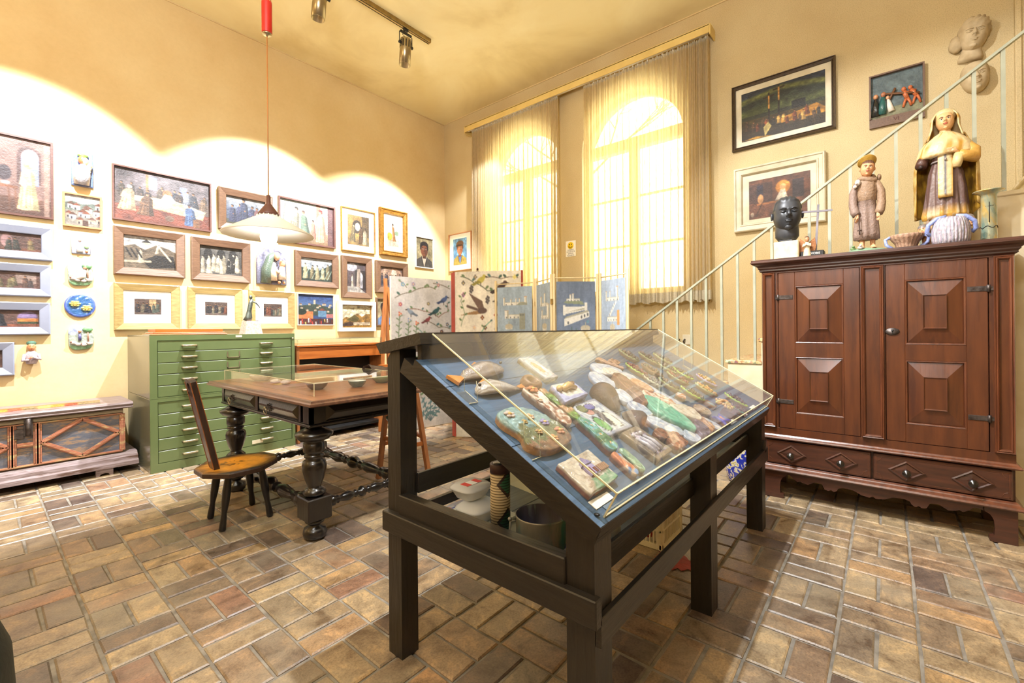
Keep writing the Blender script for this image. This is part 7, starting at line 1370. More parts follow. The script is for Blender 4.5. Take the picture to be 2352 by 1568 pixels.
# --- pieces laid out on the slope; plaque coords (x, v)
def slope_plaque(label, ol, cols, d=.02, relief=.01, seed=0, mat='glaze', side=(116, 88, 68), name='ceramic_plaque', cat='plaque', h0=.001, extra=None, n_in=16, rough=.006):
    cx, cv__ = np.mean([p[0] for p in ol]), np.mean([p[1] for p in ol]); t = thing(name, label, cat, sp(cx, cv__, 0)); m = MB(); N = len(ol); vs = []; cs = []
    rings = [(.99, 0), (1, d*.5), (1, d*.9), (.985, d*.985), (.96, d)]+[(1-(k+1)/(n_in+1)*.99, d) for k in range(n_in)]
    for ri, (t_, dd) in enumerate(rings):
        for a, v in ol:
            A, V_ = cx+(a-cx)*t_, cv__+(v-cv__)*t_; n = smoothnoise((A, V_), 55, seed); n2 = smoothnoise((A, V_), 18, seed+3)
            c_ = s(*side) if ri < 2 else cols(A, V_, n, n2); c_ = tuple(q*(1+.35*smoothnoise((A, V_), 130, seed)) for q in c_); vs.append(sp(A, V_, h0+dd+(rough*n+relief*max(0, n2) if t_ < .98 else 0))); cs.append(c_)
    m.add(vs, [(k*N+i, k*N+(i+1) % N, (k+1)*N+(i+1) % N, (k+1)*N+i) for k in range(len(rings)-1) for i in range(N)]+[tuple(range((len(rings)-1)*N, len(rings)*N))], True, cs); m.build('slab', mat, t)
    if extra: extra(t)
    return t
def dense(pts, k=4, jit=0, seed=0):
    r = random.Random(seed); out = []
    for i in range(len(pts)):
        p, q = pts[i], pts[(i+1) % len(pts)]
        for j in range(k): t = j/k; out.append((p[0]+(q[0]-p[0])*t+r.uniform(-jit, jit), p[1]+(q[1]-p[1])*t+r.uniform(-jit, jit)))
    return out
def smooth_ol(pts, k=6):        # closed Catmull-Rom
    out = []; n = len(pts)
    for i in range(n):
        p0, p1, p2, p3 = [np.array(pts[(i+j) % n]) for j in (-1, 0, 1, 2)]
        for j in range(k): t = j/k; out.append(tuple(.5*((2*p1)+(-p0+p2)*t+(2*p0-5*p1+4*p2-p3)*t*t+(-p0+3*p1-3*p2+p3)*t**3)))
    return out
def two(c1, c2, c3=None, th=0, th2=.28):
    a, b, c_ = s(*c1), s(*c2), s(*(c3 or c2))
    return lambda x, v, n, n2: c_ if n2 > th2 else (a if n > th else b)
def flower_s(m, x, v, r, h, col, ctr=(230, 190, 110), n=5):
    for k in range(n): a = 2*PI*k/n; m.col = s(*col); m.ball(sp(x+r*.6*math.cos(a), v+r*.6*math.sin(a), h), r*.45, 1, 1, .5, 7, 5)
    m.col = s(*ctr); m.ball(sp(x, v, h+r*.15), r*.35, 1, 1, .6, 7, 5)
# two fish
def fish(label, body, tail, h, c1, c2, finc):
    t = thing('ceramic_fish', label, 'fish', sp(body[0][0], body[0][1], 0)); m = MB(); n = 18; rs = []; cs = []
    for k, (x, v, w_) in enumerate(body):
        d = Vector((body[min(k+1, len(body)-1)][0]-body[max(k-1, 0)][0], body[min(k+1, len(body)-1)][1]-body[max(k-1, 0)][1])).normalized(); nx_, nv_ = -d.y, d.x; ring = []
        for i in range(n): a = 2*PI*i/n; ring.append(sp(x+nx_*w_*math.cos(a), v+nv_*w_*math.cos(a), .004+h*(w_/.045)*(1+math.sin(a))*.5)); cs.append(s(*c1) if (smoothnoise((x, v, a), 20) > 0) else s(*c2))
        rs.append(ring)
    m.rings(rs, True, True, cs); m.build('body', 'glaze', t)
    m = MB(); m.prism(tail, lambda a, b, d: sp(a, b, d), .004, .016); m.build('tail_fin', 'orangeclay', t)
    x, v, w_ = body[len(body)//2]; m = MB(); m.prism([(x-.05, v+w_*.8), (x+.03, v+w_*.8), (x+.0, v+w_*1.5)], lambda a, b, d: sp(a, b, d), .012, .02); m.build('dorsal_fin', 'orangeclay', t)
    x, v, w_ = body[-2]; m = MB(); m.col = s(40, 36, 34); m.ball(sp(x, v+w_*.3, h*.8), .006); m.build('eye', 'glaze', t)
K['orangeclay'] = M('orange_glazed_clay', s(206, 142, 70), s(176, 110, 52), .35, scale=30, bmp=.3, coat=.3); K['brownclay'] = M('brown_fired_clay', s(134, 98, 74), s(96, 66, 50), .5, scale=16, bmp=.5, coat=.1); K['tan'] = M('tan_fired_clay', s(176, 120, 84), s(140, 84, 56), .5, scale=30, bmp=.4)
fish('grey-brown ceramic fish with an orange tail, topmost piece at the left of the case', [(1.075, .645, .012), (1.10, .652, .024), (1.15, .655, .036), (1.20, .662, .042), (1.25, .668, .036), (1.29, .668, .024), (1.31, .668, .006)], [(1.02, .668), (1.085, .650), (1.08, .640), (1.035, .615)], .05, (176, 166, 158), (140, 128, 120), None)
fish('pale grey ceramic fish just below the orange-tailed one', [(1.275, .545, .010), (1.24, .548, .018), (1.20, .556, .030), (1.15, .564, .036), (1.10, .562, .030), (1.075, .558, .018), (1.065, .556, .005)], [(1.33, .565), (1.268, .552), (1.268, .540), (1.33, .525)], .045, (196, 190, 184), (150, 140, 130), None)
# small ring pot
t = thing('clay_pot', 'small brown clay ring pot near the top of the slope', 'pot', sp(1.345, .545, 0)); m = MB(); T0 = Vector(sp(1.345, .545, 0)); RS = Matrix.Rotation(AL, 4, 'X'); m.T = Matrix.Translation(T0) @ RS; m.lathe([(0, .002), (.040, .002), (.044, .015), (.040, .034), (.034, .040), (.022, .036), (.018, .02), (0, .016)], (0, 0, 0), 24); m.build('body', 'brownclay', t)
# tiles
slope_plaque('tall grey tile with a kneeling figure, behind the small ring pot', dense([(1.46, .56), (1.545, .56), (1.545, .72), (1.46, .72)], 6), lambda x, v, n, n2: s(206, 130, 90) if math.hypot((x-1.50)/.02, (v-.64)/.04) < 1 else s(160, 160, 172), .022, .004, 1)
def ex(t):
    m = MB(); m.col = s(226, 190, 130); m.tube([sp(1.40, .445, .052), sp(1.45, .455, .058), sp(1.49, .44, .052)], [.012, .016, .008], 8); m.ball(sp(1.385, .45, .056), .012); m.col = s(190, 150, 110); m.tube([sp(1.46, .47, .052), sp(1.50, .465, .055)], .009, 7); m.build('figure', 'glaze', t)
slope_plaque('thick box-like tile with a white top and small reclining figures', dense([(1.345, .385), (1.525, .40), (1.54, .485), (1.39, .488)], 6), lambda x, v, n, n2: s(186, 190, 226) if (abs(x-1.45) > .062 or v < .41) else s(226, 222, 210), .045, .004, 2, side=(150, 130, 84), extra=ex)
def ex(t): m = MB(); flower_s(m, 1.295, .500, .022, .032, (206, 130, 84)); flower_s(m, 1.27, .44, .012, .028, (226, 200, 180)); m.build('flower', 'clay', t)
slope_plaque('long branch-shaped clay piece with an orange flower at its upper end', smooth_ol([(1.262, .515), (1.30, .528), (1.33, .508), (1.318, .44), (1.315, .37), (1.305, .318), (1.272, .300), (1.250, .325), (1.262, .38), (1.258, .44)]), two((214, 196, 180), (150, 104, 80), (226, 216, 206), 0, .1), .024, .008, 3, extra=ex)
slope_plaque('slim green-grass clay strip with a brown sprig, right of the branch piece', smooth_ol([(1.340, .500), (1.365, .500), (1.380, .44), (1.382, .37), (1.372, .315), (1.345, .305), (1.332, .35), (1.338, .42)]), two((120, 160, 70), (96, 120, 60), (190, 150, 110), 0, .2), .022, .008, 4)
def ex(t):
    m = MB()
    for x, v, r_, k in ((1.065, .405, .020, (206, 186, 176)), (1.135, .375, .016, (214, 180, 150)), (1.09, .36, .012, (170, 150, 100)), (1.165, .335, .018, (150, 140, 190)), (1.10, .305, .014, (180, 150, 110)), (1.185, .285, .020, (196, 140, 110)), (1.13, .265, .016, (206, 150, 100))): flower_s(m, x, v, r_, .030, k)
    m.build('flower', 'clay', t)
slope_plaque('large peanut-shaped landscape plaque with pale sky and clay flowers, left on the case', smooth_ol([(1.057, .434), (1.119, .437), (1.185, .405), (1.214, .354), (1.226, .290), (1.205, .245), (1.128, .228), (1.050, .235), (1.012, .275), (1.030, .317), (1.013, .379), (1.025, .42)]), lambda x, v, n, n2: s(136, 166, 166) if v > .34+.03*n2 else (s(112, 118, 88) if v > .275+.03*n else (s(142, 112, 90) if n > -.1 else s(116, 98, 84))), .026, .008, 5, side=(166, 128, 84), extra=ex)
def stained(x, v, n, n2):
    u, w_ = (x-1.37)/.21, (v-.205)/.187
    if u < .08 or u > .93 or w_ < .07 or w_ > .93: return s(150, 156, 176)
    for cx, cy, rx, ry, c_ in ((.55, .80, .16, .10, (110, 110, 180)), (.30, .80, .14, .12, (110, 120, 80)), (.38, .66, .13, .09, (196, 140, 130)), (.30, .30, .14, .24, (120, 180, 110)), (.72, .34, .12, .26, (236, 236, 220)), (.55, .45, .10, .3, (96, 90, 96))):
        d = math.hypot((u-cx)/rx, (w_-cy)/ry)
        if d < 1: return s(60, 60, 62) if d > .86 else s(*c_)
    return s(206, 214, 220) if n > -.2 else s(180, 186, 200)
slope_plaque('large blue-grey framed tile with leaded figures in green and white', dense([(1.372, .205), (1.58, .205), (1.58, .392), (1.44, .392), (1.372, .36)], 12), stained, .020, .002, 6, side=(120, 124, 140), n_in=20, rough=.001)
def lump(label, ol_c, r_, sx, sy, sz, col1, col2, seed, ang=0, name='clay_lump', cat='clay piece'):
    x, v = ol_c; t = thing(name, label, cat, sp(x, v, 0)); m = MB(); T_ = Matrix.Translation(Vector(sp(x, v, r_*sz*.45))) @ RS @ Matrix.Rotation(ang, 4, 'Z'); m.T = T_
    n0 = len(m.v); m.rings([[((r2*r_)*(1+.05*smoothnoise((math.cos(a), math.sin(a), yy*3), 2, seed))*sx*math.cos(a), yy*r_*sy, max(-.46, (r2*(1+.06*smoothnoise((math.cos(a)*2, math.sin(a)*2, yy*6), 2, seed)))*math.sin(a)*1.15)*r_*sz) for a in np.linspace(0, 2*PI, 30, endpoint=False)] for r2, yy in ((.02, -.80), (.55, -.80), (.86, -.74), (.98, -.55), (1.0, -.3), (.95, -.05), (.84, .2), (.68, .45), (.48, .7), (.28, .92), (.10, 1.04), (.02, 1.07))]); m.c = [s(*col1) if smoothnoise(p, 40, seed) > 0 else s(*col2) for p in m.v]; m.build('body', 'clay', t)
lump('brown conical clay lump, upper of the two in the middle of the case', (1.66, .375), .070, .86, 1.1, .62, (92, 70, 54), (76, 58, 44), 1, 2.75)
lump('ridged brown clay lump, lower of the two, right of the leaded tile', (1.648, .232), .058, 1.05, .85, .62, (88, 70, 58), (104, 86, 70), 2, .35)
def ex(t): 
    m = MB(); [flower_s(m, 1.345+.010*math.sin(k*2), .285-.022*k, .010, .028, ((206, 140, 100), (226, 200, 170))[k % 2]) for k in range(6)]; m.build('flower', 'clay', t)
slope_plaque('long green and blue strip with small orange flowers, centre left of the case', smooth_ol([(1.328, .306), (1.362, .308), (1.372, .26), (1.362, .20), (1.352, .152), (1.312, .142), (1.300, .17), (1.318, .24)]), two((96, 150, 120), (120, 176, 180), (80, 120, 80), 0, .25), .030, .006, 7, side=(110, 64, 44), extra=ex)
slope_plaque('short blue strip with speckled flowers, left of the pale green one', smooth_ol([(1.290, .136), (1.318, .136), (1.320, .09), (1.304, .042), (1.276, .044), (1.280, .09)], 5), two((110, 150, 200), (190, 170, 150), (206, 130, 90), .1, .3), .022, .006, 8, side=(110, 70, 50))
slope_plaque('short pale green strip beside the blue one near the front edge', smooth_ol([(1.346, .138), (1.376, .138), (1.372, .09), (1.354, .042), (1.326, .044), (1.335, .09)], 5), two((150, 180, 150), (120, 156, 130), (216, 206, 180), 0, .3), .022, .006, 9, side=(110, 90, 60))
def house(x, v, n, n2):
    if v < .092+.008*n and x > 1.09-.5*(.09-v): return s(120, 160, 126) if n > -.1 else s(160, 180, 156)
    return s(206, 196, 180) if n2 < .3 else s(176, 160, 142)
def ex(t):
    m = MB(); m.col = s(140, 130, 170); m.prism([(1.098, .135), (1.150, .135), (1.124, .162)], lambda a, b, d: sp(a, b, d), .024, .036); m.build('roof', 'glaze', t)
    m = MB(); m.col = s(170, 160, 206); m.prism([(1.102, .098), (1.148, .098), (1.148, .135), (1.102, .135)], lambda a, b, d: sp(a, b, d), .024, .032); m.build('house_front', 'glaze', t)
    for q in ((1.112, 1.120, .10, .125), (1.130, 1.142, .10, .118)): m = MB(); m.col = s(120, 60, 50); m.prism([(q[0], q[2]), (q[1], q[2]), (q[1], q[3]), (q[0], q[3])], lambda a, b, d: sp(a, b, d), .030, .0345); m.build('window', 'glaze', t)
    for k in range(7): m = MB(); m.col = s(190, 150, 120); m.prism([(1.158+.007*k, .10), (1.162+.007*k, .10), (1.162+.007*k, .122), (1.158+.007*k, .122)], lambda a, b, d: sp(a, b, d), .024, .031); m.build('fence_post', 'glaze', t)
slope_plaque('square cream clay tile with a small blue house and fence, nearest the front left corner', dense([(1.036, .055), (1.205, .062), (1.218, .185), (1.044, .180)], 9, .0015, 5), house, .022, .006, 10, side=(140, 88, 62), extra=ex)
t = thing('caption_card', 'white caption card at the front left corner of the case', 'card', sp(1.08, .035, 0)); m = MB(); m.prism([(1.030, .024), (1.130, .026), (1.130, .050), (1.030, .052)], lambda a, b, d: sp(a, b, d), .001, .003); m.build('card', 'mount', t); m = MB(); m.col = s(110, 130, 150); m.prism([(1.060, .004), (1.128, .004), (1.128, .022), (1.060, .022)], lambda a, b, d: sp(a, b, d), .001, .0025); m.build('printed_strip', 'print', t)
m = MB(); m.ball(sp(1.012, .012, .004), .006, 1, 1.4, .6); o = m.build('dark_bead', 'black'); tag(recenter(o, sp(1.005, .012, 0)), 'tiny dark bead beside the caption card', 'bead')
def figt(x, v, n, n2):
    u, w_ = (x-1.46)/.145, (v-.04)/.16
    if abs(u-.5) < .3 and abs(w_-.5) < .36: 
        if abs(u-.38) < .07: return s(206, 196, 214)
        if abs(u-.55) < .05: return s(70, 60, 84)
        return s(150, 130, 150) if n > 0 else s(96, 80, 90)
    return s(140, 124, 104) if n > 0 else s(122, 106, 90)
def ex(t):
    m = MB(); m.col = s(200, 196, 206)
    for q in range(3): m.tube([sp(1.49+.03*q, .07, .026), sp(1.495+.03*q, .11, .030), sp(1.49+.03*q, .15, .026)], [.009, .008, .005], 7); m.ball(sp(1.49+.03*q, .163, .028), .007)
    m.build('figure', 'glaze', t)
slope_plaque('brown rectangular tile with three pale modelled figures, front middle of the case', dense([(1.462, .042), (1.605, .048), (1.592, .200), (1.462, .195)], 9), figt, .024, .003, 11, side=(96, 76, 62), extra=ex)
slope_plaque('small orange-brown clay mask, left of the pair near the front edge', smooth_ol([(1.625, .140), (1.66, .150), (1.70, .140), (1.695, .108), (1.65, .095), (1.615, .11)]), two((150, 98, 68), (124, 78, 54), None, 0), .03, .012, 12)
slope_plaque('shiny orange-brown clay slab, right of the pair near the front edge', smooth_ol([(1.650, .095), (1.70, .112), (1.76, .105), (1.755, .06), (1.735, .038), (1.66, .036), (1.632, .055)]), two((156, 102, 72), (126, 78, 54), (190, 140, 110), 0), .028, .010, 13)
# the big jointed panel of a kneeling woman: sky pieces and figure pieces, each its own fragment
bp = thing('clay_picture', 'large jointed clay picture of a veiled woman in a green cloak and pale sky', 'panel', sp(1.95, .3, 0))
def frag(nm, pts, c1, c2, d, seed, c3=None, k=5, th2=.3, sharp=False):
    ol = dense(pts, 6, .002, seed) if sharp else smooth_ol(pts, k); cx, cv__ = np.mean([p[0] for p in ol]), np.mean([p[1] for p in ol]); m = MB(); N = len(ol); vs = []; cs = []; cf = two(c1, c2, c3, 0, th2); rings = [(1, 0), (1, d*.88), (.985, d*.98), (.95, d)]+[(1-(q+1)/11*.99, d) for q in range(10)]
    for ri, (t_, dd) in enumerate(rings):
        for a, v in ol: A, V_ = cx+(a-cx)*t_, cv__+(v-cv__)*t_; n = smoothnoise((A, V_), 55, seed); n2 = smoothnoise((A, V_), 22, seed+3); vs.append(sp(A, V_, .001+dd+(.004*n+.006*max(0, n2) if t_ < .97 else 0))); cs.append(s(150, 130, 110) if ri < 1 else cf(A, V_, n, n2))
    m.add(vs, [(q*N+i, q*N+(i+1) % N, (q+1)*N+(i+1) % N, (q+1)*N+i) for q in range(len(rings)-1) for i in range(N)]+[tuple(range((len(rings)-1)*N, len(rings)*N))], True, cs); return m.build(nm, 'glaze', bp)
SKY = ((206, 214, 228), (184, 196, 216))
for k, pts in enumerate(([(1.905, .62), (2.02, .60), (2.08, .54), (2.02, .50), (1.93, .51), (1.86, .55)], [(2.00, .495), (2.085, .52), (2.10, .44), (2.07, .40), (2.03, .44)], [(2.045, .395), (2.105, .43), (2.12, .34), (2.09, .27), (2.045, .30)], [(2.085, .262), (2.125, .33), (2.150, .20), (2.14, .12), (2.10, .16)], [(1.745, .50), (1.80, .56), (1.87, .54), (1.87, .46), (1.80, .42), (1.745, .44)], [(1.745, .43), (1.80, .415), (1.85, .40), (1.82, .33), (1.74, .33)], [(1.75, .32), (1.80, .322), (1.83, .28), (1.80, .22), (1.735, .24), (1.73, .28)], [(1.735, .23), (1.79, .212), (1.82, .16), (1.85, .11), (1.80, .08), (1.75, .12), (1.71, .18)], [(1.80, .075), (1.87, .10), (1.90, .06), (1.88, .03), (1.81, .03)], [(2.11, .115), (2.14, .11), (2.17, .05), (2.13, .02), (2.09, .05)])): frag('sky_fragment', pts, *SKY, .020, 20+k, (236, 236, 234), th2=.2)
frag('hair_fragment', [(1.925, .505), (1.985, .495), (1.975, .42), (1.92, .34), (1.87, .28), (1.83, .285), (1.84, .34), (1.87, .42)], (126, 90, 70), (150, 110, 88), .034, 31, (110, 76, 58))
frag('halo_fragment', [(1.90, .545), (1.94, .57), (1.99, .56), (2.03, .50), (2.02, .44), (1.99, .47), (1.985, .50), (1.93, .51)], (240, 234, 224), (226, 216, 200), .024, 32)
frag('face_fragment', [(1.985, .44), (2.02, .43), (2.045, .38), (2.025, .33), (1.99, .33), (1.965, .37), (1.97, .41)], (214, 170, 130), (196, 146, 106), .040, 33)
frag('veil_fragment', [(1.955, .355), (1.99, .325), (2.03, .32), (2.06, .27), (2.05, .22), (2.0, .24), (1.95, .29), (1.92, .33)], (236, 222, 200), (206, 150, 120), .034, 34)
frag('cloak_fragment', [(1.86, .285), (1.915, .325), (1.96, .285), (1.975, .24), (1.968, .18), (1.945, .10), (1.90, .066), (1.868, .10), (1.835, .16), (1.820, .22)], (110, 190, 160), (130, 206, 176), .036, 35, (150, 214, 186))
frag('sleeve_fragment', [(2.0, .232), (2.05, .215), (2.10, .20), (2.12, .16), (2.09, .11), (2.04, .098), (1.99, .13), (1.975, .18)], (238, 230, 210), (226, 214, 190), .036, 36)
frag('hem_fragment', [(1.905, .062), (1.95, .095), (2.0, .11), (2.03, .09), (2.0, .04), (1.94, .022), (1.89, .032)], (96, 86, 104), (70, 60, 78), .034, 37, (130, 120, 140))
for k, (x, v) in enumerate(((2.05, .07), (2.085, .075))): frag('leg_fragment', [(x, v+.03), (x+.022, v+.03), (x+.012, v-.02), (x-.015, v-.04), (x-.03, v-.03)], (206, 166, 126), (176, 130, 96), .028, 38+k)
# grape boats: a leaf-edged clay boat heaped with grapes
def boat(label, x, v, ln, lf, gc, ang=0, n=26, seed=0, body=(150, 124, 96)):
    t = thing('grape_boat', label, 'ceramic', sp(x, v, 0), 'leaf-shaped clay boats of grapes'); r = random.Random(seed); ca_, sa_ = math.cos(ang), math.sin(ang); Q = lambda a, b, h: sp(x+a*ca_-b*sa_, v+a*sa_+b*ca_, h)
    m = MB(); ol = []; N = 40
    for k in range(N):
        a = 2*PI*k/N; b = math.sin(a)*ln/2; w_ = .024*(1-abs(math.sin(a))**2.2*.75)*(1 if math.cos(a) > 0 else 1); ol.append((w_*np.sign(math.cos(a))*abs(math.cos(a))**.6+.002*r.uniform(-1, 1), b))
    vs = []; cs = []
    for t_, h, c_ in ((.7, .001, body), (1.0, .016, body), (1.05, .024, lf), (.86, .026, lf), (.6, .020, body), (.2, .019, body)):
        for k, (a, b) in enumerate(ol): vs.append(Q(a*t_, b*t_, h+(.003*math.sin(k*2.3) if t_ > .8 and h > .02 else 0))); cs.append(s(*c_))
    m.add(vs, [(q*N+i, q*N+(i+1) % N, (q+1)*N+(i+1) % N, (q+1)*N+i) for q in range(5) for i in range(N)]+[tuple(range(5*N, 6*N))], True, cs); m.build('leaf_boat', 'glaze', t)
    m = MB()
    for k in range(n):
        b = r.uniform(-.42, .42)*ln; wd_ = .016*(1-(abs(b)/(ln*.5))**1.5); m.col = tuple(min(1, c_*r.uniform(.7, 1.25)) for c_ in s(*gc)); m.ball(Q(r.uniform(-1, 1)*wd_, b, .024+r.uniform(0, .014)*(1-abs(b)/ln)), r.uniform(.0062, .0082), 1, 1, 1, 8, 6)
    m.build('grapes', 'glaze', t)
G1, G2, G3, G4 = (96, 88, 84), (120, 50, 60), (196, 150, 80), (76, 54, 70); Y1_, Y2_ = (170, 206, 90), (150, 160, 110)
for k, (x, v, lf, gc, ang, lb) in enumerate(((2.375, .650, Y2_, G1, .03, 'boat of dark grapes in the back row, leftmost'), (2.545, .600, Y2_, G1, .02, 'boat of dark grapes in the back row, second'), (2.71, .575, Y2_, G1, .0, 'boat of dark grapes in the back row, third'), (2.215, .515, Y1_, G2, .05, 'bright green boat with crimson grapes, left end of the second row'), (2.365, .490, (150, 120, 90), (120, 100, 90), .04, 'brown boat of brownish grapes, right of the crimson one'), (2.57, .490, Y2_, G1, 0, 'boat with a pink flower at its tip, second row'), (2.645, .412, Y1_, G1, 0, 'green-edged boat of dark grapes right of centre'), (2.200, .412, (206, 206, 180), G1, .03, 'small pale boat of dark grapes below the crimson one'), (2.30, .352, Y2_, G1, .02, 'olive boat of dark grapes, third row'), (2.495, .385, Y2_, (140, 84, 76), .02, 'olive boat of reddish grapes in the middle'), (2.79, .310, (170, 160, 200), G3, 0, 'lilac-edged boat of golden grapes at the far right'), (2.385, .255, Y1_, G1, 0, 'bright green boat of dark grapes lowest in the middle'), (2.60, .250, Y2_, G3, 0, 'olive boat of large golden grapes'), (2.74, .115, Y1_, G4, -.05, 'green boat of purple grapes near the right corner'), (2.58, .075, (96, 150, 140), G4, -.05, 'teal boat of purple grapes near the front right corner'))):
    boat('leaf-shaped clay '+lb, x, v, .135 if k != 7 else .11, lf, gc, ang, 34, k)
# piled golden grapes on a purple slab
t = thing('grape_cluster', 'heap of golden clay grapes on a dark purple slab near the right corner', 'ceramic', sp(2.46, .10, 0)); m = MB(); m.col = s(96, 76, 92); m.add(*[[sp(a, b, h) for h in (.001, .03) for a, b in ((2.42, .045), (2.54, .045), (2.52, .10), (2.40, .10))], [(3, 2, 1, 0), (4, 5, 6, 7), (0, 1, 5, 4), (1, 2, 6, 5), (2, 3, 7, 6), (3, 0, 4, 7)]]); m.build('slab', 'glaze', t)
m = MB(); r = random.Random(6)
for k in range(46): a = r.uniform(0, 2*PI); q = r.uniform(0, 1)**.5; m.col = tuple(c_*r.uniform(.75, 1.2) for c_ in s(222, 186, 120)); m.ball(sp(2.47+.05*q*math.cos(a), .115+.045*q*math.sin(a), .036+.022*(1-q)), .0075, nu=8, nv=6)
m.build('grapes', 'glaze', t); m = MB(); m.col = s(150, 190, 80); [m.ball(sp(2.50+.02*k, .085-.008*k, .034), .012, 1.2, .6, .5) for k in range(2)]; m.build('leaf', 'glaze', t)
slope_plaque('small white and orange clay spray below the grape boats', smooth_ol([(2.225, .285), (2.26, .29), (2.275, .26), (2.25, .24), (2.225, .255)]), two((236, 226, 216), (190, 130, 100), None, 0), .02, .012, 14)
slope_plaque('smooth pale buff clay slab left of the small blue dish', smooth_ol([(2.20, .175), (2.24, .190), (2.29, .175), (2.295, .13), (2.25, .105), (2.205, .12)]), two((196, 176, 150), (186, 166, 140), None, 0), .02, .004, 15)
slope_plaque('small square brown dish with a pale blue glaze near the golden heap', dense([(2.385, .13), (2.44, .13), (2.44, .19), (2.385, .19)], 5, .002), lambda x, v, n, n2: s(150, 176, 180) if abs(x-2.412) < .018 and abs(v-.16) < .02 else s(150, 120, 90), .016, .002, 16)
slope_plaque('cobalt blue clay star with an orange centre near the front edge', smooth_ol([(2.225, .092), (2.27, .075), (2.33, .092), (2.31, .055), (2.335, .028), (2.275, .04), (2.235, .022), (2.248, .055)]), lambda x, v, n, n2: s(206, 130, 90) if math.hypot(x-2.28, v-.062) < .014 else (s(60, 70, 190) if n > -.2 else s(110, 120, 210)), .02, .008, 17)
for k, (x0, x1, v0, v1, lb) in enumerate(((2.82, 2.92, .022, .048, 'white caption card at the front right corner of the case'), (2.34, 2.445, .018, .042, 'white caption card beside the cobalt star'))): t = thing('caption_card', lb, 'card', sp((x0+x1)/2, v0, 0)); m = MB(); m.prism([(x0, v0), (x1, v0), (x1, v1), (x0, v1)], lambda a, b, d: sp(a, b, d), .001, .003); m.build('card', 'mount', t)
slope_plaque('small brown clay lump at the top of the slope above the jointed panel', smooth_ol([(2.10, .63), (2.16, .635), (2.18, .60), (2.12, .585)]), two((150, 110, 84), (190, 150, 120), None, 0), .022, .01, 18)
slope_plaque('thin pinkish clay branch above the jointed panel', smooth_ol([(2.02, .655), (2.05, .66), (2.10, .60), (2.13, .555), (2.11, .545), (2.05, .60)]), two((196, 160, 140), (176, 140, 120), None, 0), .02, .008, 19)

# ============================================================ ON THE SHELF OF THE CASE
SZ = .511
t = thing('paint_pot', 'dented metal paint pot streaked with paint on the case shelf', 'pot', (1.178, .862, SZ)); px_, py_ = 1.178, .868
K['paintpot'] = M('paint_streaked_tin', s(160, 154, 140), s(116, 120, 112), .4, .3, scale=14, stretch=(1, 1, .25), bmp=.25, c3=s(56, 130, 120)); K['paintin'] = M('paint_streaked_inside', s(60, 64, 66), s(96, 90, 110), .45, 0, scale=16, stretch=(1, 1, .2), bmp=.3, c3=s(150, 166, 160))
m = MB(); m.lathe([(0, SZ), (.074, SZ), (.080, SZ+.006), (.082, SZ+.10), (.084, SZ+.104), (.081, SZ+.106)], (px_, py_, 0), 40, 'z', False); m.build('outer_wall', 'paintpot', t)
m = MB(); m.lathe([(.081, SZ+.106), (.079, SZ+.10), (.077, SZ+.035), (0, SZ+.032)], (px_, py_, 0), 40, 'z', False); m.build('inner_wall', 'paintin', t)
for a in (2.35, -.80):
    m = MB(); ex_, ey_ = px_+.083*math.cos(a), py_+.083*math.sin(a); o_ = Vector((math.cos(a), math.sin(a), 0)); m.tube([Vector((ex_, ey_, SZ+.085)), Vector((ex_, ey_, SZ+.085))+o_*.016, Vector((ex_, ey_, SZ+.05))+o_*.020, Vector((ex_, ey_, SZ+.045))], .004, 6); m.ball(Vector((ex_, ey_, SZ+.092))+o_*.018, .007); m.build('lug', 'paintpot', t)
c = Cv(40, 40, (230, 226, 220), 120); r = random.Random(8)
for k in range(90): c.ell(r.random(), r.random(), r.uniform(.02, .09), r.uniform(.02, .06), r.choice([(200, 40, 40), (240, 200, 60), (40, 120, 110), (60, 70, 180), (240, 240, 236), (40, 40, 44), (190, 150, 60)]), 1, r.uniform(0, 3))
K['splat'] = VC('wet_paint_splashes', .35, .3, .5, 30)
t = thing('paint_palette', 'flat board thick with splashed paint under the metal pot', 'palette', (1.2, .82, .5105)); m = MB(); print_mesh(m, c, lambda u, v, rr: (1.075+.27*u, .672+.27*v, .5165), 0); m.box(1.075, 1.345, .672, .942, .5102, .5160); m.build('board', 'splat', t)
for o in t.children: pass
t = thing('orange_bottle', 'orange plastic paint bottle lying at the right of the pot', 'bottle', (1.30, .77, .517)); m = MB(); m.lathe([(0, -.05), (.022, -.05), (.026, -.04), (.026, .02), (.014, .04), (.010, .055), (0, .056)], (1.285, .76, .545), 18, 'y'); m.build('body', M('orange_plastic', s(236, 160, 40), None, .35, bmp=0), t)
t = thing('blue_cap_bottle', 'small bottle with a bright blue cap just behind the front corner post', 'bottle', (1.40, .72, SZ)); m = MB(); m.lathe([(0, SZ), (.022, SZ), (.023, SZ+.05), (.012, SZ+.07)], (1.40, .72, 0), 16); m.build('body', 'mount', t); m = MB(); m.lathe([(.016, SZ+.07), (.017, SZ+.095), (0, SZ+.097)], (1.40, .72, 0), 16); m.build('cap', M('blue_plastic', s(40, 80, 210), None, .35, bmp=0), t)
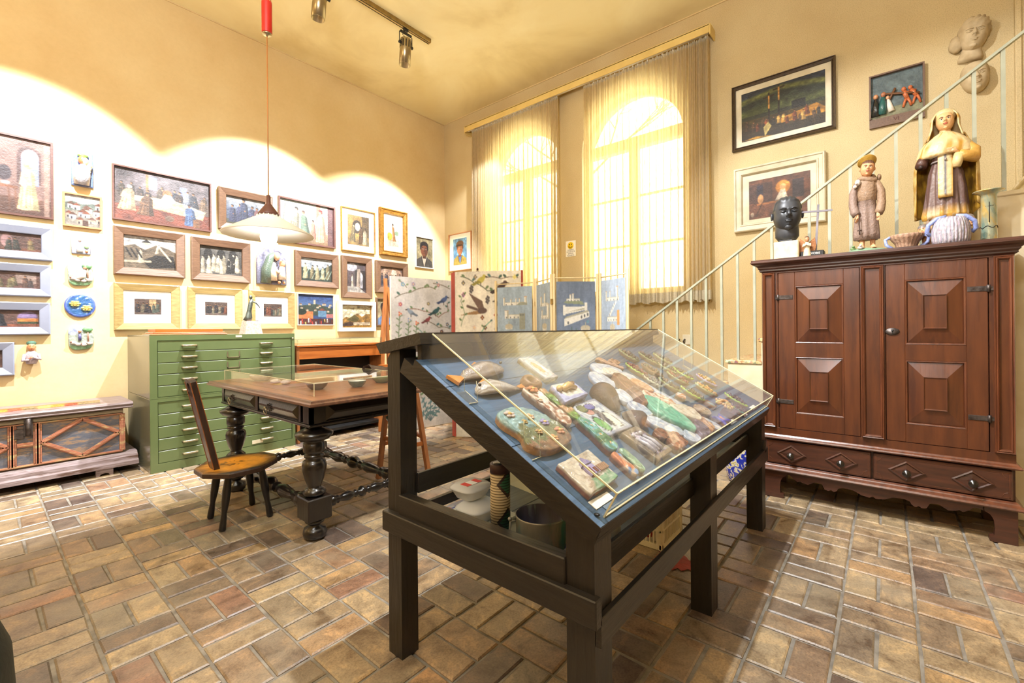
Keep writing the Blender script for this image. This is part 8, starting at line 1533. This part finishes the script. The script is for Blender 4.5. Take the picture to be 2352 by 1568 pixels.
# woven cylinder
def woven():
    m, t, b = nt_new('woven_green_brown_cane'); N = t.nodes; L = t.links; tc = N.new('ShaderNodeTexCoord'); sp_ = N.new('ShaderNodeSeparateXYZ'); L.new(tc.outputs['Object'], sp_.inputs[0])
    def mth(op, a, c=None):
        n = N.new('ShaderNodeMath'); n.operation = op
        for k, v in enumerate((a, c)):
            if v is None: continue
            if isinstance(v, (int, float)): n.inputs[k].default_value = v
            else: L.new(v, n.inputs[k])
        return n.outputs[0]
    z = sp_.outputs[2]; ang = mth('ARCTAN2', sp_.outputs[1], sp_.outputs[0]); band = mth('FRACT', mth('MULTIPLY', z, 110)); d = mth('ADD', mth('ABSOLUTE', mth('SUBTRACT', mth('FRACT', mth('MULTIPLY', z, 8)), .5)), mth('ABSOLUTE', mth('SUBTRACT', mth('FRACT', mth('MULTIPLY', ang, .3183)), .5)))
    g = ramp(t, d, [(.18, s(44, 96, 60)), (.28, s(44, 96, 60)), (.30, s(64, 44, 28)), (.38, s(64, 44, 28)), (.40, s(204, 186, 146))]); bb = ramp(t, band, [(.0, (.18, .14, .1)), (.28, (.25, .2, .15)), (.36, (1, 1, 1)), (1, (1, 1, 1))]); L.new(mix(t, 1., g, bb, 'MULTIPLY'), b.inputs[0]); b.inputs['Roughness'].default_value = .6; bump(t, b, band, .6, .003); return m
K['woven'] = woven()
t = thing('woven_container', 'tall cylindrical container woven in cream, brown and green bands, standing on the case shelf', 'container', (1.142, 1.012, SZ)); m = MB(); m.lathe([(0, SZ), (.034, SZ), (.034, SZ+.232), (0, SZ+.232)], (1.142, 1.012, 0), 36); m.build('body', 'woven', t); m = MB(); m.lathe([(.0352, SZ+.222), (.0352, SZ+.250), (.033, SZ+.252), (0, SZ+.252)], (1.142, 1.012, 0), 36); m.build('lid', M('dark_maroon_leather', s(64, 40, 40), s(44, 44, 50), .5, bmp=.1), t)
m = MB(); m.lathe([(.026, SZ+.2525), (.024, SZ+.254), (0, SZ+.254)], (1.142, 1.012, 0), 30); m.build('lid_disc', 'tbl', t)
# takeaway tubs
K['tubplastic'] = glass_mat('cloudy_plastic', (.95, .96, .93), 1.45, .5, (.95, .94, .90))
def tub(label, x, y, z, w_, d_, h, content, grp='clear plastic food tubs'):
    t = thing('plastic_tub', label, 'tub', (x, y, z), grp); m = MB(); rr = lambda k, s_: [(x+(w_*s_)*np.sign(math.cos(a))*abs(math.cos(a))**.5, y+(d_*s_)*np.sign(math.sin(a))*abs(math.sin(a))**.5, k) for a in np.linspace(0, 2*PI, 32, endpoint=False)]
    m.rings([rr(z, .62), rr(z+.003, .70), rr(z+h*.9, .93), rr(z+h, .96)], True, True); m.build('tray', 'tubplastic', t); m = MB(); m.rings([rr(z+h, .94), rr(z+h, 1.02), rr(z+h+.006, 1.02), rr(z+h+.008, .95), rr(z+h+.014, .86), rr(z+h+.015, .2)], True, True); m.build('lid', 'tubplastic', t)
    if content: m = MB(); m.rings([rr(z+.004, .60), rr(z+h*.5, .74), rr(z+h*.55, .5)], True, True); m.build('contents', content, t)
    return t
K['whitepalette'] = M('white_plastic_tray', s(226, 230, 222), None, .35, bmp=0); K['mustard'] = M('mustard_paint', s(236, 180, 60), None, .5, bmp=0)
m = MB(); m.box(1.09, 1.31, 1.06, 1.30, SZ+.0, SZ+.012, .005); o = m.build('mixing_tray', 'whitepalette'); tag(recenter(o, (1.2, 1.18, SZ)), 'pale plastic mixing tray under the two tubs', 'tray')
tub('clear plastic food tub with yellow paint, lower of the two', 1.185, 1.155, SZ+.013, .078, .065, .042, 'mustard'); tb2 = tub('clear plastic food tub with a red and white label, upper of the two', 1.205, 1.215, SZ+.072, .070, .062, .036, None)
K['labelred'] = M('label_red', s(226, 60, 56), None, .6, bmp=0)
m = MB(); m.box(1.165, 1.245, 1.195, 1.235, SZ+.1236, SZ+.1242); m.build('label', 'mount', tb2); m = MB(); m.box(1.165, 1.190, 1.195, 1.235, SZ+.1243, SZ+.1248); m.box(1.222, 1.245, 1.195, 1.235, SZ+.1243, SZ+.1248); m.build('label_band', 'labelred', tb2)
c = Cv(30, 12, (206, 200, 200), 121); [c.ell(r.random(), r.random(), .06, .1, r.choice([(60, 70, 160), (200, 70, 60), (190, 150, 90), (230, 230, 226)])) for k in range(30)]
t = thing('printed_card', 'narrow colourful printed card at the back of the case shelf behind the tubs', 'card', (1.22, 1.33, SZ)); m = MB(); print_mesh(m, c, lambda u, v, rr: (1.10+.2*u, 1.27+.08*v, SZ+.0036)); m.box(1.10, 1.30, 1.27, 1.35, SZ, SZ+.0034); m.build('card', 'print', t)
# leaning cream board and stored things below
t = thing('cream_board', 'large smooth cream board leaning in the case behind the pot', 'board', (1.50, 1.15, SZ)); m = MB(); m.add([(1.555, 1.335, SZ), (1.455, .80, SZ), (1.465, .80, SZ), (1.565, 1.335, SZ), (1.72, 1.335, .86), (1.62, .83, .70), (1.63, .83, .70), (1.73, 1.335, .86)], [(3, 2, 1, 0), (4, 5, 6, 7), (0, 1, 5, 4), (1, 2, 6, 5), (2, 3, 7, 6), (3, 0, 4, 7)]); m.build('board', 'cream_board', t)
for k, (x, y, w_, d_, lb) in enumerate(((2.74, 1.0, .22, .16, 'pale blue-white stack of sheets on the case shelf near the far end'),)): m = MB(); [m.box(x+.003*q, x+w_-.002*q, y+.002*q, y+d_, SZ+.012*q, SZ+.011+.012*q) for q in range(6)]; o = m.build('paper_stack', 'whitepalette'); tag(recenter(o, (x+.1, y+.08, SZ)), lb, 'paper stack')
for k, (x, y, c_) in enumerate(((1.98, .92, 'black'), (2.02, .88, 'iron'))): m = MB(); m.box(x, x+.30, y, y+.012, SZ, SZ+.02, .002); o = m.build('metal_strip', c_); tag(recenter(o, (x+.15, y, SZ)), ('black thin strip lying on the case shelf', 'dull metal strip lying beside the black one')[k], 'strip')
# crate on the floor
cr = thing('plastic_crate', 'cream slatted plastic crate with reddish things inside, on the floor under the case', 'crate', (2.56, 1.12, 0)); A0, A1, B0, B1, CHH = 2.38, 2.70, .94, 1.32, .30
m = MB()
for (x0, x1, y0, y1) in ((A0, A0+.035, B0, B0+.035), (A1-.035, A1, B0, B0+.035), (A0, A0+.035, B1-.035, B1), (A1-.035, A1, B1-.035, B1)): m.box(x0, x1, y0, y1, .002, CHH, .006)
for z in (.002, .10, .19, CHH-.03):
    h_ = .030 if z > .25 or z < .01 else .010
    m.box(A0, A1, B0+.004, B0+.016, z, z+h_); m.box(A0, A1, B1-.016, B1-.004, z, z+h_); m.box(A0+.004, A0+.016, B0, B1, z, z+h_); m.box(A1-.016, A1-.004, B0, B1, z, z+h_)
m.box(A0+.01, A1-.01, B0+.01, B1-.01, .004, .012); m.build('frame', 'crate', cr)
for k in range(1, 15): y = B0+.03+k*(B1-B0-.06)/15; m = MB(); m.box(A0+.006, A0+.013, y-.003, y+.003, .02, CHH-.02); m.build('slat', 'crate', cr)
for k in range(1, 12): x = A0+.03+k*(A1-A0-.06)/12; m = MB(); m.box(x-.003, x+.003, B0+.006, B0+.013, .02, CHH-.02); m.build('slat', 'crate', cr)
r = random.Random(12)
for k in range(3): m = MB(); x, y = A0+.09+.07*k, B0+.10+.10*k; m.col = s(*[(190, 70, 50), (150, 60, 50), (206, 120, 80)][k % 3]); m.ball((x, y, .06+.03*(k % 3)), .045, 1.2, 1, .9, 12, 8, None, lambda d: 1+.1*smoothnoise(d*3)); o = m.build('clay_lump', 'clay'); tag(recenter(o, (x, y, .0125)), ('brick-red clay lump in the crate, nearest its front corner', 'dark red clay lump in the middle of the crate', 'pale orange clay lump at the back of the crate')[k], 'clay piece')
m = MB(); m.box(A0+.05, A0+.19, B0+.05, B0+.09, .02, .36, .004); m.T = None; o = m.build('cardboard_box', 'creamframe'); tag(recenter(o, (A0+.12, B0+.07, .02)), 'pale box end sticking up out of the crate', 'box')
# red paint stain on the bricks
K['redpaint'] = M('dried_red_paint', s(176, 66, 50), s(150, 60, 46), .6, scale=30, bmp=.3)
m = MB(); ol = []; r = random.Random(3)
for k in range(40): a = 2*PI*k/40; q = 1+.25*math.sin(3*a)+.2*r.uniform(-1, 1); ol.append((2.33+.09*q*math.cos(a), .83+.13*q*math.sin(a)))
m.prism(ol, lambda a, b, d: (a, b, d), .0022, .0034); o = m.build('paint_stain', 'redpaint'); tag(recenter(o, (2.33, .83, .002)), 'patch of dried red paint on the bricks beneath the display case', 'stain')

# ============================================================ BLUE AND WHITE JAR, FOREGROUND
def majolica():
    m, t, b = nt_new('blue_and_white_glaze'); n = noise(t, 26, (1, 1, 1), 2, .5, False, 1.4); c_ = ramp(t, n, [(.44, s(40, 60, 190)), (.50, s(50, 74, 200)), (.515, s(236, 232, 206)), (.62, s(240, 236, 214)), (.64, s(206, 190, 110))]); t.links.new(c_, b.inputs[0]); b.inputs['Roughness'].default_value = .15; b.inputs['Coat Weight'].default_value = .6; return m
K['majolica'] = majolica()
t = thing('majolica_jar', 'tall blue and white glazed jar on the floor behind the far case leg', 'jar', (3.87, .885, 0)); m = MB(); m.lathe([(0, .003), (.085, .003), (.095, .015), (.125, .12), (.14, .26), (.138, .40), (.115, .52), (.075, .585), (.07, .62), (.09, .645), (.085, .65), (.06, .60), (.05, .5), (0, .49)], (3.87, .885, 0), 40); m.build('body', 'majolica', t)
t = thing('leather_pouf', 'dark green rounded pouf cut off at the lower left corner of the photo', 'pouf', (-.325, 2.0, 0)); m = MB(); m.lathe([(0, .002), (.36, .002), (.385, .03), (.40, .12), (.39, .30), (.35, .42), (.28, .47), (0, .485)], (-.325, 2.0, 0), 56); m.build('cushion', 'greenfab', t); m = MB(); m.tube([(-.325+.355*math.cos(a), 2.0+.355*math.sin(a), .42) for a in np.linspace(0, 2*PI, 57)], .006, 6, False); m.build('piping', 'black', t)
# bare tree outside, seen as faint branches through the curtains
K['bark'] = M('grey_bark', s(96, 86, 70), s(70, 60, 48), .8, bmp=.4)
tr = thing('garden_tree', 'bare branching tree outside, faint through the arched window heads', 'tree', (8.3, 5.25, 0)); m = MB(); m.tube([(8.3, 5.25, -.5), (8.3, 5.2, 2.5), (8.25, 5.15, 4.3)], [.14, .11, .07], 10); m.build('trunk', 'bark', tr); m = MB(); r = random.Random(21)
def br(p, d, l, rad, dep):
    q = p+d*l; m.tube([p, (p+q)/2+Vector((0, r.uniform(-.04, .04), r.uniform(-.04, .04))), q], [rad, rad*.8, rad*.6], 5)
    if dep:
        for k in range(3): br(q, (d+Vector((r.uniform(-.5, .5), r.uniform(-.9, .9), r.uniform(-.2, .8)))).normalized(), l*.72, rad*.58, dep-1)
for yy in (-1.6, -.7, .6, 1.5): br(Vector((8.25, 5.15, 4.1)), Vector((-.1, yy, 1)).normalized(), 1.0, .030, 3)
m.build('branches', 'bark', tr)
